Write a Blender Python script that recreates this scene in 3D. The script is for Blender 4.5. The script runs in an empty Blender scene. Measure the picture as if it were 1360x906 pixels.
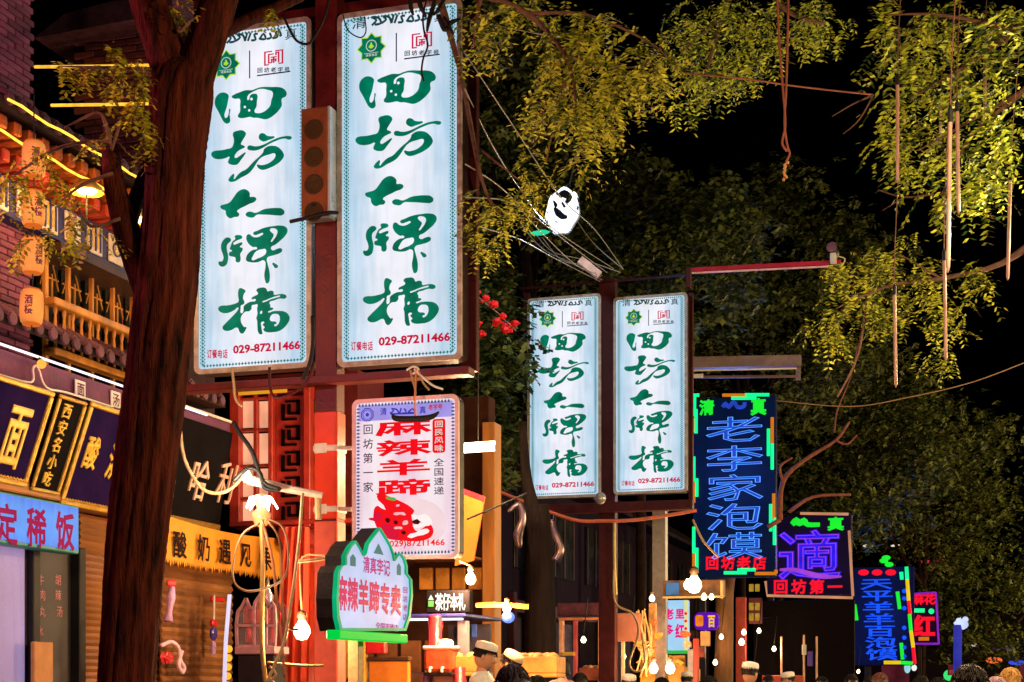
import bpy, bmesh, math, random
import numpy as np
from mathutils import Vector, Matrix
random.seed(7); RNG = np.random.default_rng(7)
SC = bpy.context.scene
COL = SC.collection
# ------------------------------------------------------------------ camera, world, exposure
F = 2000.0; HY = 905.0; CX = 680.0; EYE = 1.6
TH = math.atan(620.0 / F)
ST, CT = math.sin(TH), math.cos(TH)
cam = bpy.data.cameras.new('camera'); co = bpy.data.objects.new('camera', cam); COL.objects.link(co)
cam.sensor_width = 36; cam.lens = 36 * F / 1360; cam.shift_y = (HY - 453) / 1360.0
cam.clip_end = 800; cam.clip_start = 0.1
co.location = (0, 0, EYE); co.rotation_euler = (math.radians(90), 0, TH)
SC.camera = co
W = bpy.data.worlds.new('World'); SC.world = W; W.use_nodes = True
nt = W.node_tree; bg = nt.nodes['Background']
sky = nt.nodes.new('ShaderNodeTexSky'); sky.sky_type = 'NISHITA'; sky.sun_disc = False
sky.sun_elevation = math.radians(-7); sky.sun_rotation = math.radians(200)
nt.links.new(sky.outputs[0], bg.inputs[0]); bg.inputs[1].default_value = 0.06
SC.view_settings.view_transform = 'Standard'; SC.view_settings.look = 'None'
SC.view_settings.exposure = 0.0; SC.view_settings.gamma = 1.0
SC.cycles.use_denoising = True
SC.cycles.max_bounces = 5; SC.cycles.diffuse_bounces = 2; SC.cycles.glossy_bounces = 3
SC.cycles.transmission_bounces = 3; SC.cycles.transparent_max_bounces = 6
SC.cycles.sample_clamp_indirect = 3.0
SC.cycles.caustics_reflective = False; SC.cycles.caustics_refractive = False

# ------------------------------------------------------------------ materials
MC = {}
def srgb(r, g, b):
    f = lambda c: (c / 255 / 12.92) if c / 255 <= .04045 else ((c / 255 + .055) / 1.055) ** 2.4
    return (f(r), f(g), f(b), 1)
def mat(name, col, rough=.6, metal=0, var=.25, scale=6, bump=.15, col2=None, stretch=(1, 1, 1), spec=.5, rand=0):
    """diffuse-ish material: two noise layers change its colour, a fine one its relief"""
    if name in MC: return MC[name]
    if spec == .5 and max(col[:3]) < .1 and not metal: spec = .07 if rough >= .7 else .2          # dark colours reflect less, for deeper contrast
    m = bpy.data.materials.new(name); m.use_nodes = True; MC[name] = m
    n = m.node_tree; N = n.nodes; L = n.links; P = N['Principled BSDF']
    tc = N.new('ShaderNodeTexCoord'); mp = N.new('ShaderNodeMapping'); mp.inputs['Scale'].default_value = stretch
    L.new(tc.outputs['Object'], mp.inputs[0])
    nz = N.new('ShaderNodeTexNoise'); nz.inputs['Scale'].default_value = scale; nz.inputs['Detail'].default_value = 6
    nz.inputs['Roughness'].default_value = .65
    L.new(mp.outputs[0], nz.inputs[0])
    rp = N.new('ShaderNodeValToRGB'); L.new(nz.outputs[0], rp.inputs[0])
    c = np.array(col[:3]); d = np.array(col2[:3]) if col2 else c * (1 + var)
    rp.color_ramp.elements[0].position = .32; rp.color_ramp.elements[1].position = .7
    rp.color_ramp.elements[0].color = (*np.clip(c * (1 - var), 0, 1), 1); rp.color_ramp.elements[1].color = (*np.clip(d, 0, 1), 1)
    out = rp.outputs[0]
    if rand:
        g = N.new('ShaderNodeObjectInfo'); hs = N.new('ShaderNodeHueSaturation')
        mr = N.new('ShaderNodeMapRange'); mr.inputs[3].default_value = 1 - rand; mr.inputs[4].default_value = 1 + rand
        L.new(g.outputs['Random'], mr.inputs[0]); L.new(mr.outputs[0], hs.inputs['Value']); L.new(out, hs.inputs['Color']); out = hs.outputs[0]
    L.new(out, P.inputs['Base Color'])
    P.inputs['Metallic'].default_value = metal; P.inputs['Specular IOR Level'].default_value = spec
    mr = N.new('ShaderNodeMapRange'); mr.inputs[3].default_value = max(.05, rough - .15); mr.inputs[4].default_value = min(1, rough + .15)
    L.new(nz.outputs[0], mr.inputs[0]); L.new(mr.outputs[0], P.inputs['Roughness'])
    if bump:
        n2 = N.new('ShaderNodeTexNoise'); n2.inputs['Scale'].default_value = scale * 6; n2.inputs['Detail'].default_value = 4
        L.new(mp.outputs[0], n2.inputs[0]); b = N.new('ShaderNodeBump'); b.inputs['Strength'].default_value = bump; b.inputs['Distance'].default_value = .02
        L.new(n2.outputs[0], b.inputs['Height']); L.new(b.outputs[0], P.inputs['Normal'])
    return m
def emi(name, col, s=1.0, var=.08, scale=2.5, sample=False, base=None):
    """a lit plastic, tube or lamp: it gives off light itself"""
    if name in MC: return MC[name]
    m = bpy.data.materials.new(name); m.use_nodes = True; MC[name] = m
    n = m.node_tree; N = n.nodes; L = n.links; P = N['Principled BSDF']
    tc = N.new('ShaderNodeTexCoord'); nz = N.new('ShaderNodeTexNoise'); nz.inputs['Scale'].default_value = scale; nz.inputs['Detail'].default_value = 3
    L.new(tc.outputs['Object'], nz.inputs[0])
    mr = N.new('ShaderNodeMapRange'); mr.inputs[1].default_value = .3; mr.inputs[2].default_value = .7
    mr.inputs[3].default_value = s * (1 - var); mr.inputs[4].default_value = s * (1 + var)
    L.new(nz.outputs[0], mr.inputs[0]); L.new(mr.outputs[0], P.inputs['Emission Strength'])
    P.inputs['Emission Color'].default_value = (*col[:3], 1)
    P.inputs['Base Color'].default_value = (*(base or [c * .05 for c in col[:3]])[:3], 1); P.inputs['Roughness'].default_value = .45; P.inputs['Specular IOR Level'].default_value = .04
    m.cycles.emission_sampling = 'AUTO' if sample else 'NONE'
    return m
def lightbox(name, tubes, col, edge, s=.9, axis='X', span=(0, 1)):
    """backlit acrylic: a little brighter in front of each tube inside the box"""
    m = emi(name, col, s, sample=True)
    n = m.node_tree; N = n.nodes; L = n.links; P = N['Principled BSDF']
    tc = N.new('ShaderNodeTexCoord'); sp = N.new('ShaderNodeSeparateXYZ'); L.new(tc.outputs['Object'], sp.inputs[0])
    mr = N.new('ShaderNodeMapRange'); mr.inputs[1].default_value = span[0]; mr.inputs[2].default_value = span[1]
    mr.inputs[3].default_value = 0; mr.inputs[4].default_value = math.pi * 2 * tubes
    L.new(sp.outputs[axis], mr.inputs[0])
    mt = N.new('ShaderNodeMath'); mt.operation = 'COSINE'; L.new(mr.outputs[0], mt.inputs[0])
    m2 = N.new('ShaderNodeMapRange'); m2.inputs[1].default_value = 1; m2.inputs[2].default_value = -1
    L.new(mt.outputs[0], m2.inputs[0])
    mx = N.new('ShaderNodeMix'); mx.data_type = 'RGBA'; mx.inputs[6].default_value = (*edge[:3], 1); mx.inputs[7].default_value = (*col[:3], 1)
    # grime: blotches and faint vertical run marks in the acrylic
    mp = N.new('ShaderNodeMapping'); mp.inputs['Scale'].default_value = (9, .9, 1); g1 = N.new('ShaderNodeTexNoise'); g1.inputs['Scale'].default_value = 1.6; g1.inputs['Detail'].default_value = 5
    L.new(tc.outputs['Object'], mp.inputs[0]); L.new(mp.outputs[0], g1.inputs[0])
    m3 = N.new('ShaderNodeMapRange'); m3.inputs[1].default_value = .35; m3.inputs[2].default_value = .65; m3.inputs[3].default_value = -.10; m3.inputs[4].default_value = .26; L.new(g1.outputs[0], m3.inputs[0])
    ad = N.new('ShaderNodeMath'); ad.operation = 'ADD'; ad.use_clamp = True; L.new(m2.outputs[0], ad.inputs[0]); L.new(m3.outputs[0], ad.inputs[1]); m2 = ad
    L.new(m2.outputs[0], mx.inputs[0]); L.new(mx.outputs[2], P.inputs['Emission Color'])
    return m
def glassm(name, tint=(.8, .85, .9), rough=.05, alpha=.25):
    if name in MC: return MC[name]
    m = bpy.data.materials.new(name); m.use_nodes = True; MC[name] = m
    P = m.node_tree.nodes['Principled BSDF']; P.inputs['Base Color'].default_value = (*tint, 1)
    P.inputs['Roughness'].default_value = rough; P.inputs['Alpha'].default_value = alpha
    return m
def leafm(name, a, b, trans=.35, rough=.5):
    if name in MC: return MC[name]
    m = bpy.data.materials.new(name); m.use_nodes = True; MC[name] = m
    n = m.node_tree; N = n.nodes; L = n.links; P = N['Principled BSDF']
    g = N.new('ShaderNodeNewGeometry'); tc = N.new('ShaderNodeTexCoord'); nz = N.new('ShaderNodeTexNoise'); nz.inputs['Scale'].default_value = 1.3
    L.new(tc.outputs['Object'], nz.inputs[0])
    ad = N.new('ShaderNodeMath'); ad.operation = 'MULTIPLY_ADD'; ad.inputs[1].default_value = .5; L.new(g.outputs['Random Per Island'], ad.inputs[0]); 
    m2 = N.new('ShaderNodeMath'); m2.operation = 'MULTIPLY'; m2.inputs[1].default_value = .55; L.new(nz.outputs[0], m2.inputs[0]); L.new(m2.outputs[0], ad.inputs[2])
    rp = N.new('ShaderNodeValToRGB'); L.new(ad.outputs[0], rp.inputs[0])
    rp.color_ramp.elements[0].position = .38; rp.color_ramp.elements[1].position = .82
    rp.color_ramp.elements[0].color = (*a, 1); rp.color_ramp.elements[1].color = (*b, 1)
    L.new(rp.outputs[0], P.inputs['Base Color']); P.inputs['Roughness'].default_value = rough; P.inputs['Specular IOR Level'].default_value = .3
    tr = N.new('ShaderNodeBsdfTranslucent'); L.new(rp.outputs[0], tr.inputs[0]); mx = N.new('ShaderNodeMixShader'); mx.inputs[0].default_value = trans
    L.new(P.outputs[0], mx.inputs[1]); L.new(tr.outputs[0], mx.inputs[2]); L.new(mx.outputs[0], N['Material Output'].inputs[0])
    return m
def tilem(name, kind, c1, c2, scale, **k):
    m = mat(name, c1, **k); return m

# ------------------------------------------------------------------ geometry in planes of the place
CAM = Vector((0, 0, EYE))
def ray(px, py):
    a = (px - CX) / F; b = (HY - py) / F
    return Vector((a * CT - ST, a * ST + CT, b))
def at(px, py, D): return CAM + ray(px, py) * D
class Plane:
    def __init__(s, o, u, v):
        s.o = Vector(o); s.u = Vector(u).normalized(); s.v = Vector(v).normalized(); s.n = s.u.cross(s.v)
    def uv(s, px, py):
        d = ray(px, py); t = (s.o - CAM).dot(s.n) / d.dot(s.n); p = CAM + d * t
        return ((p - s.o).dot(s.u), (p - s.o).dot(s.v))
    def p3(s, a, b, w=0): return s.o + s.u * a + s.v * b + s.n * w
    def re(s, px, py):
        a, b = s.uv(px, py); return Plane(s.p3(a, b), s.u, s.v)
    def off(s, w): return Plane(s.o + s.n * w, s.u, s.v)
    def M(s):
        m = Matrix.Identity(4)
        for i, c in enumerate((s.u, s.v, s.n, s.o)):
            for j in range(3): m[j][i] = c[j]
        return m
def front(Y, X=0, Z=0): return Plane((X, Y, Z), (1, 0, 0), (0, 0, 1))
def side(X, lean=0): return Plane((X, 0, 0), (0, 1, 0), (math.sin(lean), 0, math.cos(lean)))
WORLD = Plane((0, 0, 0), (1, 0, 0), (0, 1, 0))

GL = {}
def glyph(s, off=0.0, neon=0.0):
    k = (s, off, neon)
    if k in GL: return GL[k]
    c = bpy.data.curves.new('t', 'FONT'); c.body = s; c.resolution_u = 2 if len(s) > 1 or ord(s) < 0x2000 else 1
    if neon: c.fill_mode = 'NONE'; c.bevel_depth = neon; c.bevel_resolution = 0
    else: c.extrude = .5
    c.offset = off
    o = bpy.data.objects.new('t', c); COL.objects.link(o)
    m = bpy.data.meshes.new_from_object(o.evaluated_get(bpy.context.evaluated_depsgraph_get()))
    v = np.array([tuple(x.co) for x in m.vertices]); f = [tuple(p.vertices) for p in m.polygons]
    bpy.data.objects.remove(o); bpy.data.curves.remove(c); bpy.data.meshes.remove(m)
    if len(s) == 1 and ord(s) > 0x2000: v[:, 1] += .10; v[:, 0] -= 0.0
    else:
        for i in (0, 1): v[:, i] = (v[:, i] - v[:, i].min()) / (v[:, i].max() - v[:, i].min())
    if not neon: v[:, 2] += .5
    GL[k] = (v, f); return GL[k]
def outline(loops, res=3):
    """closed smooth outlines with holes -> flat solid of unit thickness"""
    c = bpy.data.curves.new('t', 'CURVE'); c.dimensions = '2D'; c.fill_mode = 'BOTH'; c.extrude = .5; c.resolution_u = res
    for lp in loops:
        s = c.splines.new('BEZIER'); s.bezier_points.add(len(lp) - 1); s.use_cyclic_u = True
        for b, p in zip(s.bezier_points, lp):
            b.co = (p[0], p[1], 0); b.handle_left_type = b.handle_right_type = 'AUTO'
    o = bpy.data.objects.new('t', c); COL.objects.link(o)
    m = bpy.data.meshes.new_from_object(o.evaluated_get(bpy.context.evaluated_depsgraph_get()))
    v = np.array([tuple(x.co) for x in m.vertices]); f = [tuple(p.vertices) for p in m.polygons]
    bpy.data.objects.remove(o); bpy.data.curves.remove(c); bpy.data.meshes.remove(m)
    v[:, 2] += .5
    return v, f
class MB:
    def __init__(s): s.v = []; s.f = []; s.m = []; s.n = 0
    def add(s, v, f, m=0):
        v = [tuple(x) for x in v]; k = s.n
        s.v += v; s.f += [tuple(i + k for i in q) for q in f]; s.m += [m] * len(f); s.n += len(v); return s
    def box(s, a, b, m=0):
        x0, y0, z0 = [min(p, q) for p, q in zip(a, b)]; x1, y1, z1 = [max(p, q) for p, q in zip(a, b)]
        v = [(x0, y0, z0), (x1, y0, z0), (x1, y1, z0), (x0, y1, z0), (x0, y0, z1), (x1, y0, z1), (x1, y1, z1), (x0, y1, z1)]
        return s.add(v, [(0, 3, 2, 1), (4, 5, 6, 7), (0, 1, 5, 4), (1, 2, 6, 5), (2, 3, 7, 6), (3, 0, 4, 7)], m)
    def bbox(s, a, b, r=.01, m=0):
        """box with chamfered edges"""
        bm = bmesh.new(); bmesh.ops.create_cube(bm, size=1)
        c = [(p + q) / 2 for p, q in zip(a, b)]; d = [abs(q - p) for p, q in zip(a, b)]
        for v in bm.verts: v.co = Vector((c[0] + v.co.x * d[0], c[1] + v.co.y * d[1], c[2] + v.co.z * d[2]))
        bmesh.ops.bevel(bm, geom=list(bm.edges), offset=min(r, min(d) * .45), segments=1, affect='EDGES')
        bm.verts.index_update(); s.add([v.co for v in bm.verts], [[v.index for v in f.verts] for f in bm.faces], m); bm.free(); return s
    def bar(s, p, q, w, h, m=0, up=(0, 0, 1)):
        p = Vector(p); q = Vector(q); d = (q - p).normalized(); u = Vector(up)
        x = d.cross(u)
        if x.length < 1e-3: x = d.cross(Vector((1, 0, 0)))
        x.normalize(); y = x.cross(d)
        v = [c + x * (i * w / 2) + y * (j * h / 2) for c in (p, q) for i, j in ((-1, -1), (1, -1), (1, 1), (-1, 1))]
        return s.add(v, [(0, 1, 2, 3), (7, 6, 5, 4), (0, 4, 5, 1), (1, 5, 6, 2), (2, 6, 7, 3), (3, 7, 4, 0)], m)
    def tube(s, pts, r, n=6, m=0, rough=0, ridges=0, smooth=False):
        pts = [Vector(p) for p in pts]; R = r if hasattr(r, '__len__') else [r] * len(pts)
        if smooth and len(pts) > 2:
            P2 = []; R2 = []
            for i in range(len(pts) - 1):
                a = pts[max(i - 1, 0)]; b = pts[i]; c = pts[i + 1]; d = pts[min(i + 2, len(pts) - 1)]
                for k in range(smooth):
                    t = k / smooth
                    P2.append(.5 * ((2 * b) + (c - a) * t + (2 * a - 5 * b + 4 * c - d) * t * t + (3 * b - a - 3 * c + d) * t ** 3)); R2.append(R[i] * (1 - t) + R[i + 1] * t)
            P2.append(pts[-1]); R2.append(R[-1]); pts, R = P2, R2
        v = []; f = []; px = None
        for i, p in enumerate(pts):
            t = (pts[min(i + 1, len(pts) - 1)] - pts[max(i - 1, 0)]).normalized()
            if px is None:
                px = t.cross(Vector((0, 0, 1))); px = t.cross(Vector((1, 0, 0))) if px.length < .1 else px
            px = (px - t * px.dot(t)).normalized(); py = t.cross(px)
            for j in range(n):
                a = 2 * math.pi * j / n; k = R[i]
                if ridges: k *= 1 + ridges * (math.sin(j * 2.4 + i * .12) * .5 + math.sin(j * 5.1 + i * .31) * .5) + RNG.normal(0, rough)
                elif rough: k *= 1 + RNG.normal(0, rough)
                v.append(p + (px * math.cos(a) + py * math.sin(a)) * k)
        for i in range(len(pts) - 1):
            for j in range(n):
                a = i * n + j; b = i * n + (j + 1) % n; f.append((a, b, b + n, a + n))
        f.append(tuple(range(n))[::-1]); f.append(tuple(range(len(v) - n, len(v))))
        return s.add(v, f, m)
    def lathe(s, prof, c=(0, 0, 0), n=16, m=0, axis='z', sq=(1, 1)):
        v = []; f = []; c = Vector(c)
        for r, z in prof:
            for j in range(n):
                a = 2 * math.pi * j / n; x, y = r * math.cos(a) * sq[0], r * math.sin(a) * sq[1]
                v.append(c + Vector((x, y, z) if axis == 'z' else (x, z, y) if axis == 'y' else (z, x, y)))
        for i in range(len(prof) - 1):
            for j in range(n):
                a = i * n + j; b = i * n + (j + 1) % n; f.append((a, b, b + n, a + n) if axis != 'y' else (a, a + n, b + n, b))
        f.append(tuple(range(n))[::-1]); f.append(tuple(range(len(v) - n, len(v))))
        return s.add(v, f, m)
    def ball(s, c, r, n=10, m=0, jit=0):
        r = r if hasattr(r, '__len__') else (r, r, r); pr = [(math.sin(math.pi * i / n) + 1e-4, -math.cos(math.pi * i / n)) for i in range(n + 1)]
        k = s.n; s.lathe(pr, (0, 0, 0), n + 2, m)
        for i in range(k, s.n):
            q = s.v[i]; j = 1 + (RNG.normal(0, jit) if jit else 0); s.v[i] = (c[0] + q[0] * r[0] * j, c[1] + q[1] * r[1] * j, c[2] + q[2] * r[2] * j)
        return s
    def poly(s, pts, w0, w1, m=0):
        n = len(pts); A = sum(pts[i][0] * pts[(i + 1) % n][1] - pts[(i + 1) % n][0] * pts[i][1] for i in range(n))
        if A < 0: pts = pts[::-1]
        v = [(x, y, w0) for x, y in pts] + [(x, y, w1) for x, y in pts]
        return s.add(v, [tuple(range(n))[::-1], tuple(range(n, 2 * n))] + [(i, (i + 1) % n, n + (i + 1) % n, n + i) for i in range(n)], m)
    def rrect(s, x0, y0, x1, y1, r, w0, w1, m=0, k=5):
        p = []
        for cx, cy, a0 in ((x1 - r, y1 - r, 0), (x0 + r, y1 - r, 90), (x0 + r, y0 + r, 180), (x1 - r, y0 + r, 270)):
            for i in range(k): a = math.radians(a0 + 90 * i / (k - 1)); p.append((cx + r * math.cos(a), cy + r * math.sin(a)))
        return s.poly(p, w0, w1, m)
    def ring(s, pts_o, pts_i, w0, w1, m=0):
        n = len(pts_o); v = [(x, y, w0) for x, y in pts_o] + [(x, y, w1) for x, y in pts_o] + [(x, y, w1) for x, y in pts_i] + [(x, y, w0) for x, y in pts_i]
        f = []
        for i in range(n):
            j = (i + 1) % n
            for a, b in ((0, 1), (1, 2), (2, 3), (3, 0)): f.append((a * n + i, a * n + j, b * n + j, b * n + i))
        return s.add(v, f, m)
    def glyph(s, ch, x0, y0, x1, y1, w0, w1, m=0, off=0.0, sh=0.0, neon=0):
        if off and not neon and ord(ch[0]) > 0x2000:
            if len(ch) > 1:
                n_ = len(ch)
                for i in range(n_): s.glyph(ch[i], x0 + (x1 - x0) * i / n_, y0, x0 + (x1 - x0) * (i + .98) / n_, y1, w0, w1, m, off, sh)
                return s
            v, f = glyph(ch, 0.0, off * .8); q = v.copy()
            q[:, 0] = x0 + (v[:, 0] + sh * (v[:, 1] - .5)) * (x1 - x0); q[:, 1] = y0 + v[:, 1] * (y1 - y0)
            q[:, 2] = (w0 + w1) / 2 + v[:, 2] / (off * .8) * (w1 - w0) * .52; s.add(q, f, m); off = 0
        v, f = glyph(ch, off, neon); q = v.copy()
        q[:, 0] = x0 + (v[:, 0] + sh * (v[:, 1] - .5)) * (x1 - x0); q[:, 1] = y0 + v[:, 1] * (y1 - y0)
        q[:, 2] = (w0 + v[:, 2] * (w1 - w0)) if not neon else w0 + v[:, 2] * (x1 - x0)
        return s.add(q, f, m)
    def build(s, name, mats, parent=None, M=None, smooth=False, kind=None, label=None, link=True):
        me = bpy.data.meshes.new(name); me.from_pydata(s.v, [], s.f)
        for q in (mats if isinstance(mats, (list, tuple)) else [mats]): me.materials.append(q)
        if any(s.m): me.polygons.foreach_set('material_index', s.m)
        if smooth: me.polygons.foreach_set('use_smooth', [True] * len(s.f))
        me.update(); o = bpy.data.objects.new(name, me); COL.objects.link(o)
        if parent is not None: o.parent = parent
        if M is not None: o.matrix_local = M if parent is not None else M
        if kind: o['kind'] = kind
        if label: o['label'] = label
        return o
def tag(o, label, cat, group=None, kind=None):
    if label: o['label'] = label
    if cat: o['category'] = cat
    if group: o['group'] = group
    if kind: o['kind'] = kind
    return o
def thing(name, label, cat, M=None, group=None):
    o = bpy.data.objects.new(name, None); COL.objects.link(o); o.empty_display_size = .1
    if M is not None: o.matrix_world = M
    return tag(o, label, cat, group)
def T(x, y, z, rz=0): return Matrix.Translation((x, y, z)) @ Matrix.Rotation(rz, 4, 'Z')
def part(parent, name, src, M):
    """another object on the same mesh"""
    o = bpy.data.objects.new(name, src.data); COL.objects.link(o); o.parent = parent; o.matrix_local = M; return o
def dup(root, M, label, group=None):
    r = root.copy(); COL.objects.link(r); r.matrix_world = M; r['label'] = label
    if group: r['group'] = group
    for c in list(root.children):
        d = c.copy(); COL.objects.link(d); d.parent = r
        for g in list(c.children):
            e = g.copy(); COL.objects.link(e); e.parent = d
    return r
def point(name, p, W_, col, r=.05, spot=None):
    l = bpy.data.lights.new(name, 'POINT'); l.energy = W_; l.color = col[:3]; l.shadow_soft_size = r
    o = bpy.data.objects.new(name, l); COL.objects.link(o); o.location = p; return o
def wire(name, pts, r, m, label, cat='cable', parent=None, group=None, smooth=6, n=5):
    o = MB().tube(pts, r, n=n, smooth=smooth).build(name, m, parent, smooth=True)
    if parent is None: tag(o, label, cat, group)
    return o
def sag(p, q, d, k=10):
    p = Vector(p); q = Vector(q); return [p.lerp(q, i / k) - Vector((0, 0, d * 4 * (i / k) * (1 - i / k))) for i in range(k + 1)]

WARM = (1, .62, .28); WARMW = (1, .78, .5); COOL = (.75, .88, 1)
RED = mat('red_steel_paint', (.11, .009, .008), .45, 0, .35, 5, .2, rand=0)
DRED = mat('dark_red_paint', (.06, .008, .010), .5, 0, .35, 5, .2)
BLACK = mat('black_rubber', (.012, .012, .014), .5, 0, .3, 8, .1)
GREYM = mat('galvanised_steel', (.35, .34, .34), .4, .6, .2, 8, .1)
WHITEP = mat('white_plastic', (.75, .73, .70), .4, 0, .1, 8, .05)
CREAM = mat('cream_cable_sheath', (.42, .28, .14), .5, 0, .25, 20, .05)
GOLD = mat('gilded_wood', (.62, .38, .05), .35, .35, .3, 12, .2)
WOOD = mat('varnished_wood', (.30, .13, .035), .45, 0, .45, 5, .3, stretch=(1, .12, 1), rand=.12)
DWOOD = mat('dark_wood', (.055, .028, .018), .5, 0, .4, 6, .3, stretch=(1, .15, 1))
BARK = mat('bark', (.070, .036, .028), .85, 0, .6, 7, .9, col2=(.15, .075, .05), stretch=(1, 1, .18))
TWIG = mat('twig_bark', (.16, .075, .05), .8, 0, .4, 14, .4)
# ================================================================== ground and pavement
MB().box((-80, -20, -.3), (80, 220, 0)).build('ground', mat('asphalt', (.05, .047, .045), .8, 0, .3, 30, .5), kind='structure')
MB().bbox((-9.0, -4, 0.004), (-4.2, 90, .13), .015).build('pavement', mat('paving_stone', (.16, .14, .13), .7, 0, .3, 3, .4), kind='structure')

# ================================================================== the four white lightbox signs
def conv(o, s, pts): return [(o[0] + x / s, o[1] + y / s) for x, y in pts]
z1 = lambda *p: conv((460, 80), 9.714, p)
z2 = lambda *p: conv((460, 145), 9.714, p)
z3 = lambda *p: conv((470, 225), 6.469, p)
z4 = lambda *p: conv((470, 360), 10.07, p)
def blob(cx, cy, r): return [(cx + r * math.cos(a), cy + r * math.sin(a)) for a in (0, 1.05, 2.1, 3.14, 4.2, 5.25)]
CAL = [
 [z1((285,210),(330,222),(357,250),(350,310),(335,390),(315,450),(300,500),(303,535),(320,550),(345,530),(362,470),(372,425),(380,440),(370,500),(378,560),(375,600),(350,622),(320,622),(290,600),(262,555),(235,500),(205,445),(175,390),(167,340),(180,280),(215,235),(250,215)),
  z1((400,265),(430,240),(500,210),(600,178),(680,178),(740,155),(820,135),(940,135),(1060,138),(1110,155),(1145,190),(1155,225),(1140,260),(1088,290),(1088,380),(1050,440),(990,500),(920,548),(860,565),(800,555),(750,545),(700,545),(650,533),(590,545),(510,548),(485,530),(490,505),(512,470),(515,380),(513,300),(490,290),(440,293)),
  z1((820,160),(900,175),(960,200),(965,250),(945,310),(930,380),(890,430),(830,470),(760,485),(715,470),(715,440),(738,400),(745,330),(748,235),(720,225),(680,230),(650,255),(640,300),(620,310),(612,280),(625,245),(670,210),(720,185),(770,165)),
  z1(*blob(672, 296, 19)), z1(*blob(580, 402, 17)), z1(*blob(640, 447, 17))],
 [z2((470,90),(530,80),(570,92),(595,125),(580,165),(545,220),(527,268),(555,280),(580,303),(545,325),(490,355),(450,400),(438,430),(450,450),(500,430),(550,395),(590,378),(575,410),(530,470),(475,535),(430,543),(380,535),(350,510),(360,470),(370,435),(320,450),(270,463),(200,465),(150,450),(118,400),(135,370),(170,355),(250,348),(340,330),(400,310),(422,270),(430,200),(415,130),(430,105)),
  z2((820,118),(855,128),(880,150),(930,160),(990,170),(960,190),(900,210),(840,230),(800,215),(775,190),(775,150),(795,125)),
  z2((615,320),(625,290),(660,282),(700,292),(760,292),(850,265),(950,215),(1050,175),(1130,158),(1190,155),(1225,172),(1215,195),(1180,203),(1140,190),(1080,195),(1000,225),(920,260),(850,300),(780,335),(720,350),(660,348),(625,338)),
  z2((960,285),(1020,295),(1070,330),(1110,385),(1117,420),(1090,470),(1020,530),(920,580),(830,607),(790,600),(755,570),(748,540),(800,545),(880,530),(950,490),(995,440),(1002,400),(980,385),(920,400),(850,420),(790,455),(745,510),(700,580),(650,640),(600,675),(520,715),(430,765),(355,750),(360,730),(410,670),(430,660),(435,690),(430,730),(470,690),(530,635),(600,600),(660,540),(720,480),(790,420),(835,365),(840,340),(870,310),(920,288))],
 [z3((310,58),(345,68),(367,95),(368,125),(400,125),(427,143),(410,170),(370,185),(320,210),(265,238),(250,255),(270,275),(260,300),(225,305),(190,317),(160,300),(148,275),(145,250),(110,235),(98,210),(130,195),(180,178),(220,130),(260,80)),
  z3((330,280),(345,262),(380,258),(415,268),(440,262),(490,238),(550,227),(620,224),(660,230),(685,262),(665,287),(620,290),(550,285),(480,283),(430,285),(400,308),(365,308),(335,295))],
 [z3((155,488),(185,492),(195,510),(180,530),(160,550),(158,600),(168,640),(165,700),(150,730),(105,745),(80,715),(85,700),(110,700),(125,680),(122,640),(105,590),(108,540),(130,505)),
  z3((230,475),(265,465),(295,475),(297,490),(270,505),(245,515),(215,545),(270,535),(297,532),(295,550),(275,568),(300,580),(300,600),(280,630),(283,680),(270,705),(240,700),(235,665),(200,655),(178,645),(180,620),(205,605),(185,590),(190,570),(212,520),(235,500)),
  z3((398,450),(440,425),(500,400),(580,385),(650,380),(700,395),(713,425),(695,465),(650,510),(600,550),(560,575),(575,600),(620,585),(655,583),(663,602),(640,625),(580,645),(525,668),(530,720),(545,780),(550,840),(540,885),(520,893),(508,870),(500,810),(510,750),(500,690),(440,705),(370,705),(335,690),(335,660),(360,620),(400,595),(435,585),(425,570),(400,572),(370,555),(345,525),(335,490),(345,462),(365,458),(390,478),(430,485),(470,470),(490,450),(450,455),(415,465)),
  z3((550,415),(590,405),(620,425),(615,460),(590,500),(560,525),(575,490),(585,460),(565,440)), z3((385,685),(395,650),(430,605),(480,590),(512,590),(515,625),(490,650),(440,672)),
  z3((575,712),(600,718),(625,745),(600,757),(585,740))],
 [z4((430,97),(480,110),(510,135),(485,180),(475,240),(495,290),(480,320),(445,335),(440,380),(438,430),(455,445),(480,420),(485,350),(520,315),(580,285),(660,262),(640,245),(600,250),(600,230),(640,205),(690,170),(665,130),(680,105),(730,90),(790,92),(815,120),(820,140),(870,130),(910,145),(915,185),(980,180),(1060,180),(1095,210),(1070,240),(1000,238),(920,265),(850,295),(865,330),(865,360),(905,372),(890,395),(850,410),(830,425),(900,415),(1000,410),(1080,425),(1130,475),(1138,520),(1105,590),(1050,650),(980,690),(900,703),(810,703),(770,680),(765,660),(785,640),(755,600),(780,570),(735,565),(735,620),(745,690),(750,725),(715,733),(690,700),(680,620),(675,540),(665,510),(680,460),(675,380),(680,320),(640,325),(600,335),(595,380),(560,415),(510,420),(470,455),(445,500),(445,560),(470,610),(495,635),(523,635),(515,665),(490,705),(460,725),(425,700),(405,650),(380,640),(310,675),(240,688),(195,670),(183,640),(220,590),(290,520),(350,460),(400,400),(410,365),(350,400),(290,430),(230,443),(160,430),(122,390),(130,360),(170,340),(240,337),(310,325),(390,300),(410,285),(405,200),(412,120)),
  z4((750,288),(800,262),(880,228),(950,207),(1005,204),(960,225),(870,250),(790,285)), z4((860,500),(890,460),(940,450),(985,465),(1000,510),(990,570),(960,610),(925,620),(920,600),(950,585),(945,562),(880,553),(858,535)), z4((720,450),(725,415),(745,412),(738,450))]]
YA = 13.78
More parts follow.
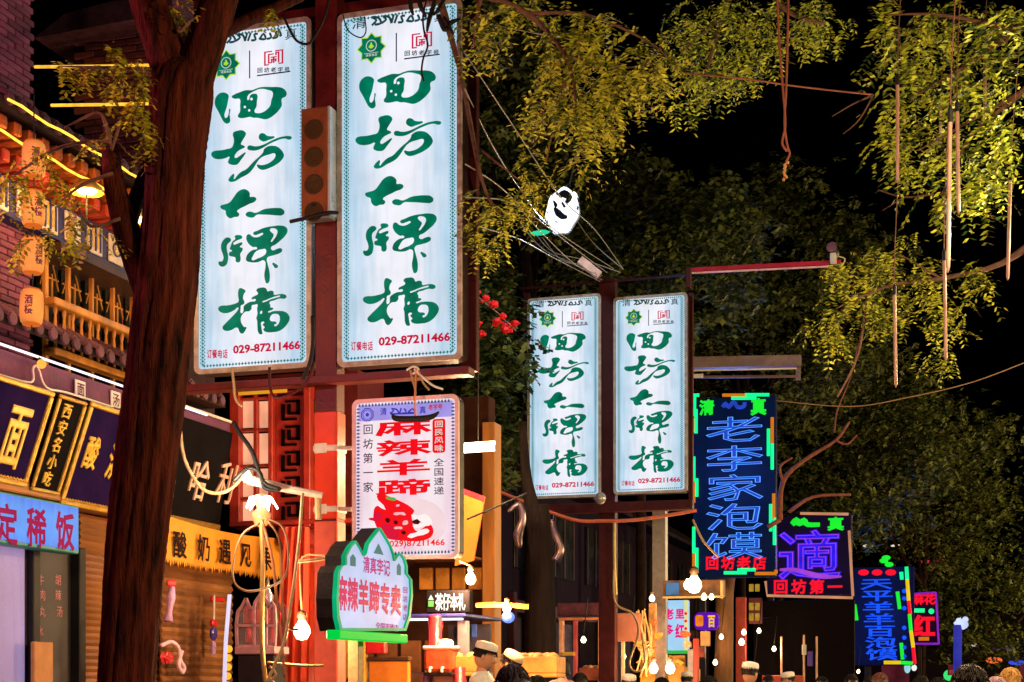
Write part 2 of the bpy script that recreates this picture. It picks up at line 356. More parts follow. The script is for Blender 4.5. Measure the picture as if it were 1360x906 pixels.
PA = front(YA)
SGN = PA.re(532, 480)                     # bottom centre of the right big sign
uvS = SGN.uv
x0 = uvS(451, 480)[0]; x1 = uvS(611, 480)[0]; SH = uvS(532, 11)[1]; SW = x1 - x0; xc = (x0 + x1) / 2
SGN = Plane(SGN.p3(xc, 0), SGN.u, SGN.v); uvS = SGN.uv; HW = SW / 2
FACE = lightbox('backlit_white_acrylic', 1, srgb(240, 242, 252), srgb(170, 208, 232), .98, 'X', (-HW, HW))
GRN = emi('backlit_green_print', srgb(0, 112, 84), 1.0, .35, 5)
CRIM = emi('backlit_crimson_print', srgb(205, 12, 62), .9, .1)
NAVY = emi('backlit_navy_print', srgb(35, 45, 75), .6, .1)
TEALP = emi('backlit_teal_print', srgb(25, 125, 125), .8, .2)
LIME = emi('backlit_lime_print', srgb(190, 235, 60), .9, .1)
PRW = emi('backlit_white_print', srgb(225, 240, 230), .8, .1)
FRM = mat('worn_white_frame', (.42, .36, .32), .5, .1, .35, 8, .2, col2=(.62, .58, .54))
RUSTY = mat('rusty_frame', (.25, .12, .06), .6, .3, .5, 10, .3)
def rot2(cx, cy, pts, a): return pts
def big_sign():
    t = thing('lightbox_sign', '', 'sign', SGN.M(), 'white lightbox signs with green calligraphy')
    MB().rrect(-HW - .015, -.015, HW + .015, SH + .015, .05, -.20, -.012).build('casing', mat('casing_black_paint', (.035, .02, .02), .4, 0, .3, 6, .1), t)
    n = []
    for (a, b, r) in ((HW + .02, .02, .065), (HW - .028, -.028, .04)):
        p = []
        for cx, cy, a0 in ((a - r, SH + b - r, 0), (-a + r, SH + b - r, 90), (-a + r, -b + r, 180), (a - r, -b + r, 270)):
            for i in range(6): q = math.radians(a0 + 18 * i); p.append((cx + r * math.cos(q), cy + r * math.sin(q)))
        n.append(p)
    MB().ring(n[0], n[1], -.012, .016).build('frame', FRM, t)
    MB().rrect(-HW + .02, .02, HW - .02, SH - .02, .05, -.010, 0).build('light_panel', FACE, t)
    w = (.0015, .004)
    for loops in CAL:
        L = [[uvS(*p) for p in lp] for lp in loops]
        v, f = outline(L); v[:, 2] = w[0] + v[:, 2] * .003
        MB().add(v, f).build('calligraphy_character', GRN, t)
    b = MB(); e = .075; st = .036
    k = int((SH - 2 * e) / st)
    def star(x, y, s=.012):
        b.poly([(x, y + s), (x + s * .35, y + s * .35), (x + s, y), (x + s * .35, y - s * .35), (x, y - s), (x - s * .35, y - s * .35), (x - s, y), (x - s * .35, y + s * .35)], *w)
    for i in range(k + 1):
        for sx in (-1, 1):
            star(sx * (HW - e), e + i * st, .019); star(sx * (HW - e + .021), e + (i + .5) * st, .011); star(sx * (HW - e - .021), e + (i + .5) * st, .011)
    for i in range(int((SW - 2 * e) / st)):
        for y in (e * .8, SH - e * .7): star(-HW + e + (i + .5) * st, y, .018)
    b.build('border_pattern', TEALP, t, kind='stuff')
    # header: qing - arabic - zhen
    def bx(x0, y0, x1, y1): a = uvS(x0, y1); c = uvS(x1, y0); return a[0], a[1], c[0], c[1]
    h = MB(); h.glyph('清', *bx(467, 20, 487, 40), *w, off=.01); h.glyph('真', *bx(576, 11, 594, 30), *w, off=.01)
    ar = [[(494,34),(500,27),(494,23),(503,24),(506,31),(498,33)], [(507,31),(513,26),(509,22),(517,23),(520,31)], [(520,31),(523,20)], [(524,31),(528,20)], [(529,30),(535,29),(533,22),(538,21)], [(540,29),(546,21),(549,28),(541,28)], [(551,28),(557,26),(555,20)], [(559,27),(566,25),(563,19),(569,18),(571,24)]]
    for s in ar: h.tube([Vector((*uvS(*p), .003)) for p in s], .012, n=4, smooth=3)
    h.build('header_lettering', mat('x', (0,0,0)) if 0 else emi('backlit_dark_teal_print', srgb(20, 70, 75), .9, .1), t, kind='stuff')
    # halal star emblem
    cx, cy = uvS(493.5, 64); R = .155
    st8 = lambda R, r: [(cx + (R if i % 2 == 0 else r) * math.cos(i * math.pi / 8), cy + (R if i % 2 == 0 else r) * math.sin(i * math.pi / 8)) for i in range(16)]
    em = MB().poly(st8(.158, .118), *w, 1).poly(st8(.143, .106), .004, .0055, 0)
    em.poly([(cx + .058 * math.cos(a * .393), cy + .022 + .058 * math.sin(a * .393)) for a in range(16)], .0055, .007, 2)
    em.poly([(cx + .050 * math.cos(a * .393), cy + .022 + .050 * math.sin(a * .393)) for a in range(16)], .007, .0085, 0)
    em.poly([(cx - .03, cy + .01), (cx, cy - .01), (cx + .03, cy + .01), (cx + .012, cy + .03), (cx, cy + .06), (cx - .012, cy + .03)], .0085, .0095, 1)
    em.box((cx - .075, cy - .052, .0055), (cx + .075, cy - .048, .007), 2)
    em.glyph('清真食品', cx - .06, cy - .082, cx + .06, cy - .058, .0055, .007, 2)
    em.build('halal_star_emblem', [GRN, LIME, PRW], t)
    a = uvS(526.5, 44); c = uvS(526.5, 82)
    MB().box((a[0] - .006, c[1], w[0]), (a[0] + .006, a[1], w[1])).build('divider_line', NAVY, t)
    # square seal logo
    X0, Y0_, X1, Y1 = bx(547, 42, 574, 65); q = MB(); d = .018
    def rb(a, b_, c_, e_): q.box((X0 + (X1 - X0) * a, Y0_ + (Y1 - Y0_) * b_, w[0]), (X0 + (X1 - X0) * c_, Y0_ + (Y1 - Y0_) * e_, w[1]))
    for r_ in ((0, 0, .08, 1), (.92, 0, 1, 1), (0, .92, .42, 1), (.58, .92, 1, 1), (0, 0, .25, .08), (.75, 0, 1, .08), (.2, .12, .28, .8), (.72, .12, .8, .8), (.2, .72, .5, .8), (.34, .5, .66, .58), (.34, .34, .66, .42), (.46, .12, .54, .58), (.2, .12, .42, .2), (.58, .8, .8, .88), (.58, .66, .66, .88), (.36, .2, .44, .34), (.56, .2, .64, .34)): rb(*r_)
    q.build('square_seal_logo', CRIM, t)
    q = MB()
    for i, ch in enumerate('回坊老字号'): X = 537 + i * 9.6; q.glyph(ch, *bx(X, 66.5 - i * .3, X + 8, 75 - i * .3), *w, off=.03)
    q.box((uvS(537, 77)[0], uvS(537, 77.6)[1], w[0]), (uvS(584, 77)[0], uvS(560, 75.2)[1] - .008, w[1]))
    q.build('small_lettering', NAVY, t, kind='stuff')
    q = MB()
    for i, ch in enumerate('订餐电话'): X = 466 + i * 7.4; q.glyph(ch, *bx(X, 453, X + 7.2, 466), *w, off=.03)
    q.glyph('029-87211466', *bx(503, 441, 598, 460), *w, off=.035)
    q.build('phone_number_lettering', CRIM, t, kind='stuff')
    return t
s1 = big_sign(); s1['label'] = 'bigger white lightbox sign with green calligraphy, right of the red post'
def at_plane(px, py, Yp): return front(Yp).re(px, py).M()
dup(s1, at_plane(335, 490, YA), 'big white lightbox sign with green calligraphy, half behind the tree trunk')
YB = 24.8
K = (93 / F * at(748, 660, 1).y * 0 + 1)
def sgn2(px, py, w, label):
    d = front(YB).uv(px + w / 2, py)[0] - front(YB).uv(px - w / 2, py)[0]
    return dup(s1, front(YB).re(px, py).M() @ Matrix.Diagonal((d / SW, d / SW * .985, 1, 1)), label)
sgn2(749, 660, 95, 'smaller white calligraphy lightbox sign left of the dark red centre post')
sgn2(863.5, 654, 95, 'smaller white calligraphy lightbox sign beside the blue neon noodle sign')

# ---- steel frames that carry them
def frame(label, pl, parts_, mats_=RED):
    o = pl.o; t = thing('sign_frame', label, 'sign frame', pl.M(), 'steel gantries that carry the lightboxes')
    for (nm, x0, y0, x1, y1, w0, w1, m_) in parts_:
        a = pl.uv(x0, y1); b = pl.uv(x1, y0)
        yb = -pl.o.z if y1 >= 906 and nm == 'post' else a[1]
        MB().bbox((a[0], yb, w0), (b[0], b[1], w1), .008).build(nm, m_ or mats_, t)
    return t
PB = PA.re(430, 500)
RPOST = mat('orange_red_lacquer', (.52, .035, .01), .4, 0, .25, 4, .1)
fr = frame('red steel gantry with two big white signs, between tree and hanging red menu sign', PB, [
    ('post', 417, -60, 446, 906, -.22, -.02, RED), ('beam', 243, 489, 628, 524, -.06, .12, RED), ('beam', 236, 0, 625, 22, -.30, -.205, RED),
    ('upright', 243, -60, 258, 488, -.30, -.21, DRED), ('upright', 600, -60, 624, 488, -.30, -.205, DRED), ('beam', 236, -80, 640, -52, -.30, -.1, RED)])
SLV = mat('orange_red_sleeve', (.80, .06, .012), .35, 0, .12, 3, .1); SLP = mat('pinkish_red_sleeve', (.75, .14, .09), .4, 0, .2, 4, .1)  # painted wrap on the lower post; bulb light put into its bright colour
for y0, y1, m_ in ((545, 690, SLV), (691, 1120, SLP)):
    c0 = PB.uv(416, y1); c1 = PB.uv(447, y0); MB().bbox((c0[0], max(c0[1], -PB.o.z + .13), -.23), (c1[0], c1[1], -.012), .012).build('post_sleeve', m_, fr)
# clamps, tape and hook on the lower half of the post
def lb(pl, x0, y0, x1, y1): a = pl.uv(x0, y1); b = pl.uv(x1, y0); return a, b
a, b = lb(PB, 417, 622, 448, 626)
for y in (595, 676):
    c = PB.uv(431, y); MB().bbox((c[0] - .13, c[1] - .03, -.24), (c[0] + .14, c[1] + .03, .0), .01).bbox((c[0] - .11, c[1] - .05, -.02), (c[0] + .02, c[1] + .05, .01), .006).tube([(c[0] + .14, c[1], -.03), (c[0] + .27, c[1] - .01, -.03), (c[0] + .33, c[1], -.08)], .022, n=8).build('pipe_clamp', WHITEP, fr)
fr2 = frame('dark red steel gantry farther along with two smaller white signs', front(YB).re(802, 660), [
    ('post', 793, 366, 815, 906, -.30, -.1, DRED), ('beam', 690, 366, 912, 384, -.05, .1, DRED), ('beam', 690, 664, 921, 685, -.08, .1, DRED),
    ('upright', 690, 384, 698, 664, -.3, -.21, DRED), ('upright', 911, 384, 917, 664, -.3, -.21, DRED), ('beam', 912, 356, 918, 384, -.05, .1, DRED)])
o = frame('grey square steel pole behind the small white signs', front(26.5).re(875, 760), [('post', 866, 672, 884, 906, -.2, 0, GREYM)], GREYM)
o.name = 'steel_pole'; o['category'] = 'pole'; del o['group']
# ---- loudspeaker column on the post
P = front(YA - .12).re(422, 290); a = P.uv(403, 290); b = P.uv(441, 143)
t = thing('column_loudspeaker', 'brown column loudspeaker mounted between the two big white signs', 'loudspeaker', P.M())
MB().bbox((a[0], a[1], -.12), (b[0] - .03, b[1], .06), .01).build('cabinet', mat('speaker_brown', (.23, .07, .02), .5, .2, .25, 6, .2), t)
MB().bbox((b[0] - .028, a[1] - .002, -.13), (b[0], b[1] + .004, .05), .004).build('side_plate', mat('aluminium', (.75, .82, .85), .3, .5, .1, 8, .05), t)
for i in range(4):
    yy = b[1] - .22 - i * .27
    MB().lathe([(.10, .06), (.10, .066), (.085, .068), (.03, .062)], ((a[0] + b[0] - .03) / 2, yy, 0), 20).build('speaker_grille', mat('speaker_mesh', (.075, .035, .012), .6, .3, .4, 90, .6), t)
MB().lathe([(.03, .06), (.03, .068)], ((a[0] + b[0] - .03) / 2, a[1] + .1, 0), 12, sq=(1, .6)).build('badge', BLACK, t)
cc = P.uv(0, 0)
MB().tube([(a[0] - .1, a[1] - .05, .09), (a[0] + .1, a[1] - .035, .11), (b[0] - .02, a[1] + .0, .09), (b[0] + .06, a[1] + .02, 0)], .02, n=6, smooth=4).build('bracket_cable', BLACK, t, smooth=True)
MB().bbox((a[0] + .02, a[1] - .03, -.1), (b[0], a[1] - .002, .05), .01).build('bracket', GREYM, t)

# ================================================================== hanging red menu lightbox (spicy lamb trotters)
YC = YA - .25
P = front(YC).re(539, 744)
t = thing('hanging_menu_lightbox', 'white lightbox with red spicy lamb trotter lettering, hung under the right big sign', 'sign', P.M())
a = P.uv(469, 744); b = P.uv(609, 524); W_, H_ = b[0] - a[0], b[1] - a[1]; X0, Y0_ = a
MB().rrect(a[0], a[1], b[0], b[1], .06, -.16, -.01).build('casing', BLACK, t)
pp = []
for (q, r) in ((0.006, .07), (-.03, .05)):
    p = []
    for cx, cy, a0 in ((b[0] + q - r, b[1] + q - r, 0), (a[0] - q + r, b[1] + q - r, 90), (a[0] - q + r, a[1] - q + r, 180), (b[0] + q - r, a[1] - q + r, 270)):
        for i in range(6): g = math.radians(a0 + 18 * i); p.append((cx + r * math.cos(g), cy + r * math.sin(g)))
    pp.append(p)
MB().ring(pp[0], pp[1], -.01, .016).build('frame', mat('pinkish_frame', (.7, .5, .52), .4, .2, .2, 8, .1), t)
MB().rrect(a[0] + .025, a[1] + .025, b[0] - .025, b[1] - .025, .05, -.008, 0).build('light_panel', lightbox('backlit_pinkish_acrylic', 2, srgb(250, 238, 245), srgb(240, 205, 225), .93, 'X', (a[0], b[0])), t)
f_ = lambda x0, y0, x1, y1: (*P.uv(x0, y1), *P.uv(x1, y0))
w = (.0015, .004)
LIL = emi('backlit_lilac_print', srgb(172, 160, 245), .85, .2)
q = f_(477, 532, 601, 560); MB().box((q[0], q[1], .0006), (q[2], q[3], .0014)).build('header_band', LIL, t)
REDP = emi('backlit_red_print', srgb(240, 10, 25), 1.0, .06)
for i, ch in enumerate('麻辣羊蹄'):
    y = 555 + i * 26.4; MB().glyph(ch, *f_(499, y, 573, y + 25), *w, off=.035).build('character', REDP, t)
q = MB()
for i, ch in enumerate('回坊第一家'): y = 562.5 + i * 19.2; q.glyph(ch, *f_(482, y, 496, y + 15), *w, off=.01)
for i, ch in enumerate('全国速递'): y = 608 + i * 12.5; q.glyph(ch, *f_(576, y, 590, y + 12), *w, off=.01)
q.build('side_lettering', emi('backlit_maroon_print', srgb(70, 15, 50), .8, .1), t, kind='stuff')
q = MB().rrect(*f_(574.5, 556, 591.5, 602), .025, .0015, .003, 0)
for i, ch in enumerate('回民风味'): y = 558 + i * 10.7; q.glyph(ch, *f_(577, y, 589, y + 10), .003, .005, 1, off=.02)
q.build('red_badge', [REDP, PRW], t)
BLU = emi('backlit_blue_print', srgb(60, 60, 190), .8, .15)
q = MB(); q.glyph('清', *f_(505, 541, 514, 552), *w, off=.02); q.glyph('真', *f_(557, 539, 566, 550), *w, off=.02)
for s in ([(518, 549), (523, 546), (520, 543), (527, 544), (530, 549)], [(531, 549), (533, 542)], [(534, 549), (540, 548), (537, 543)], [(542, 548), (548, 543), (551, 548), (543, 548)], [(519, 550), (550, 549)]):
    q.tube([Vector((*P.uv(*p), .003)) for p in s], .008, n=4, smooth=2)
c = P.uv(488, 551); oc = lambda r, k=8: [(c[0] + r * math.cos(i * 2 * math.pi / k + .39), c[1] + r * math.sin(i * 2 * math.pi / k + .39)) for i in range(k)]
q.ring(oc(.07), oc(.06), .0015, .004); q.ring(oc(.05, 12), oc(.044, 12), .0015, .004); q.poly(oc(.018), *w)
q.build('header_lettering', BLU, t, kind='stuff')
q = MB().glyph('老字号', *f_(569, 536, 588, 545), *w, off=.03); q.build('red_small_lettering', CRIM, t, kind='stuff')
q = MB()
n_ = 44
for i in range(int(H_ / .034) - 3):
    for x in (a[0] + .055, b[0] - .055): q.box((x - .011, a[1] + .06 + i * .034, .0015), (x + .011, a[1] + .078 + i * .034, .004)); q.box((x - .02, a[1] + .066 + i * .034, .0015), (x - .014, a[1] + .072 + i * .034, .004)); q.box((x + .014, a[1] + .066 + i * .034, .0015), (x + .02, a[1] + .072 + i * .034, .004))
for i in range(int(W_ / .034) - 3):
    for y in (a[1] + .055, b[1] - .055): q.box((a[0] + .06 + i * .034, y - .011, .0015), (a[0] + .078 + i * .034, y + .011, .004)); q.box((a[0] + .066 + i * .034, y + .014, .0015), (a[0] + .072 + i * .034, y + .02, .004))
q.build('border_pattern', emi('backlit_slate_print', srgb(60, 95, 130), .75, .3), t, kind='stuff')
# trotters on a plate, printed
pl_ = MB(); L = [[P.uv(*p) for p in [(508,708),(520,678),(545,664),(575,668),(590,684),(592,702),(582,716),(560,722),(530,722)]]]
v, f = outline(L); v[:, 2] = .0012 + v[:, 2] * .001; pl_.add(v, f, 0)
zz = lambda *p: [P.uv(455 + x / 6.97, 630 + y / 6.97) for x, y in p]
shp = [(1, zz((325,180),(420,200),(480,225),(560,260),(640,310),(665,345),(640,380),(650,440),(660,500),(700,530),(800,460),(838,500),(835,560),(790,600),(700,620),(560,615),(430,600),(370,570),(300,450),(290,330),(325,290),(400,330),(330,240))),
       (2, zz((300,340),(370,400),(350,440),(280,430),(240,410),(300,400))), (2, zz((350,480),(440,470),(520,540),(500,600),(420,590),(370,540))), (3, zz((400,215),(450,212),(500,235),(450,240))),
       (4, zz((470,370),(520,352),(590,375),(540,372))), (4, zz((510,280),(530,285),(515,300),(495,292))), (4, zz((475,500),(520,485),(560,500),(520,505))), (4, zz((555,460),(590,425),(610,450),(580,470))),
       (5, zz((640,375),(700,385),(770,370),(825,420),(830,460),(760,480),(700,495),(650,480),(740,455),(740,440),(660,415))), (5, zz((600,580),(680,540),(760,505),(805,520),(790,545),(700,570))), (6, zz((400,410),(440,415),(430,450),(405,440))), (6, zz((480,430),(515,440),(500,465),(478,455))), (6, zz((545,530),(590,535),(575,560),(550,550))), (6, zz((650,430),(725,440),(660,460)))]
for k, l in shp:
    v, f = outline([l], 2); v[:, 2] = .0025 + .0014 * (k > 1) + .0014 * (k > 3) + v[:, 2] * .001 + .0002 * k; pl_.add(v, f, k)
pl_.build('printed_dish_picture', [emi('print_plate', srgb(248, 222, 228), .9), REDP, emi('print_deep_pink', srgb(225, 15, 60), .9), emi('print_leaf_green', srgb(90, 200, 70), .8), emi('print_pale_pink', srgb(255, 190, 200), .9), emi('print_bone', srgb(255, 242, 240), .95), emi('print_dark', srgb(90, 5, 20), .5)], t)
MB().glyph('(029)87211466', *f_(514, 716, 591, 729), .0052, .0065, off=.02).build('phone_number_lettering', REDP, t, kind='stuff')
# dark hook lamp hung in front of its top
h = Plane((0, YC - .12, 0), (1, 0, 0), (0, 0, 1)).re(553, 550)
t = thing('black_hanging_hook', 'black curved metal hook hanging from wires before the red menu sign', 'hook', h.M())
g = lambda x, y: (*h.uv(x, y), 0)
MB().tube([g(521, 550), g(524, 555), g(535, 556.5), g(560, 556), g(575, 553), g(583, 547)], [.008, .028, .03, .03, .026, .008], n=8, smooth=3).build('hook', BLACK, t, smooth=True)
MB().tube([g(552, 554), g(551, 530), g(553, 490)], .012, n=6).build('hanger', mat('brass_rod', (.5, .25, .08), .4, .6, .2, 10), t)
g = lambda x, y, w=0.: h.p3(*h.uv(x, y), w)
for i, (pts, m_) in enumerate((([(545, 492), (548, 505), (552, 520), (550, 530)], CREAM), ([(550, 490), (560, 500), (575, 512), (588, 517)], WHITEP), ([(556, 492), (562, 508), (570, 518)], CREAM), ([(540, 492), (549, 487), (556, 491), (548, 497)], WHITEP))):
    wire('wire', [g(*p) for p in pts], .011, m_, ['cream wire looping down to the black hook', 'pale strut wire slanting right above the menu sign', 'short cream wire behind the black hook', 'white wire knot on the beam above the menu sign'][i], 'wire')

# ================================================================== mosque-shaped sign
dr = ray(490, 780); dr.z = 0; dr.normalize(); ang = math.atan2(dr.y, dr.x) - math.radians(26)
c0 = at(490, 838, 13.0)
P = Plane(c0, (math.cos(ang), math.sin(ang), 0), (0, 0, 1))
if P.n.dot(dr) > 0: P = Plane(c0, (-math.cos(ang), -math.sin(ang), 0), (0, 0, 1))
t = thing('mosque_shaped_lightbox', 'mosque shaped lightbox sign with green outline and pink lettering', 'sign', P.M())
outl = [(449,838),(445,820),(444,795),(446,760),(450,752),(456,750),(456,738),(463,725),(470,718),(476,728),(481,738),(484,735),(487,722),(494,712),(503,701),(510,712),(517,724),(521,735),(523,745),(526,740),(531,735),(536,742),(539,752),(539,762),(545,770),(546,790),(543,820),(537,838)]
o2 = [P.uv(*p) for p in outl]; cx = sum(p[0] for p in o2) / len(o2); cy = sum(p[1] for p in o2) / len(o2)
inn = [(cx + (x - cx) * .945, cy + (y - cy) * .955) for x, y in o2]
MB().poly(o2, -.17, -.02).build('casing', mat('casing_dark_brown', (.014, .009, .010), .5, 0, .3, 6), t)
MB().ring(o2, inn, -.02, .02).build('green_outline', emi('neon_green_edge', srgb(0, 175, 115), .9, .3), t)
MB().poly([(cx + (x - cx) * .96, cy + (y - cy) * .965) for x, y in o2], -.018, 0).build('light_panel', emi('backlit_periwinkle_acrylic', srgb(188, 205, 245), .95, .12, sample=True), t)
q = P.uv(447, 846); r = P.uv(538, 837); MB().bbox((q[0], q[1] - .02, -.1), (r[0], q[1] + .06, .03), .01).build('bottom_rail', emi('bright_green_edge', srgb(0, 215, 70), .95, .05), t)
PUR = emi('backlit_magenta_print', srgb(185, 10, 130), .9, .1)
f_ = lambda x0, y0, x1, y1: (P.uv(x0, y1)[0], P.uv((x0 + x1) / 2, y1)[1], P.uv(x1, y1)[0], P.uv((x0 + x1) / 2, y0)[1])
for i, ch in enumerate('麻辣羊蹄专卖'):
    x = 447 + i * 14.3; y = 764 + i * 2.4; MB().glyph(ch, *f_(x, y, x + 14.0, y + 46 - i), .001, .004, off=.05).build('character', PUR if 0 else emi('backlit_ruby_print', srgb(205, 0, 95), .9, .15), t)
q = MB()
for i, ch in enumerate('清真李记'): x = 482 + i * 9; q.glyph(ch, *f_(x, 738 + i * 1.5, x + 9, 761 + i * 1.5), .001, .004, off=.03)
for i, ch in enumerate('回坊老店'): q.glyph(ch, *f_(535, 779 + i * 12, 541, 788 + i * 12), .001, .004, off=.02)
for i, ch in enumerate('全国连锁店'): q.glyph(ch, *f_(499 + i * 6, 826 + i * .8, 505 + i * 6, 836 + i * .8), .001, .004, off=.03)
q.build('side_lettering', PUR, t, kind='stuff')
q = MB()
for x0_, y0_, x1_, y1_ in ((465, 736, 472, 752), (527, 748, 532, 764)):
    aa = f_(x0_, y0_, x1_, y1_); q.poly([(aa[0], aa[1]), (aa[2], aa[1]), (aa[2], aa[3] - .03), ((aa[0] + aa[2]) / 2, aa[3]), (aa[0], aa[3] - .03)], .001, .004)
aa = f_(496, 722, 509, 736); q.poly([(aa[0], aa[1]), (aa[2], aa[1]), ((aa[0] + aa[2]) / 2, aa[3])], .001, .004)
q.build('arched_window_print', TEALP, t, kind='stuff')
MB().tube([P.p3(*P.uv(493, 838), -.1) - P.o, P.p3(*P.uv(493, 838), -.1) - P.o], .01) if 0 else None
a_ = P.uv(493, 838); MB().bbox((a_[0] - .05, -c0.z + .13, -.2), (a_[0] + .05, a_[1] - .02, -.1), .005).build('support_post', CREAM, t)
# ================================================================== left: brick shop house with balcony
XF = -9.0
PF = side(XF)
def picks(pl, *pts): return [pl.uv(*p) for p in pts]
def Yat(px, X=XF): return side(X).uv(px, 500)[0]
def Zat(px, py, X=XF): return side(X).uv(px, py)[1]
BASEM = Plane((XF, 12.0, 0), (0, 1, 0), (0, 0, 1))
house = thing('brick_shop_house', 'purplish brick shop house with tiled eaves and yellow wooden balcony, far left', 'building', BASEM.M())
L = lambda px, py, X=XF: (side(X).uv(px, py)[0] - 12.0, side(X).uv(px, py)[1])      # local (u,v) seen at depth X
wX = lambda X: X - XF
y_end = Yat(232) - 12.0
WALLM = mat('dark_mortar', (.05, .03, .035), .9, 0, .3, 12, .3)
MB().box((-2, 0, -.5), (.95, 9.2, -.06)).box((-2, 0, -2.2), (y_end, 4.6, -.5)).box((.95, 4.6, -2.2), (y_end, 7.6, -1.3)).build('wall', WALLM, house)
BRK = mat('purple_brick', (.20, .05, .115), .8, 0, .35, 9, .5, rand=.35)
bk = MB().bbox((0, 0, -.06), (.235, .056, .0), .006).build('brick', BRK, house)
first = True; nb = 0
u_lo, u_hi = -.35, .93
for r in range(70):
    z = 4.75 + r * .066
    x = u_lo - (.12 if r % 2 else 0)
    while x < u_hi - .05:
        M_ = Matrix.Translation((x, z, random.uniform(-.006, .01)))
        if x + .235 > u_hi: M_ = M_ @ Matrix.Diagonal(((u_hi - x) / .235, 1, 1, 1))
        if first: bk.matrix_local = M_; first = False
        else: part(house, 'brick', bk, M_)
        nb += 1; x += .247
# lower eave: curved barrel tiles over the awning
TILE = mat('grey_roof_tile', (.13, .05, .085), .75, 0, .4, 8, .5, rand=.3)
def tile_row(par, u0, u1, z, w_in, w_out, drop, step, tm=TILE, n0=True, r=.062):
    tm_ = MB(); k = 6
    for i in range(k + 1):
        pass
    v = []; f = []
    for i, (w_, zz) in enumerate(((w_in, 0), (w_out, -drop))):
        for rr in (r, r * .72):
            for j in range(k + 1): a_ = math.pi * j / k; v.append((rr * math.cos(a_), zz + rr * math.sin(a_), w_))
    n = k + 1
    for j in range(k): f += [(j, j + 1, 2 * n + j + 1, 2 * n + j), (n + j, 3 * n + j, 3 * n + j + 1, n + j + 1), (2 * n + j, 2 * n + j + 1, 3 * n + j + 1, 3 * n + j), (j, n + j, n + j + 1, j + 1)]
    src = MB().add(v, f).lathe([(r * .95, w_out - .01), (r * .95, w_out + .02), (r * .5, w_out + .03)], (0, -drop - .02, 0), 10).build('roof_tile', tm, par, Matrix.Translation((u0, z, 0)))
    x = u0 + step
    while x < u1: part(par, 'roof_tile', src, Matrix.Translation((x, z + random.uniform(-.01, .01), random.uniform(-.015, .015)))); x += step
    return src
zt = Zat(60, 452)
MB().poly([(0.0, zt + .30), (-0.02, zt + .26)] and [(-.35, zt + .33), (.35, zt - .06), (.35, zt - .12), (-.35, zt + .2)], -.5, y_end + .2).build('lower_roof', mat('roof_slab', (.035, .022, .026), .9), house, Matrix(((0, 0, 1, 0), (0, 1, 0, 0), (1, 0, 0, 0), (0, 0, 0, 1))))
tile_row(house, -.4, y_end + .1, zt + .33, -.35, .40, .38, .21)
# upper eave with rafters, ropes of yellow light, painted frieze
XE = XF + .75
ze = Zat(60, 166, XE)
MB().poly([(-1.2, ze + 1.0), (.72, ze + .06), (.72, ze - .04), (-1.2, ze + .7)], -.6, 3.2).build('upper_roof', MC['roof_slab'], house, Matrix(((0, 0, 1, 0), (0, 1, 0, 0), (1, 0, 0, 0), (0, 0, 0, 1))))
tile_row(house, -.5, 3.15, ze + .62, -.4, .74, .55, .19)
RAFT = mat('orange_painted_rafter', (.38, .085, .01), .6, 0, .4, 8, .2)
src = MB().bbox((-.055, -.06, -.1), (.055, .06, .62), .015).build('rafter', RAFT, house, Matrix.Translation((-.4, ze - .1, 0)))
for i in range(1, 17): part(house, 'rafter', src, Matrix.Translation((-.4 + i * .215, ze - .1, 0)))
src = MB().bbox((-.055, -.06, -.1), (.055, .06, .42), .015).build('rafter', mat('red_painted_rafter', (.35, .03, .01), .6, 0, .4, 8, .2), house, Matrix.Translation((-.3, ze - .28, 0)))
for i in range(1, 17): part(house, 'rafter', src, Matrix.Translation((-.3 + i * .215, ze - .28, 0)))
BLUF = mat('indigo_frieze', (.02, .02, .14), .6, 0, .3, 6, .1); FRW = mat('painted_white_frieze', (.62, .55, .5), .6, 0, .2, 9, .1)
MB().box((-.5, ze - .72, -.1), (3.2, ze - .36, .18)).build('frieze_board', BLUF, house)
for i in range(9):
    x = -.42 + i * .40
    m_ = MB().bbox((x, ze - .69, .18), (x + .27, ze - .39, .20), .006, 0)
    if i % 2 == 0:
        for k_ in range(10): a_ = .6 + k_ * .52; m_.bar((x + .135 + .07 * math.cos(a_), ze - .54 + .07 * math.sin(a_), .206), (x + .135 + .07 * math.cos(a_ + .52), ze - .54 + .07 * math.sin(a_ + .52), .206), .014, .016, 1, up=(0, 0, 1))
        m_.lathe([(.03, .2), (.03, .212)], (x + .135, ze - .54, 0), 10, 2)
    else:
        for k_ in range(5): m_.bbox((x + .03 + .045 * k_, ze - .66 + .03 * (k_ % 2), .2), (x + .06 + .045 * k_, ze - .46 + .05 * (k_ % 3), .21), .003, 1 + (k_ % 2))
    m_.build('frieze_panel', [FRW, BLUF, GOLD], house)
YROPE = emi('yellow_rope_light', (1, .55, .05), 2.2, .3, 12, sample=True)
for zz_, wv, nm in ((ze + .0, .80, 'upper'), (ze - .20, .60, 'lower')):
    o = MB().tube([(XF + wv, 12 - .6 + i * .2, zz_ + .012 * math.sin(i * 1.7)) for i in range(20)], .012, n=6).build('rope_light', YROPE)
    tag(o, {'upper': 'yellow rope light along the tiles of the brick house', 'lower': 'second yellow rope light under the rafters of the brick house'}[nm], 'rope light', 'yellow rope lights')
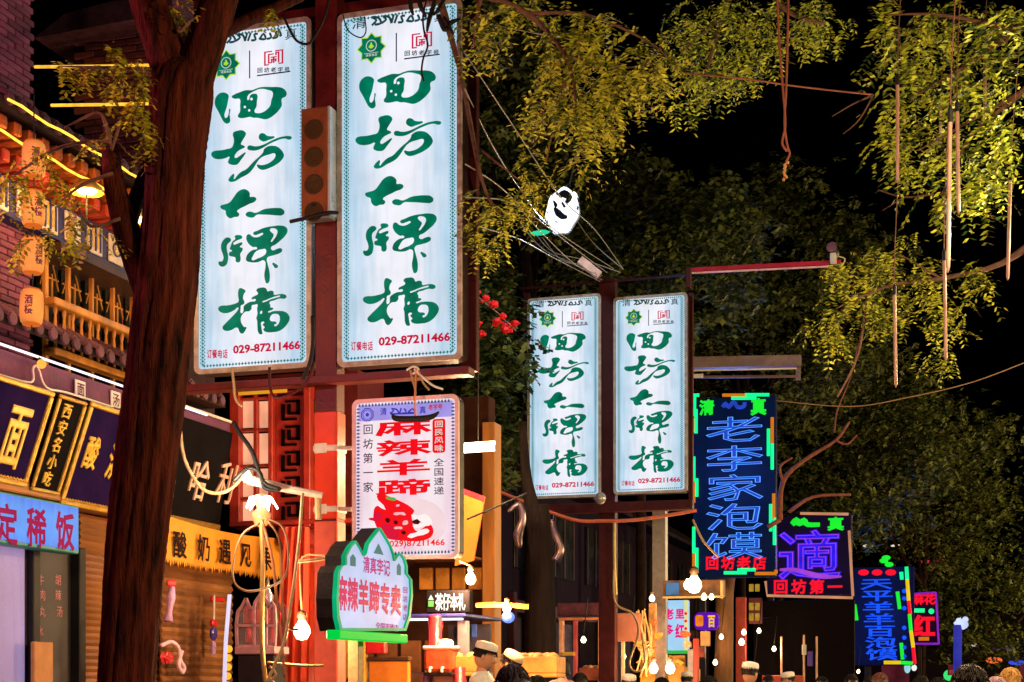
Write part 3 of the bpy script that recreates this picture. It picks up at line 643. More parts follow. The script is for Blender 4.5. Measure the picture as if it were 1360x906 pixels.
# balcony: posts, doors, rail, balusters
XB = XF + .1
YW = mat('yellow_wood', (.50, .22, .03), .5, 0, .4, 5, .25, stretch=(1, .15, 1), rand=.15)
zr = Zat(112, 421); zb = Zat(112, 482); 
for px_, w_ in ((63, .09), (93, .07), (124, .06), (152, .06), (178, .06)):
    u = L(px_, 400)[0]; MB().bbox((u - w_ * .3, zb - .2, -.05), (u + w_ * .3, ze - .8, .0), .006).build('balcony_post', YW, house)
u0 = L(60, 400)[0]; u1 = y_end
MB().bbox((u0, zr - .04, -.02), (u1, zr + .04, .12), .012).build('balcony_rail', YW, house)
MB().bbox((u0, zb - .06, -.02), (u1, zb + .02, .12), .012).build('balcony_rail', YW, house)
bs = MB().lathe([(.012, zb - zr), (.020, (zb - zr) * .9), (.011, (zb - zr) * .8), (.021, (zb - zr) * .5), (.012, (zb - zr) * .25), (.022, (zb - zr) * .18), (.022, 0)], (0, 0, 0), 8, axis='y').build('baluster', YW, house)
i = 0; x = u0 + .1
while x < u1:
    M_ = Matrix.Translation((x, zr, .05))
    if i == 0: bs.matrix_local = M_
    else: part(house, 'baluster', bs, M_)
    x += .155; i += 1
DG = mat('dark_window_glass', (.012, .016, .014), .12, 0, .5, 3, .05, spec=.8)
for i, (pa, pb) in enumerate(((66, 91), (96, 121), (127, 149), (154, 176), (180, 205))):
    ua = L(pa, 400)[0]; ub = L(pb, 400)[0]
    w_ = MB().box((ua, zb, -.16), (ub, ze - .85, -.13)).build('window', DG, house)
    g = MB(); n_ = 3
    for k_ in range(1, n_): g.box((ua + (ub - ua) * k_ / n_ - .008, zr + .1, -.13), (ua + (ub - ua) * k_ / n_ + .008, ze - .95, -.115))
    for k_ in range(8): g.box((ua, zr + .1 + k_ * .2, -.132), (ub, zr + .115 + k_ * .2, -.117))
    g.bar((ua, zr + .2, -.12), ((ua + ub) / 2, zr + .6, -.12), .012, .012).bar((ub, zr + .2, -.12), ((ua + ub) / 2, zr + .6, -.12), .012, .012)
    g.build('lattice', YW, w_, kind='stuff')
MB().box((.95, ze - .86, -1.25), (y_end, ze - .78, .3)).build('ceiling', DWOOD, house)
MB().box((-2, 4.6, -.5), (y_end, 4.68, .1)).build('balcony_floor', DWOOD, house)
# awning with white tube
zA = Zat(75, 490, XF + .35)
AW = mat('plum_awning_cloth', (.12, .025, .085), .7, 0, .3, 5, .2)
awn = thing('plum_awning', 'plum coloured awning with white patches under the tiled eave', 'awning', BASEM.M())
g = MB(); n_ = 40
for i in range(n_):
    ua = -.5 + i * (y_end + .5) / n_; ub = -.5 + (i + 1) * (y_end + .5) / n_
    d = lambda q: .05 * math.sin(q * 5)
    g.add([(ua, zA + .10, .0), (ub, zA + .10, .0), (ub, zA, .38), (ua, zA, .38)], [(0, 1, 2, 3)])
    lo = lambda q: zA - .29 + .03 * abs(math.sin(q * 2.2))
    g.add([(ua, zA, .38), (ub, zA, .38), (ub, lo(ub), .40 + d(ub) * .3), (ua, lo(ua), .40 + d(ua) * .3)], [(0, 3, 2, 1)])
g.build('awning_cloth', AW, awn)
for px_, py_, ch in ((105, 517, '面'), (152, 531, '汤'), (43, 505, '酸')) :
    u, v = L(px_, py_, XF + .4)
    if px_ == 43: continue
    m_ = MB().bbox((u - .09, v - .085, .405), (u + .09, v + .085, .42), .006, 0).glyph(ch, u - .07, v - .07, u + .07, v + .07, .421, .424, 1, off=.02)
    m_.build('patch', [mat('white_cloth', (.7, .68, .75), .7, 0, .1), AW], awn)
o = MB().tube([(XF + .42, 12 - .5, zA + .03), (XF + .42, 12 + y_end, zA + .03)], .013, n=8).build('led_tube', emi('white_led_tube', (1, .84, .92), 1.6, .05, sample=True)); tag(o, 'long white LED tube along the plum awning', 'tube light')
u, v = L(48, 484, XF + .42)
bt = thing('round_orange_lamp', 'small round orange lamp clipped on the awning tube', 'lamp', T(XF + .48, 12 + u, v))
MB().ball((0, 0, 0), .045, 8).build('globe', emi('orange_globe', (1, .35, .05), 1.5, .1), bt, smooth=True); MB().tube([(-.06, 0, -.02), (-.02, 0, .06), (0, 0, .04)], .012).build('clip', BLACK, bt)
wire('cord', [side(XF + .46).p3(*side(XF + .46).uv(*p)) for p in ((0, 498), (41, 508), (44, 490), (48, 486), (52, 492), (62, 515), (90, 522), (150, 541))], .012, WHITEP, 'thin pale cord sagging along the plum awning hem', 'cord')
# plaques leaning out
lean = math.radians(20)
XP = XF + .22
PLN = Plane((XP, 12, Zat(60, 640, XP)), (0, 1, 0), (math.sin(lean), 0, math.cos(lean)))
INDIGO = mat('indigo_lacquer', (.014, .007, .085), .85, 0, .4, 4, .1, col2=(.022, .008, .07), spec=.03); BLKL = mat('black_lacquer', (.006, .005, .007), .8, 0, .3, 4, .1, spec=.05)
GLET = mat('gold_leaf_letters', (.9, .58, .08), .35, .1, .2, 10, .1)
def plaque(label, name, pts, ground, chars, b_=.05, carve=True):
    q = picks(PLN, *pts); ua = (q[0][0] + q[3][0]) / 2; ub = (q[1][0] + q[2][0]) / 2; va = (q[2][1] + q[3][1]) / 2; vb = (q[0][1] + q[1][1]) / 2
    O = Plane(PLN.p3(ua, va), PLN.u, PLN.v); W2, H2 = ub - ua, vb - va
    t = thing(name, label, 'sign board', O.M(), 'plaques over the noodle shop')
    MB().box((0, 0, -.05), (W2, H2, 0)).build('board', ground, t)
    for (x0, y0, x1, y1) in ((0, 0, W2, b_), (0, H2 - b_, W2, H2), (0, b_, b_, H2 - b_), (W2 - b_, b_, W2, H2 - b_)): MB().bbox((x0, y0, -.055), (x1, y1, .03), .012).build('gilt_border', GOLD, t)
    if carve:
        g = MB()
        for i in range(int(W2 / .05)): g.bar((i * .05 + .01, .055, .02), (i * .05 + .03, .075, .02), .012, .01, up=(0, 0, 1)).bar((i * .05 + .03, .075, .02), (i * .05 + .05, .055, .02), .012, .01)
        g.build('carved_beading', GOLD, t, kind='stuff')
    for ch, cx_, cy_, s_ in chars:
        a_, b2 = PLN.uv(cx_, cy_); a_ -= ua; b2 -= va
        MB().glyph(ch, a_ - s_[0] / 2, b2 - s_[1] / 2, a_ + s_[0] / 2, b2 + s_[1] / 2, .0, .02, off=.03).build('character', GLET, t)
    return t
plaque('big indigo plaque with one large gold character at the photo edge', 'wide_plaque', [(-60, 478), (72, 522), (32, 646), (-80, 625)], INDIGO, [('面', 20, 576, (.34, .66)), ('拉', -42, 560, (.34, .66))])
plaque('narrow black upright plaque with five small gold characters', 'narrow_plaque', [(80, 524), (115, 534), (76, 658), (38, 650)], BLKL, [(c, 88 - i * 6.6, 545 + i * 22.5, (.15, .16)) for i, c in enumerate('西安名小吃')], .035, False)
plaque('indigo plaque with two gold characters, cut off by the tree trunk', 'wide_plaque', [(120, 536), (235, 566), (200, 700), (80, 661)], INDIGO, [('酸', 121, 600, (.24, .36)), ('汤', 152, 612, (.26, .40))])
# beam, blue box, door, shutters
q0 = L(0, 656); 
zc = Zat(60, 664); MB().bbox((-1, zc - .02, -.2), (y_end + .3, zc + .16, .18), .015).build('wood_beam', mat('orange_beam', (.40, .17, .05), .6, 0, .35, 5, .3, stretch=(.2, 1, 1)), house)
P = side(XF + .3); a = P.uv(-70, 720); b = P.uv(105, 690); zt_ = P.uv(60, 664)[1]; zb_ = P.uv(60, 728)[1]
t = thing('blue_lightbox', 'glowing blue shop lightbox with crimson characters at the left edge', 'sign', P.re(105, 736).M())
z0 = P.uv(105, 736)[1]; H_ = zt_ - z0; ul = a[0] - b[0]
MB().bbox((ul, 0, -.2), (0, H_, 0), .01).build('casing', mat('teal_edge', (.02, .25, .22), .5), t)
MB().box((ul + .03, .035, .0), (-.03, H_ - .02, .012)).build('light_panel', lightbox('backlit_blue', 1, srgb(105, 165, 255), srgb(70, 100, 245), .9, 'Y', (-.2, H_ + .2)), t)
for i, (ch, px_) in enumerate((('定', 8), ('稀', 47), ('饭', 85), ('必', -30))):
    u, v = P.uv(px_, 695 + px_ * .12); u -= b[0]; v -= z0; MB().glyph(ch, u - .16, v - .19, u + .16, v + .20, .012, .018, off=.035).build('character', emi('blue_box_crimson_print', srgb(165, 8, 75), .9, .1), t)
P = side(XF - .1)
def loc(px_, py_): a_ = side(XF - .1).uv(px_, py_); return a_[0] - 12, a_[1]
MB().bbox((-.6, 0, -.12), (loc(29, 800)[0], zb_ + .1, -.06), .01).build('white_door', emi('white_door_glow', (.42, .34, .75), .5, .2, 1.5, base=(.25, .2, .3)), house)  # lavender light on the door is put into its material as a glow
ua, ub = loc(31, 800)[0], loc(100, 800)[0]
MB().bbox((ua, 0, -.14), (ua + .12, zb_ + .1, .02), .01).build('door_post', BLACK, house)
dd = MB().box((ua + .12, 0, -.12), (ub - .1, zb_ + .1, -.09)).build('glass_door', mat('dark_door_glass', (.005, .004, .012), .7, 0, .4, 3, .02, spec=.9), house)
g = MB()
random.seed(3)
for i, (px_, py_, c) in enumerate(((53, 770, '牛'), (55, 790, '肉'), (55, 812, '丸'), (52, 838, '水'), (46, 862, '羊'), (76, 770, '胡'), (76, 790, '辣'), (78, 812, '汤'))):
    u, v = loc(px_, py_); g.glyph(c, u - .055, v - .06, u + .055, v + .06, -.089, -.087)
g.build('door_lettering', mat('faded_pink_print', (.45, .16, .2), .7), dd, kind='stuff')
MB().bbox((ub - .1, 0, -.14), (ub + .02, zb_ + .1, .02), .01).build('door_post', BLACK, house)
SLAT = mat('rolled_bamboo_slat', (.27, .12, .04), .5, 0, .4, 5, .35, stretch=(.25, 1, 1), rand=.22)
def shutter(par, u0, u1, z_lo, z_hi, w_, step=.085, bm_=None):
    src = MB().add([(u0, 0, 0), (u1, 0, 0), (u1, step * .45, .028), (u0, step * .45, .028), (u1, step * .97, .006), (u0, step * .97, .006), (u1, step * .97, -.01), (u0, step * .97, -.01), (u1, 0, -.01), (u0, 0, -.01)], [(0, 1, 2, 3), (3, 2, 4, 5), (5, 4, 6, 7), (7, 6, 8, 9), (9, 8, 1, 0), (0, 3, 5, 7, 9), (1, 8, 6, 4, 2)]).build('slat', SLAT, par, Matrix.Translation((0, z_lo, w_)))
    z = z_lo + step
    while z < z_hi - step: part(par, 'slat', src, Matrix.Translation((random.uniform(-.01, .01), z, w_))); z += step
shutter(house, ub + .06, y_end, 1.0, zc - .05, -.10, .07)
ob = MB().bbox((0, 0, 0), (.32, .75, .05), .01).build('cardboard_sheet', mat('cardboard', (.42, .2, .08), .8, 0, .2, 4), None, side(XF + .05).re(40, 906).M() @ Matrix.Translation((0, -.35, 0))); tag(ob, 'brown cardboard sheet leaning at the dark glass door', 'cardboard')
wl_ = thing('pink_fill_lantern', 'pink glass wall lantern farther left on the shop row', 'lamp', T(XF + .9, 8.2, 6.0))  # added unseen lamp that tints the brick facade pink
MB().lathe([(.02, -.22), (.12, -.18), (.15, 0), (.12, .18), (.02, .22)], (0, 0, 0), 12).build('glass_shade', emi('pink_glass', (1, .2, .4), 3, .05), wl_, smooth=True); MB().tube([(0, 0, .2), (0, 0, .4), (-.9, 0, .45)], .03).build('wall_arm', BLACK, wl_)
point('pink_fill_light', (XF + 1.15, 8.4, 5.9), 300, (1, .22, .32), .15)
# paper lanterns in a string
LAN = emi('paper_lantern', (1, .36, .08), .5, .3, 5, sample=True, base=(.35, .16, .05)); LRIM = emi('lantern_orange_rim', (1, .2, .02), .6, .1)
Dl = 12.6; r0 = None
gp = 'paper lanterns hanging by the brick wall'
proto = None
for i, (x, y0, y1) in enumerate(((45, 188, 236), (44, 253, 302), (43, 313, 366), (42, 384, 432))):
    p = at(x, (y0 + y1) / 2, Dl); R_ = 15.5 / F * Dl; hh = (y1 - y0) / 2 / F * Dl
    lab = ['topmost paper lantern of the string, under the frieze', 'second paper lantern from the top, half behind leaves', 'third paper lantern from the top, beside the balcony post', 'lowest paper lantern of the string, above the tiled eave'][i]
    if proto is None:
        t = proto = thing('paper_lantern', lab, 'lantern', Matrix.Translation(p) @ Matrix.Rotation(.5, 4, 'Z'), gp)
        pr = [(.045, -hh), (R_ * .72, -hh * .93)] + [(R_ * (1 + .02 * (k % 2)) * (1 - .12 * abs(k / 7 - 1) ** 3), hh * (k / 7 - 1) * .86) for k in range(15)] + [(R_ * .72, hh * .93), (.045, hh)]
        MB().lathe(pr, (0, 0, 0), 18).build('paper_shade', LAN, t, smooth=True)
        for s in (-1, 1): MB().lathe([(R_ * .74, s * hh * .86), (R_ * .76, s * hh * .99), (.06, s * hh * 1.02)], (0, 0, 0), 18).build('rim', LRIM, t, smooth=True)
        g = MB()
        for k_, c in enumerate('酒楼'):
            v, f = glyph(c, .03); q = v.copy(); a_ = (v[:, 0] - .5) * .7 + math.radians(-75)
            q = np.stack([np.cos(a_) * (R_ * 1.03), np.sin(a_) * (R_ * 1.03), (v[:, 1] - 1 + (1 - k_) * 1.0) * hh * .55 + 0], 1) * 1.0; q[:, :2] *= (1 + v[:, 2:3] * .01); g.add(q, f)
        g.build('lettering', mat('lantern_ink', (.10, .02, .06), .8), t, kind='stuff')
    else: dup(proto, Matrix.Translation(p) @ Matrix.Rotation(.5 + random.uniform(-.5, .5), 4, 'Z') @ Matrix.Rotation(random.uniform(-.06, .06), 4, 'X'), lab, gp)
    point('lantern_bulb', p + Vector((.3, -.3, 0)), 5, (1, .5, .15), .1) if i in (1, 3) else None
wire('cord', [at(45, 120, Dl), at(45, 250, Dl), at(42, 440, Dl)], .006, BLACK, 'black cord the paper lanterns hang on', 'cord')
# gold ceiling lamps
for i, (x, y, l_) in enumerate(((115, 253, 'gold dome lamp under the eave, above the balcony'), (179, 290, 'gold dome lamp seen between trunk and branch'))):
    p = at(x, y, 14.2 + i * .6); t = thing('dome_lamp', l_, 'lamp', Matrix.Translation(p), 'gold dome lamps under the eave')
    MB().lathe([(.02, .10), (.07, .09), (.14, .03), (.165, -.02), (.15, -.02), (.12, .03)], (0, 0, 0), 18).build('shade', GOLD, t, smooth=True)
    MB().ball((0, 0, 0), (.10, .10, .04), 8).build('bulb', emi('warm_bulb', (1, .72, .3), 6, .02), t, smooth=True)
    MB().tube([(0, 0, .1), (0, 0, ze - .82 - p.z)], .008).build('rod', BLACK, t)
    point('dome_lamp_light', p + Vector((0, .0, -.12)), (55, 12)[i], (1, .55, .12), .08)
# back gable in purple brick with yellow rope lines (behind the trunk)
g0 = at(150, 260, 19); PG = front(g0.y); a = PG.uv(96, 260); b = PG.uv(235, 28)
tw = thing('brick_gable_tower', 'dark purple brick gable behind the tree trunk with yellow light lines', 'building', PG.re(150, 260).M())
PG2 = PG.re(150, 260); a = PG2.uv(112, 270); b = PG2.uv(248, 34)
bmx = MB().box((a[0], -g0.z, -.7), (b[0], b[1], -.05)).build('wall', WALLM, tw)
src = None; x = a[0]; z = a[1]; r_ = 0
while z < b[1]:
    x = a[0] - (.15 if r_ % 2 else 0)
    while x < PG2.uv(232, 200)[0]:
        if src is None: src = MB().bbox((0, 0, -.05), (.29, .075, 0), .006).build('brick', BRK, tw, Matrix.Translation((x, z, 0)))
        elif nb < 420 and x + .29 < b[0]: part(tw, 'brick', src, Matrix.Translation((x, z, random.uniform(-.008, .012))))
        x += .30
    z += .088; r_ += 1
MB().poly([(a[0] - .5, b[1] - .05), (b[0], b[1] + .02), (b[0], b[1] + .35), (a[0] - .05, b[1] + .2)], -.8, .35).build('roof', mat('purple_roof_tile', (.07, .03, .06), .8, 0, .4, 8, .5), tw)
pts_l = PG2.uv(45, 88)[0], PG2.uv(215, 140)[0]
for i, (y, xa, l_) in enumerate(((89, 46, 'upper straight yellow light line beside the trunk'), (140, 68, 'lower straight yellow light line beside the trunk'))):
    P_ = PG.off(.12); o = MB().tube([P_.p3(*P_.uv(xa, y)), P_.p3(*P_.uv(140, y - 1)), P_.p3(*P_.uv(230, y - 3))], .019, n=6).build('rope_light', emi('amber_rope_light', (1, .50, .04), 1.3, .3, 9, sample=True)); tag(o, l_, 'rope light', 'yellow rope lights')
    bx = MB(); q = P_.uv(xa + 20, y)

# ================================================================== second shop: yoghurt banner, black board
YS0 = Yat(214); YS1 = Yat(304)
B2 = Plane((XF, YS0, 0), (0, 1, 0), (0, 0, 1))
sh2 = thing('yoghurt_shop', 'shop with bamboo shutter and black calligraphy board right of the trunk', 'building', B2.M())
wl = YS1 - YS0; wp = Yat(309, XF + .4) - YS0
L2 = lambda px, py, X=XF: (side(X).uv(px, py)[0] - YS0, side(X).uv(px, py)[1])
MB().box((-.3, 0, -1.5), (wl, 5.6, -.2)).build('wall', WALLM, sh2)
zt2 = Zat(280, 545); tile_row(sh2, -.2, wp - .1, zt2 + .30, -.3, .35, .25, .2)
MB().box((-.2, zt2 - .02, -.2), (wp, zt2 + .04, .3)).build('roof_board', DWOOD, sh2)
MB().box((-.3, 5.6, -1.5), (wl, 6.3, -.4)).build('upper_wall', mat('pink_lit_plaster', (.55, .12, .22), .8, 0, .3, 3), sh2)
aw2 = thing('plum_awning', 'short plum awning above the black calligraphy board', 'awning', B2.M())
za2 = Zat(275, 553, XF + .35)
g = MB()
for i in range(24):
    ua = -.2 + i * (wp + .2) / 24; ub = -.2 + (i + 1) * (wp + .2) / 24; lo = lambda q: za2 - .33 + .04 * abs(math.sin(q * 2.5))
    g.add([(ua, za2 + .08, -.1), (ub, za2 + .08, -.1), (ub, za2, .36), (ua, za2, .36)], [(0, 1, 2, 3)]).add([(ua, za2, .36), (ub, za2, .36), (ub, lo(ub), .38), (ua, lo(ua), .38)], [(0, 3, 2, 1)])
g.build('awning_cloth', AW, aw2); MB().tube([(-.2, za2 + .02, .38), (wp, za2 + .02, .38)], .018).build('front_bar', WHITEP, aw2)
PLN = Plane((XF + .1, 12, Zat(270, 800, XF + .1)), (0, 1, 0), (math.sin(.16), 0, math.cos(.16)))
q = picks(PLN, (225, 560), (307, 590), (305, 700), (216, 682)); 
O = Plane(PLN.p3(q[3][0], q[2][1]), PLN.u, PLN.v); H2 = q[0][1] - q[2][1] + .1; W2 = q[1][0] - q[3][0]
t = thing('black_calligraphy_board', 'black board with pale flowing calligraphy over the orange banner', 'sign board', O.M())
MB().box((0, 0, -.05), (W2, H2, 0)).build('board', mat('charcoal_board', (.006, .005, .006), .85, 0, .5, 2, .1, spec=.05), t)
MB().bbox((0, -.16, -.06), (W2, .0, .02), .01).build('carved_rail', mat('carved_gold_rail', (.35, .20, .03), .5, .3, .6, 40, .9), t)
for ch, px_, py_, s_ in (('哈', 264, 636, (.44, .52)), ('利', 300, 640, (.44, .55))):
    u, v = PLN.uv(px_, py_); u -= q[3][0]; v -= q[2][1]; MB().glyph(ch, u - s_[0] / 2, v - s_[1] / 2, u + s_[0] / 2, v + s_[1] / 2, 0, .02, off=.0, sh=.25).build('character', mat('pale_pink_letters', (.75, .48, .40), .5), t)
P = side(XF + .35); q = picks(P, (214, 680), (372, 712), (372, 762), (214, 748))
u0, u1 = q[0][0], q[1][0]; zt3, zb3 = q[0][1], q[2][1] * .5 + q[3][1] * .5
zt3 = (P.uv(225, 683)[1] + P.uv(350, 712)[1]) / 2; zb3 = (P.uv(225, 748)[1] + P.uv(350, 765)[1]) / 2
t = thing('orange_yoghurt_banner', 'orange cloth banner with black characters and zigzag hem', 'banner', Plane((XF + .35, u0, zb3), (0, 1, 0), (0, 0, 1)).M())
W2 = u1 - u0; H2 = zt3 - zb3; g = MB(); n_ = 60
wv = lambda q_, h: .03 * math.sin(q_ * 4.3) * (1 - h)
for i in range(n_):
    a_ = W2 * i / n_; b_ = W2 * (i + 1) / n_; top = lambda q_: H2 - .06 * math.sin(math.pi * q_ / W2)
    g.add([(a_, 0.04, wv(a_, 0)), (b_, .04, wv(b_, 0)), (b_, top(b_), 0), (a_, top(a_), 0)], [(0, 1, 2, 3)])
    g.add([(a_, .04, wv(a_, 0)), ((a_ + b_) / 2, -.05 + .02 * (i % 3), wv(a_, 0)), (b_, .04, wv(b_, 0))], [(0, 1, 2)])
g.build('cloth', mat('orange_cloth', (.75, .30, .015), .7, 0, .12, 3, .15), t)
for i, ch in enumerate('酸奶遇见果'):
    px_ = (235, 267, 295, 323, 350)[i]; u, v = P.uv(px_, 724 + i * 4.5); u -= u0; v -= zb3
    MB().glyph(ch, u - .155, v - .15, u + .155, v + .17, .035, .045, off=.02).build('character', mat('black_ink', (.02, .012, .01), .7), t)
# bamboo shutter and small things hung on it
shutter(sh2, .02, wl + .1, 1.0, Zat(270, 735) + .2, -.02, .095)
def hung(name, label, cat, px, py, X, build):
    p = side(X).p3(*side(X).uv(px, py)); t = thing(name, label, cat, Plane(p, (0, 1, 0), (0, 0, 1)).M()); build(t); return t
PLU = mat('lilac_plastic', (.55, .35, .7), .35, 0, .3, 9); REDX = mat('red_plastic', (.6, .02, .03), .35, 0, .2, 6); IND = mat('indigo_glass', (.06, .05, .3), .2, 0, .4, 8)
def b1(t):
    MB().bbox((-.07, .18, 0), (.10, .26, .05), .02).build('red_cap', REDX, t)
    MB().tube([(.03, .18, .03), (.0, .05, .03), (-.03, -.1, .03), (-.06, -.22, .03)], [.03, .055, .03, .06], n=8, smooth=3).build('wrapped_body', PLU, t, smooth=True)
hung('hanging_ribbon_bundle', 'lilac bundle with red cap hung at the left of the shutter', 'ornament', 224, 800, XF + .12, b1)
def b2(t):
    MB().bbox((-.05, .12, 0), (.07, .2, .06), .015).build('red_cap', REDX, t); MB().ball((.01, .03, .03), (.07, .09, .04), 8).build('indigo_body', IND, t)
    MB().ball((0, -.14, .03), (.05, .09, .03), 7, jit=.15).build('lilac_tassel', PLU, t); MB().tube([(.02, .2, .03), (.03, .5, .03)], .012).build('string', WHITEP, t)
hung('hanging_bell_ornament', 'indigo and red ornament hanging on the right of the shutter', 'ornament', 280, 845, XF + .12, b2)
def b3(t):
    MB().tube([(-.25, .1, .04), (-.05, .15, .05), (.12, .08, .05), (.16, -.06, .05), (.25, -.14, .05), (.2, -.2, .05), (.12, -.1, .05), (.2, .05, .05)], .025, n=7, smooth=4).build('looped_tube', mat('pink_white_plastic', (.75, .55, .72), .35, 0, .2, 6), t, smooth=True)
    MB().ball((-.1, -.03, .03), (.14, .07, .03), 8, jit=.2).build('flower_cluster', REDX, t)
hung('looped_pink_hose', 'looped pinkish white hose with red flowers on the shutter', 'ornament', 225, 870, XF + .12, b3)
o = MB().bbox((0, 0, 0), (.3, .05, .05), .01).build('red_hook_bar', REDX, None, side(XF + .1).re(278, 798).M()); tag(o, 'short red bar on the bamboo shutter', 'bar')
P = side(XF + .45); o = MB().tube([P.p3(*P.uv(*p)) for p in ((305, 790), (300, 850), (296, 960))], .025, n=8).build('white_tube_light', emi('dim_white_tube', (.85, .75, 1), .9, .1)); tag(o, 'upright white tube beside the bamboo shutter', 'tube light')
# small bulbs in a vertical row
g = thing('amber_bulb_string', 'vertical string of amber bulbs right of the bamboo shutter', 'string light', Matrix.Translation(P.p3(*P.uv(305, 860))))
for i in range(6):
    p = P.p3(*P.uv(304 - i * .5, 862 + i * 12)) - P.p3(*P.uv(305, 860)); MB().ball(p, .045, 7).build('bulb', emi('amber_bulb', (1, .45, .04), 1.2, .1), g, smooth=True)

# ================================================================== red lattice bay between shop and post
YL = 17.6
PL = front(YL); PLb = PL.re(360, 700)
bay = thing('red_lattice_bay', 'red lacquered bay with paper windows and fretwork panel behind the post', 'building', PLb.M())
def bb(x0, y0, x1, y1): a_ = PLb.uv(x0, y1); b_ = PLb.uv(x1, y0); return a_[0], a_[1], b_[0], b_[1]
REDL = mat('red_lacquer', (.42, .035, .022), .45, 0, .3, 4, .15, rand=.08)
q = bb(306, 488, 470, 702); MB().box((q[0], q[1], -1.0), (q[2], q[3], -.12)).build('wall', mat('deep_red_wall', (.09, .012, .012), .7), bay)
for x0, x1 in ((306, 319), (357, 363), (404, 413)): q = bb(x0, 510, x1, 700); MB().bbox((q[0], q[1], -.12), (q[2], q[3], .03), .01).build('upright', REDL, bay)
for y0, y1, xa, xb in ((688, 700, 306, 470), (518, 524, 319, 413)): q = bb(xa, y0, xb, y1); MB().bbox((q[0], q[1], -.11), (q[2], q[3], .045), .01).build('rail', REDL, bay)
PAP = emi('glowing_window_paper', (1, .48, .28), .7, .35, 2.2, sample=True, base=(.7, .5, .4))  # lamp light falling on the paper is put in as its own glow
for r_, (ya, yb) in enumerate(((532, 566), (575, 615), (622, 658), (666, 690))):
    for xa, xb in ((319, 336), (341, 357)):
        q = bb(xa, ya, xb, yb); MB().box((q[0] - .01, q[1] - .01, -.10), (q[2] + .01, q[3] + .01, -.08)).build('window_paper', PAP, bay)
for y in (529, 571, 618, 662): q = bb(319, y - 2.5, 357, y + 2.5); MB().bbox((q[0], q[1], -.09), (q[2], q[3], .0), .006).build('glazing_bar', REDL, bay)
q = bb(336, 524, 341, 690); MB().bbox((q[0], q[1], -.085), (q[2], q[3], -.005), .006).build('glazing_bar', REDL, bay)
q = bb(319, 515, 383, 528); MB().bbox((q[0], q[1] + .02, .03), (q[2], q[3] + .04, .06), .004).build('yellow_strip', emi('yellow_lit_strip', (1, .42, .02), .75, .1), bay)
FRET = mat('black_fretwork', (.006, .002, .003), .8)
q = bb(364, 524, 404, 700); MB().box((q[0], q[1], -.12), (q[2], q[3], -.06)).build('fret_backing', REDL, bay)
for i in range(5):
    y = 530 + i * 34; g = MB()
    for (x0, y0, x1, y1) in ((377, y, 396, y + 4), (392, y, 396, y + 20), (382, y + 16, 396, y + 20), (380, y + 6, 384, y + 20), (372, y + 24, 392, y + 28), (372, y + 6, 376, y + 28)):
        q = bb(x0, y0, x1, y1); g.box((q[0], q[1], -.06), (q[2], q[3], -.03))
    g.build('fret_motif', FRET, bay)
for i in range(5):
    for k_ in range(2):
        q = bb(415 + k_ * 8, 530 + i * 32, 421 + k_ * 8, 548 + i * 32); MB().bbox((q[0], q[1], -.11), (q[2], q[3], -.07), .005).build('small_pane', emi('olive_gold_pane', (.6, .35, .03), .35, .5, 9), bay)
q = bb(376, 700, 404, 960); MB().lathe([((q[2] - q[0]) / 2, -PLb.o.z), ((q[2] - q[0]) / 2, 0)], ((q[0] + q[2]) / 2, 0, -.35), 24, axis='y').build('column', RPOST, bay, smooth=True)
q = bb(306, 700, 470, 960); MB().box((q[0], -PLb.o.z, -3.0), (q[2], q[1], -2.7)).build('lower_wall', mat('brown_dim_wall', (.06, .03, .02), .8), bay)
q = bb(378, 700, 400, 720); MB().bbox((q[0] - .08, q[1] - .05, -.6), (q[2] + .08, 0, .06), .03).build('bracket', REDL, bay)
# orange hanging cloth on the column
P = front(16.9); q = (*P.uv(366, 960), *P.uv(404, 700))
t = thing('orange_red_drape', 'orange red cloth drape hanging down beside the lit bulb', 'drape', P.re(385, 906).M()); q0 = P.re(385, 906)
g = MB(); n_ = 26
for i in range(n_):
    for k_ in range(6):
        pts = []
        for (ii, kk) in ((i, k_), (i + 1, k_), (i + 1, k_ + 1), (i, k_ + 1)):
            yy = 700 + kk * 45; xl = 378 - kk * 3.2; xr = 410; u, v = q0.uv(xl + (xr - xl) * ii / n_, yy); pts.append((u, v, .035 * math.sin(ii * .9 + kk * .4) * (1 - .4 * (kk == 0))))
        g.add(pts, [(0, 3, 2, 1)])
g.build('cloth', mat('orange_red_cloth', (.75, .055, .012), .6, 0, .15, 4, .1), t, smooth=True)
# ================================================================== lamps near the post
def bulb(name, label, p, r, W_, col=WARMW, s=9, cat='bulb', group=None, cap=True, pend=None, lr=None):
    t = thing(name, label, cat, Matrix.Translation(p), group)
    MB().lathe([(.002, -r * 1.1), (r * .6, -r * .95), (r, -r * .2), (r * .9, r * .4), (r * .45, r * 1.1), (r * .4, r * 1.3)], (0, 0, 0), 14).build('glass_bulb', emi('bulb_glow_%d' % int(s * 10), (1, .80, .5), s, .01), t, smooth=True)
    if cap: MB().lathe([(r * .42, r * 1.2), (r * .5, r * 1.5), (r * .62, r * 1.6), (r * .5, r * 2.2), (r * .2, r * 2.4)], (0, 0, 0), 12).build('lamp_holder', mat('brown_bakelite', (.12, .06, .04), .5), t, smooth=True)
    if pend: MB().tube([(0, 0, r * 2.4)] + [tuple(Vector(q) - p) for q in pend], .009, n=5, smooth=3).build('flex', BLACK if s < 8 else CREAM, t)
    if W_: point('bulb_light', p + Vector((0, -.16 - r, -.02)), W_, col, lr or r)
    return t
D1 = 13.2
bulb('hanging_bulb', 'bright bulb on a white cord in front of the orange drape', at(401, 838, D1), .075, 110, (1, .5, .22), pend=[at(399, 780, D1), at(401, 740, D1), at(430, 738, D1)])
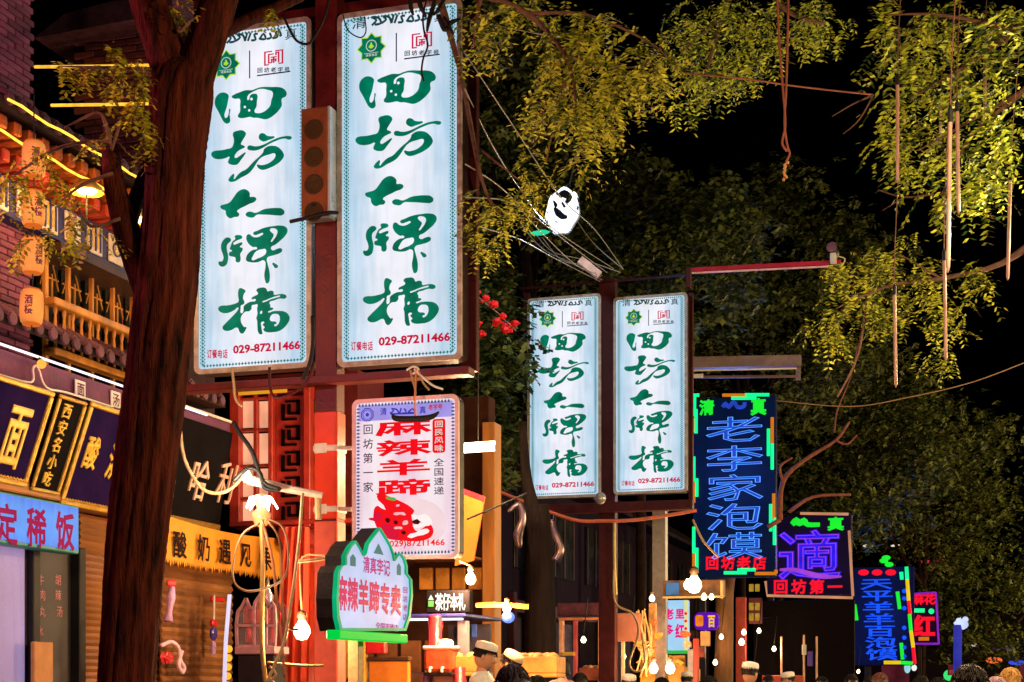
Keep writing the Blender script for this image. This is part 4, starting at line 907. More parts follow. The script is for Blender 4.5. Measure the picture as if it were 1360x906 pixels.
# star-shaped LED lamp
p = at(347, 672, D1); t = thing('petal_led_lamp', 'white LED lamp with open petals on a pole before the red lattice', 'lamp', Matrix.Translation(p))
Pm = emi('petal_led', (1, .93, .85), 7, .02)
for i in range(5):
    a_ = 2 * math.pi * i / 5 + .3; d = Vector((math.cos(a_), math.sin(a_), 0))
    v = [(0, 0, .10), tuple(d * .09 + Vector((-d.y, d.x, 0)) * .05 + Vector((0, 0, .08))), tuple(d * .15 + Vector((0, 0, -.02))), tuple(d * .09 - Vector((-d.y, d.x, 0)) * .05 + Vector((0, 0, .08)))]
    v2 = [(x * .93, y * .93, z - .015) for x, y, z in v]; MB().add(v + v2, [(0, 1, 2, 3), (7, 6, 5, 4), (0, 4, 5, 1), (1, 5, 6, 2), (2, 6, 7, 3), (3, 7, 4, 0)]).build('petal', Pm, t)
MB().lathe([(.05, .12), (.06, .06), (.035, 0), (.09, -.05), (.06, -.14), (.02, -.17)], (0, 0, -.02), 14).build('lamp_body', mat('orange_glass_body', (.6, .28, .12), .3, 0, .2, 9), t, smooth=True)
point('petal_lamp_light', p + Vector((0, -.75, -.1)), 80, (1, .72, .48), .1)
o = MB().tube([at(330, 637, D1 - .1), at(380, 649, D1 - .1), at(428, 658, D1 - .1)], [.045, .035, .03], n=8).build('lamp_arm', mat('arm_tube', (.5, .38, .32), .4)); tag(o, 'slanting white lamp arm from the red post to the lattice window', 'pole')
bulb('small_round_bulb', 'small round white bulb at the end of the slanting arm', at(328, 634, D1 - .12), .045, 12, cap=False)
o = MB().tube([at(422, 655, D1 - .08), at(423, 690, D1 - .08)], .03, n=8).tube([at(400, 655, D1 - .08), at(412, 655, D1 - .08)], .02).build('bracket_tube', CREAM); tag(o, 'short cream bracket tube clamped on the red post', 'bracket')
# cables and coils
A = lambda D, *pts: [at(x, y, D) for x, y in pts]
wire('cable', A(12.9, (347, 690), (349, 740), (348, 820), (349, 870), (355, 920)), .022, mat('mustard_sheath', (.3, .17, .04), .5, 0, .2, 9), 'thick mustard cable hanging from the petal lamp')
wire('cable', A(12.7, (345, 695), (322, 710), (310, 745), (312, 775), (335, 785), (375, 770), (383, 735), (375, 700), (352, 688)), .010, mat('brown_sheath', (.16, .08, .03), .5), 'thin brown cable coiled in a ring under the petal lamp')
wire('cable', A(12.75, (348, 690), (362, 745), (368, 800), (374, 850), (378, 900)),   .013, mat('copper_sheath', (.3, .10, .04), .5), 'copper coloured cable slanting down past the coil')
wire('cable', A(12.6, (402, 655), (397, 720), (388, 790), (378, 850), (364, 885), (355, 906)), .014, CREAM, 'cream cable running down beside the orange drape')
wire('cable', A(12.85, (356, 692), (372, 720), (374, 780), (376, 820), (386, 835), (396, 836)), .011, mat('brown_sheath', (1, 1, 1)), 'brown cable looping toward the hanging bulb')
wire('cable', A(13.0, (310, 640), (330, 622), (345, 628), (352, 648), (372, 650), (350, 640), (335, 600), (318, 575), (310, 560)), .02, BLACK, 'black cable draped over the lattice window')
wire('cable', A(13.1, (232, 485), (240, 530), (239, 560), (243, 600), (252, 625), (270, 650), (292, 655), (312, 645), (330, 620)), .016, CREAM, 'thin cable swinging from the gantry end to the lattice')
wire('cable', A(13.3, (308, 488), (310, 505), (313, 530), (322, 540)), .013, CREAM, 'cream wire tied round the left end of the red beam')
wire('cable', A(13.3, (358, 488), (359, 515), (366, 528), (385, 524), (400, 515), (412, 500), (418, 480)), .014, DRED, 'dark wire under the beam by the yellow strip')
wire('cable', A(13.3, (415, 420), (416, 450), (412, 480), (402, 505)), .018, BLACK, 'black cable down the right edge of the left big sign')
wire('cable', A(12.8, (395, 746), (430, 742), (445, 735), (470, 720)), .016, CREAM, 'cream cable crossing the post near the mosque sign')
wire('cable', A(12.9, (355, 880), (400, 884), (430, 884)), .012, mat('mustard_sheath', (1, 1, 1)), 'mustard pipe crossing low behind the drape')
for i, pts in enumerate((((362, 890), (358, 900), (366, 910)), ((358, 885), (366, 896), (356, 906)))): wire('cable', A(12.6, *pts), .014, CREAM, ['knotted cream cable end low left of the drape', 'second knotted cream cable end crossing the first'][i])
# twig and cable tangle in front of top of the right sign
TW = 13.0
g = thing('dry_twigs', 'black dry twigs in front of the top of the right big sign', 'twigs', Matrix.Translation(at(590, 30, TW)))
for pts in (((545, -5), (546, 10), (549, 20)), ((580, -8), (575, 10), (570, 25), (567, 42)), ((590, 0), (583, 12), (575, 20)), ((582, 20), (588, 36), (592, 40), (600, 30), (612, 25)), ((588, 24), (595, 34), (602, 46)), ((556, 0), (560, 12), (566, 22))):
    MB().tube([at(x, y, TW) - at(590, 30, TW) for x, y in pts], [.022] * (len(pts) - 1) + [.010], n=5, smooth=2).build('twig', BLACK, g)
wire('wire', A(13.2, (568, -5), (562, 20), (563, 40), (568, 60), (562, 78), (560, 95), (563, 108)), .009, BLACK, 'thin black wire hanging across the right big sign')
wire('wire', A(13.2, (455, 18), (462, 40), (478, 50), (486, 42), (484, 22)), .006, BLACK, 'fine wire loop at the top left corner of the right big sign')
wire('wire', A(13.2, (376, 20), (385, 40), (395, 55), (410, 58), (422, 42), (432, 20), (438, -5)), .012, BLACK, 'black cable looping from the left sign to the post top')

# ================================================================== glass mosque-shaped display and stall left
P = front(15.6).re(340, 862); f_ = lambda x, y: P.uv(x, y)
t = thing('mosque_display_case', 'glass display case shaped like a little mosque with red goods inside', 'display case', P.M())
PINKF = mat('pinkish_metal_frame', (.6, .35, .42), .35, .3, .2, 9)
q = [f_(*p) for p in ((315, 858), (314, 830), (316, 812), (321, 806), (327, 795), (332, 808), (338, 806), (339, 800), (347, 788), (356, 800), (357, 808), (361, 800), (365, 806), (366, 830), (365, 858))]
MB().poly(q, -.32, -.30).build('back_plate', mat('case_back', (.2, .05, .07), .6), t)
g = MB()
for a_, b_ in zip(q, q[1:] + q[:1]): g.bar((*a_, 0), (*b_, 0), .03, .03)
for p in ((315, 831, 365, 831), (338, 806, 338, 858), (354, 806, 354, 858)): g.bar((*f_(p[0], p[1]), .01), (*f_(p[2], p[3]), .01), .03, .02)
g.build('frame', PINKF, t)
MB().poly(q, -.012, -.004).build('glass_front', glassm('clear_glass', (.9, .8, .85), .05, .12), t)
random.seed(5)
for i in range(14):
    x = random.uniform(320, 360); y = random.choice([826, 852]); r_ = random.uniform(.04, .06); MB().lathe([(r_, 0), (r_ * 1.05, .1), (r_ * .7, .16), (r_ * .3, .2)], (*f_(x, y + 1), -.15), 9, axis='y').build('jar', mat('red_jar', (.5, .02, .03), .25, 0, .4, 9), t, smooth=True)
q2 = f_(348, 795); MB().lathe([(.06, 0), (.07, .08), (.03, .16), (.012, .3)], (q2[0], q2[1] - .05, -.15), 10, axis='y').build('finial', mat('silver_finial', (.7, .7, .72), .25, .8), t, smooth=True)
MB().bbox((f_(313, 862)[0], -.06, -.34), (f_(367, 862)[0], .03, .03), .01).build('base_tray', PINKF, t)
MB().bbox((f_(316, 862)[0], -P.o.z + .14, -.33), (f_(364, 862)[0], -.07, 0), .01).build('stand', mat('stall_black', (.02, .016, .02), .5), t)
# stall under the mosque sign
YK = 15.8
P = front(YK).re(560, 870); f_ = lambda x, y: P.uv(x, y)
st = thing('food_stall', 'food stall with blue trimmed counter roof, lit tube and drink shelf', 'stall', P.M())
def sb(nm, x0, y0, x1, y1, w0, w1, m_, r_=.01):
    a_ = f_(x0, y1); b_ = f_(x1, y0); return MB().bbox((a_[0], a_[1], w0), (b_[0], b_[1], w1), r_).build(nm, m_, st)
BLUEP = mat('blue_trim', (.03, .03, .22), .4, 0, .2, 6); SILV = mat('stall_steel', (.38, .34, .42), .35, .7, .2, 6, .05)
sb('roof_trim', 535, 815, 622, 821, -1.2, .1, BLUEP); sb('tube_light', 543, 821, 616, 824.5, 0, .04, emi('stall_tube', (.85, .9, 1), 3, .02, sample=True))
sb('post', 609, 824, 622, 960, -.05, .05, SILV); sb('back_panel', 548, 824, 609, 960, -1.2, -1.15, mat('slate_panel', (.10, .10, .16), .5, 0, .3, 3)); sb('counter', 470, 893, 622, 960, -.9, .05, SILV)
sb('partition', 549, 824, 565, 906, -.6, -.56, SILV)
MB().bbox((f_(540, 0)[0], -P.o.z + .13, -1.1), (f_(622, 0)[0], f_(0, 893)[1] - .3, -.2), .02).build('cabinet', mat('stall_cabinet', (.3, .08, .05), .5), st)
for x in (586, 600): sb('blue_tag', x, 826, x + 7, 844, -.7, -.68, mat('blue_tag', (.05, .15, .7), .5), .004)
D2 = (P.o - CAM).length * .985
for i, (x0, y0, x1, y1, nm) in enumerate(((457, 840, 472, 862, 'left post'),)): pass
# drink dispenser
Pd = front(YK - .15).re(586, 893); t = thing('juice_dispenser', 'orange red juice dispenser with red canister on the stall counter', 'dispenser', Pd.M())
JU = mat('orange_juice', (.75, .12, .05), .2, 0, .4, 7)
MB().bbox((-.17, .0, -.16), (.17, .26, .12), .04).build('juice_tank', JU, t); MB().bbox((-.18, .25, -.17), (.18, .29, .13), .015).build('tank_rim', mat('pinkish_white_plastic', (.8, .6, .55), .3), t)
MB().lathe([(.09, .29), (.09, .33), (.07, .36), (.02, .37)], (.05, 0, 0), 16, axis='y').build('lid', WHITEP, t, smooth=True); MB().lathe([(.07, .29), (.08, .60), (.07, .63), (.02, .64)], (-.09, 0, -.05), 16, axis='y').build('red_canister', REDX, t, smooth=True)
MB().bbox((-.17, -.04, -.15), (.17, .0, .12), .01).build('base', BLACK, t)
for i, x in enumerate((-.07, .07)): MB().tube([(x, .05, .12), (x, .05, .17), (x, .0, .18)], .015).build('tap', WHITEP, t)
bt = thing('sauce_bottle', 'small bottle with white cap left of the juice dispenser', 'bottle', front(YK - .1).re(567, 906).M())
MB().lathe([(.04, -.1), (.045, .06), (.02, .1)], (0, 0, 0), 12, axis='y').build('bottle_body', mat('violet_bottle', (.2, .08, .3), .25), bt, smooth=True); MB().lathe([(.022, .1), (.022, .13), (.01, .14)], (0, 0, 0), 10, axis='y').build('cap', WHITEP, bt)
o = MB().lathe([(.06, -.2), (.08, .05), (.02, .06)], (0, 0, 0), 14, axis='y').build('red_cup', REDX, None, front(YK - .12).re(611, 893).M(), smooth=True); tag(o, 'red cup at the right end of the stall counter', 'cup')
# small black lit sign on stall roof
Pq = front(YK - .1).re(594, 815); t = thing('black_stall_sign', 'small black lit sign with white characters and green logo on the stall', 'sign', Pq.M())
a_ = Pq.uv(565, 815); b_ = Pq.uv(623, 783); MB().bbox((a_[0], a_[1], -.15), (b_[0], b_[1], 0), .015).build('casing', BLKL, t)
g = MB()
for i, ch in enumerate('茶仔本礼'): x = 578 + i * 10; c1 = Pq.uv(x, 811); c2 = Pq.uv(x + 10.5, 787); g.glyph(ch, c1[0], c1[1], c2[0], c2[1], 0, .008, off=.04)
g.build('lettering', emi('sign_white', (.95, 1, .98), 1.0, .03), t, kind='stuff')
g = MB(); c1 = Pq.uv(569, 806); c2 = Pq.uv(576, 790); g.box((c1[0], c1[1], 0), (c2[0], (c1[1] + c2[1]) / 2, .008), 0); g.poly([(c1[0], (c1[1] + c2[1]) / 2 + .01), (c2[0], (c1[1] + c2[1]) / 2 + .01), ((c1[0] + c2[0]) / 2, c2[1])], 0, .008, 1)
g.build('cup_logo', [emi('logo_green', (.3, .8, .15), .9), emi('logo_white', (.9, 1, .8), 1)], t)
# warm lit structure behind: walls, orange pillar, banner, fluorescent
YH = 19.5
P = front(YH).re(620, 700); f_ = lambda x, y: P.uv(x, y)
hb = thing('orange_lit_shop_front', 'warm orange shop front with tall pillar right of the menu sign', 'building', P.M())
def sb2(nm, x0, y0, x1, y1, w0, w1, m_, r_=.012, par=hb, PP=None):
    Q = PP or P; a_ = Q.uv(x0, y1); b_ = Q.uv(x1, y0); return MB().bbox((a_[0], a_[1], w0), (b_[0], b_[1], w1), r_).build(nm, m_, par)
OW = mat('ochre_wall', (.35, .13, .04), .7, 0, .4, 3, .3)
sb2('wall', 446, 520, 640, 1050, -.6, -.3, mat('brown_shop_wall', (.05, .018, .010), .8, 0, .5, 2, .3)); sb2('pillar', 640, 560, 657, 1080, -.3, .0, mat('ochre_pillar', (.50, .20, .04), .6, 0, .3, 4, .25, stretch=(1, .15, 1)))
for i in range(5): sb2('panel', 459 + i * 32, 850, 486 + i * 32, 960, -.3, -.25, OW)
for i in range(4): sb2('sign_panel', 548 + i * 22, 752, 566 + i * 22, 782, -.3, -.24, mat('amber_panel', (.6, .25, .03), .5, 0, .3, 5, rand=.2))
sb2('awning_rail', 545, 741, 640, 746, -.3, .4, OW)
P3 = front(YK + 1.2).re(620, 640)
t = thing('orange_pennant', 'orange and magenta pennant banner right of the menu sign', 'banner', P3.M())
L_ = [P3.uv(*p) for p in ((612, 655), (618, 650), (645, 660), (640, 690), (630, 745), (605, 752), (608, 720), (614, 690))]
MB().poly(L_, 0, .03).build('cloth', mat('orange_banner_cloth', (.5, .15, .01), .6, 0, .15, 4), t); L_ = [P3.uv(*p) for p in ((612, 655), (618, 650), (617, 670), (611, 695))]; MB().poly(L_, .03, .035).build('magenta_patch', mat('magenta_cloth', (.6, .05, .3), .6), t)
L_ = [P3.uv(*p) for p in ((618, 650), (645, 660), (644, 667), (618, 657))]; MB().poly(L_, .03, .036).build('hem', REDX, t)
p = at(635, 597, 17.5); q = at(613, 598, 17.5); r_ = at(657, 595, 17.5)
t = thing('fluorescent_tube', 'glowing fluorescent tube by the orange pillar', 'tube light', Matrix.Translation(p))
MB().tube([q - p, r_ - p], .035, n=8).build('tube', emi('hot_tube', (1, .85, .62), 9, .02, sample=True), t, smooth=True); MB().bar(q - p + Vector((0, .02, .06)), r_ - p + Vector((0, .02, .06)), .08, .04).build('batten', WHITEP, t)
MB().tube([(0, 0, .06), (0, 0, 1.2)], .008).build('hanger', BLACK, t)
point('tube_light_glow', p + Vector((.1, -.2, -.15)), 170, (1, .62, .32), .2)
bulb('wall_bulb', 'glowing bulb above the right end of the black stall sign', at(625, 769, 16.6), .06, 330, (1, .55, .25), pend=[at(625, 752, 16.6), at(610, 745, 16.6)])
bulb('kitchen_bulb', 'bulb on the orange rail above the cooks, with blue shade below', at(673, 808, 15.4), .045, 200, (1, .45, .16), pend=[at(673, 800, 15.4), at(660, 803, 15.4)])
o = MB().ball(at(675, 820, 15.4), (.07, .07, .06), 7).build('blue_glow_shade', emi('blue_glow', (.15, .3, 1), 1.2)); tag(o, 'small blue glass shade under the kitchen bulb', 'lamp shade')
o = MB().tube([at(632, 804, 15.45), at(668, 803, 15.45), at(702, 806, 15.45)], .028, n=6).build('orange_rail', mat('orange_pipe', (.7, .25, .04), .5)); tag(o, 'orange rail the kitchen bulb hangs on', 'rail')
# yellow and dark banners low, right of the post
P = front(15.2).re(478, 850); t = thing('yellow_menu_stand', 'dark and yellow menu stand below the mosque sign', 'menu stand', P.M())
def s3(nm, x0, y0, x1, y1, w0, w1, m_): a_ = P.uv(x0, y1); b_ = P.uv(x1, y0); MB().bbox((a_[0], a_[1], w0), (b_[0], b_[1], w1), .008).build(nm, m_, t)
s3('dark_panel', 428, 856, 452, 1060, -.1, 0, mat('menu_black', (.02, .015, .012), .5, 0, .6, 6)); s3('yellow_panel', 454, 848, 484, 1060, -.1, -.01, mat('menu_yellow', (.75, .38, .02), .5, 0, .3, 5)); s3('red_panel', 485, 848, 510, 868, -.1, -.02, REDX)
s3('amber_board', 488, 878, 540, 1060, -.12, -.04, mat('menu_amber', (.65, .24, .02), .5, 0, .3, 3)); s3('board_top', 486, 872, 542, 878, -.13, -.02, DWOOD)
g = MB().tube([(*P.uv(*p_), .01) for p_ in ((462, 906), (468, 890), (466, 876), (474, 862), (472, 852))], .02, n=5, smooth=3); g.build('drawn_curve', DRED, t)

# ================================================================== dark house behind, deeper street left side
B4 = Plane((XF, 28.3, 0), (0, 1, 0), (0, 0, 1))
dk = thing('dark_street_house', 'long dark two-storey house behind the smaller white signs', 'building', B4.M())
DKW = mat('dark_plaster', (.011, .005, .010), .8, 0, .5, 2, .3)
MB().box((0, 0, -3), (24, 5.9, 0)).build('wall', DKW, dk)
MB().poly([(0, 0), (1, 0)] and [(.5, 5.8), (.5, 5.9), (-1.6, 7.2), (-1.6, 5.8)], 0, 24).build('roof', mat('night_roof', (.03, .022, .026), .85, 0, .3, 5), dk, Matrix(((0, 0, 1, 0), (0, 1, 0, 0), (1, 0, 0, 0), (0, 0, 0, 1))))
for i in range(8):
    x = .8 + i * 2.9
    w_ = MB().bbox((x, 3.9, -.05), (x + 1.7, 5.3, .04), .01).build('window', DG, dk)
    for k_ in range(3): MB().box((x + .02 + k_ * .8, 3.92, .04), (x + .08 + k_ * .8, 5.28, .07)).build('mullion', DWOOD, w_)
    MB().bbox((x - .3, 0, -.05), (x - .1, 3.4, .12), .015).build('pilaster', mat('dark_maroon_wood', (.05, .012, .018), .6), dk)
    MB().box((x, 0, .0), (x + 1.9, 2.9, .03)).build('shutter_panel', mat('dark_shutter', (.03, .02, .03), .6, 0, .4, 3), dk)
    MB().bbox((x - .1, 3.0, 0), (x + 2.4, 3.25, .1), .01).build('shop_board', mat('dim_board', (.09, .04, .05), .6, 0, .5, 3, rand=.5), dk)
# lit doorway frame
P = front(27).re(772, 860); t = thing('lit_booth_frame', 'orange lit booth frame with glass pane between trunk and centre post', 'booth', P.M())
def s4(nm, x0, y0, x1, y1, w0, w1, m_, r_=.008): a_ = P.uv(x0, y1); b_ = P.uv(x1, y0); return MB().bbox((a_[0], a_[1], w0), (b_[0], b_[1], w1), r_).build(nm, m_, t)
OR = mat('orange_timber', (.72, .30, .12), .5, 0, .2, 5)
s4('beam', 743, 820, 799, 824, -.1, .1, OR); s4('upright', 743, 824, 748, 1000, -.1, .05, mat('pale_orange_timber', (.8, .5, .35), .5)); s4('upright', 795, 824, 799, 1000, -.1, .05, MC['pale_orange_timber'])
s4('glass_pane', 749, 830, 761, 865, -.08, -.04, mat('blue_grey_pane', (.10, .12, .22), .2, 0, .4, 8)); s4('side_upright', 761, 824, 766, 906, -.1, 0, mat('rose_timber', (.5, .1, .12), .5)); s4('sill', 748, 866, 764, 871, -.1, .1, mat('yellow_sill', (.7, .5, .08), .5))
s4('dark_door', 768, 826, 794, 1000, -.15, -.1, mat('blue_black_door', (.01, .01, .02), .4)); s4('roof_board', 740, 800, 800, 819, -.2, 0, mat('plum_board', (.10, .03, .06), .6, 0, .6, 5))

# ================================================================== neon signs
NB = emi('neon_blue_fill', srgb(45, 80, 215), .75, .25, 4); NBO = emi('neon_blue_tube', srgb(85, 160, 255), 1.5, .1, sample=False)
NG = emi('neon_green_tube', srgb(20, 240, 140), 1.4, .15); NO = emi('neon_orange_tube', srgb(225, 125, 20), .85, .1); NR = emi('neon_red_letters', srgb(255, 20, 45), 1.0, .05); NGL = emi('neon_lime_letters', srgb(30, 240, 50), 1.0, .1)
NY = emi('neon_yellow_tube', srgb(240, 200, 10), 1.0, .1); NV = emi('neon_violet_fill', srgb(45, 25, 235), 1.0, .3, 5); NVO = emi('neon_pink_outline', srgb(165, 70, 215), .9, .2); NBB = emi('neon_deep_blue', srgb(25, 85, 255), 1.0, .25, 6)
D3 = 32.0
P = front(at(975, 765, D3).y).re(975, 768); f_ = lambda x, y: P.uv(x, y)
t = thing('blue_neon_noodle_sign', 'tall dark neon sign with blue characters and green-orange dashes', 'neon sign', P.M())
a_ = f_(920, 768); b_ = f_(1030, 524)
MB().bbox((a_[0], a_[1], -.3), (b_[0], b_[1], 0), .02).build('board', emi('navy_neon_board', (.001, .006, .022), .9, .4, 1.2, base=(.003, .005, .02)), t)
def gbox(f_, x0, y0, x1, y1): c1 = f_(x0, y1); c2 = f_(x1, y0); return c1[0], c1[1], c2[0], c2[1]
for i, ch in enumerate('老李家泡馍'):
    y = 550 + i * 38.6; bx_ = gbox(f_, 936, y, 1016, y + 40)
    m_ = MB().glyph(ch, *bx_, .01, .03, 0, off=.014); m_.glyph(ch, *bx_, .05, .05, 1, neon=.007); m_.build('character', [NB, NBO], t)
for i, ch in enumerate('回坊老店'): MB().glyph(ch, *gbox(f_, 937 + i * 21, 738, 955 + i * 21, 757), .01, .04, off=.05).build('red_character', NR, t)
MB().glyph('清', *gbox(f_, 929, 530, 949, 552), .01, .04, off=.05).build('green_character', NGL, t); MB().glyph('真', *gbox(f_, 997, 528, 1018, 552), .01, .04, off=.05).build('green_character', NGL, t)
MB().tube([(*f_(*p), .03) for p in ((960, 541), (964, 536), (968, 541), (975, 534), (980, 541), (988, 540), (989, 535))], .045, n=5, smooth=3).build('blue_script', NB, t)
for (x, y0, y1, m_) in ((923, 527, 553, NG), (925, 544, 576, NG), (921, 556, 575, NO), (922, 607, 640, NG), (926, 636, 660, NG), (922, 640, 668, NO), (922, 700, 735, NG), (926, 728, 758, NG), (922, 735, 758, NO), (1026, 555, 590, NO), (1021, 570, 606, NG), (1026, 590, 624, NG), (1028, 656, 690, NO), (1024, 670, 706, NG), (1029, 688, 724, NG)):
    MB().tube([(*f_(x, y0), .05), (*f_(x, y1), .05)], .035, n=6).build('dash_tube', m_, t)
for (x0, x1, y, m_) in ((921, 929, 525.5, NG), (960, 992, 525.5, NO), (990, 1022, 525, NG), (972, 1005, 529.5, NG), (962, 992, 761, NG), (980, 1004, 757, NG), (1003, 1031, 762, NO)):
    MB().tube([(*f_(x0, y), .055), (*f_(x1, y), .055)], .035, n=6).build('dash_tube', m_, t)
MB().tube([(*f_(1031, 762), .05), (*f_(1031, 757), .05)], .035).build('dash_tube', NO, t)
MB().bbox((a_[0] + .1, a_[1] - 3.2, -.25), (a_[0] + .25, a_[1], -.1), .01).build('support_post', BLACK, t)
point('neon_glow', P.p3(0, 2.2, 1.1), 130, (.08, .25, 1), .5)
# sign 2
D4 = 36.0
P2 = front(at(1075, 790, D4).y).re(1075, 793); f_ = lambda x, y: P2.uv(x, y)
t = thing('violet_neon_sign', 'square dark neon sign with one big violet blue character', 'neon sign', P2.M())
a_ = f_(1018, 792); b_ = f_(1131, 683); MB().bbox((a_[0], a_[1], -.3), (b_[0], b_[1], 0), .02).build('board', emi('black_neon_board', (.006, .002, .012), .8, .4, 1.2, base=(.003, .003, .006)), t)
m_ = MB().glyph('適', *gbox(f_, 1032, 700, 1118, 772), .01, .04, 0, off=.03); m_.glyph('適', *gbox(f_, 1032, 700, 1118, 772), .05, .05, 1, neon=.007); m_.build('big_character', [NV, NVO], t)
m_ = MB().tube([(*f_(*p), .04) for p in ((1036, 757), (1055, 757), (1075, 762), (1095, 766), (1118, 766))], [.03, .05, .06, .06, .02], n=6, smooth=3); m_.build('brush_stroke', NVO, t)
for i, ch in enumerate('回坊第一'): MB().glyph(ch, *gbox(f_, 1027 + i * 24, 769, 1047 + i * 24, 789), .01, .04, off=.05).build('red_character', NR, t)
MB().tube([(*f_(*p), .04) for p in ((1052, 697), (1058, 692), (1062, 696), (1068, 692), (1073, 697), (1089, 697))], [.06, .09, .06, .08, .06, .05], n=6, smooth=3).build('green_script', NGL, t)
MB().glyph('真', *gbox(f_, 1099, 686, 1121, 705), .01, .04, off=.05).build('green_character', NGL, t)
for pts, m2 in ((((1063, 682), (1127, 683)), OR), (((1128, 705), (1133, 792)), MC['pale_orange_timber']), (((1017, 772), (1019, 791), (1133, 794)), OR)):
    MB().tube([(*f_(*p), .03) for p in pts], .035, n=5).build('frame_tube', emi('peach_glow_tube', (.9, .4, .2), .6, .2), t)
MB().bbox((a_[0], a_[1] - 3.3, -.25), (a_[0] + .15, a_[1] - .01, -.1), .01).build('support_post', BLACK, t)
point('neon_glow', P2.p3(0, 1.0, 1.1), 90, (.25, .1, 1), .5)
# sign 3
D5 = 46.0
P3 = front(at(1173, 880, D5).y).re(1173, 884); f_ = lambda x, y: P3.uv(x, y)
t = thing('deep_blue_neon_sign', 'tall neon sign with stacked glowing blue characters and rainbow edge', 'neon sign', P3.M())
a_ = f_(1134, 884); b_ = f_(1214, 752); MB().bbox((a_[0], a_[1], -.3), (b_[0], b_[1], 0), .02).build('board', emi('midnight_board', (.001, .003, .03), .9, .4, 1, base=(.003, .004, .015)), t)
for i, ch in enumerate('天平羊羊百泡馍'):
    y = 767 + i * 15.6; bx_ = gbox(f_, 1142 + i * 1.2, y, 1186 + i * 1.2, y + 16.5); MB().glyph(ch, *bx_,   .01, .05, off=.022).build('character', NBB, t)
for i in range(3): c_ = f_(1147 + i * 18, 760.5); MB().ball((*c_, .05), (.17, .10, .05), 7).build('red_lamp_cluster', NR, t)
for (x, y) in ((1177, 741), (1181, 750), (1174, 745)): c_ = f_(x, y - 0); MB().ball((*c_, .05), (.14, .08, .05), 7).build('green_lamp_cluster', NGL, t)
for i, (x0, y0, x1, y1, m_) in enumerate(((1204, 753, 1205, 770, NG), (1205, 770, 1207, 798, NY), (1207, 798, 1209, 816, NR), (1208, 816, 1210, 838, NGL), (1210, 838, 1213, 860, NY), (1213, 860, 1215, 882, NR), (1192, 786, 1195, 809, NGL), (1197, 854, 1199, 876, NGL), (1197, 760, 1198, 770, NG), (1135, 803, 1138, 824, NGL), (1174, 880, 1196, 880, NY), (1196, 880, 1212, 881, NGL))):
    MB().tube([(*f_(x0, y0), .06), (*f_(x1, y1), .06)], .055, n=6).build('edge_tube', m_, t)
for y in (785, 795, 808, 834, 847, 860, 872): c_ = f_(1201, y); MB().ball((*c_, .04), .07, 6).build('blue_dot_lamp', NBB, t)
MB().bbox((a_[0] + .3, a_[1] - 2, -.25), (a_[0] + .5, a_[1], -.1), .01).build('support_post', BLACK, t)
point('neon_glow', P3.p3(0, 1.6, 1.2), 130, (.03, .2, 1), .5)
# sign 4
P4 = front(at(1228, 850, 52).y).re(1228, 856); f_ = lambda x, y: P4.uv(x, y)
t = thing('red_neon_sign', 'small red neon sign with violet frame at the far right of the signs', 'neon sign', P4.M())
a_ = f_(1210, 856); b_ = f_(1247, 788); MB().bbox((a_[0], a_[1], -.3), (b_[0], b_[1], 0), .02).build('board', emi('violet_black_board', (.008, .001, .014), .8), t)
for i, ch in enumerate('麻花'): MB().glyph(ch, *gbox(f_, 1211 + i * 16, 788, 1227 + i * 16, 803), .01, .05, off=.06).build('character', NR, t)
MB().glyph('红', *gbox(f_, 1212, 816, 1242, 846), .01, .05, off=.06).build('big_character', NR, t); MB().tube([(*f_(1210, 811), .05), (*f_(1228, 811), .05)], .07, n=6).build('green_tube', NG, t)
MB().ball((*f_(1237, 812), .05), .1, 7).build('green_lamp', NG, t); q = gbox(f_, 1220, 846, 1234, 851); MB().box((q[0], q[1], 0), (q[2], q[3], .05)).build('orange_bar', NO, t)
for pts in (((1210, 789), (1243, 787)), ((1243, 787), (1247, 856)), ((1210, 855), (1247, 855))): MB().tube([(*f_(*p), .03) for p in pts], .04, n=5).build('violet_tube', emi('violet_tube', srgb(150, 40, 200), .8, .2), t)
MB().bbox((a_[0] + .2, a_[1] - 2.4, -.25), (a_[0] + .35, a_[1], -.1), .01).build('support_post', BLACK, t)
point('neon_glow', P4.p3(0, 1.0, 1.2), 60, (1, .03, .12), .5)
# cyan-pink hanging sign
P5 = front(at(897, 860, 27.5).y).re(897, 864); f_ = lambda x, y: P5.uv(x, y)
t = thing('cyan_pink_sign', 'cyan lightbox with magenta characters behind the grey steel pole', 'sign', P5.M())
a_ = f_(878, 864); b_ = f_(914, 797); MB().bbox((a_[0], a_[1], -.15), (b_[0], b_[1], 0), .015).build('light_panel', emi('backlit_cyan', srgb(165, 215, 250), .95, .1, sample=True), t)
MB().bbox((a_[0], a_[1] - .06, -.15), (b_[0], a_[1], .01), .01).build('green_edge', emi('green_edge', srgb(60, 200, 70), .8), t); MB().bbox((b_[0] - .07, a_[1], .0), (b_[0], b_[1], .01), .004).build('yellow_edge', emi('pale_yellow_edge', srgb(235, 235, 150), .9), t)
for i in range(4): c_ = f_(911, 815 + i * 10); MB().ball((*c_, .02), .03, 6).build('red_dot', NR, t)
MG = emi('magenta_letters', srgb(235, 0, 120), .95, .1)
for ch, x, y, s_ in (('老', 883, 808, 15), ('多', 883, 829, 16), ('里', 897, 808, 14), ('红', 897, 828, 20)): MB().glyph(ch, *gbox(f_, x, y, x + 12, y + s_), .002, .015, off=.05).build('character', MG, t)
P6 = front(at(940, 822, 30).y).re(940, 835); f_ = lambda x, y: P6.uv(x, y)
t = thing('purple_orange_sign', 'small purple and orange rounded sign beyond the cyan sign', 'sign', P6.M())
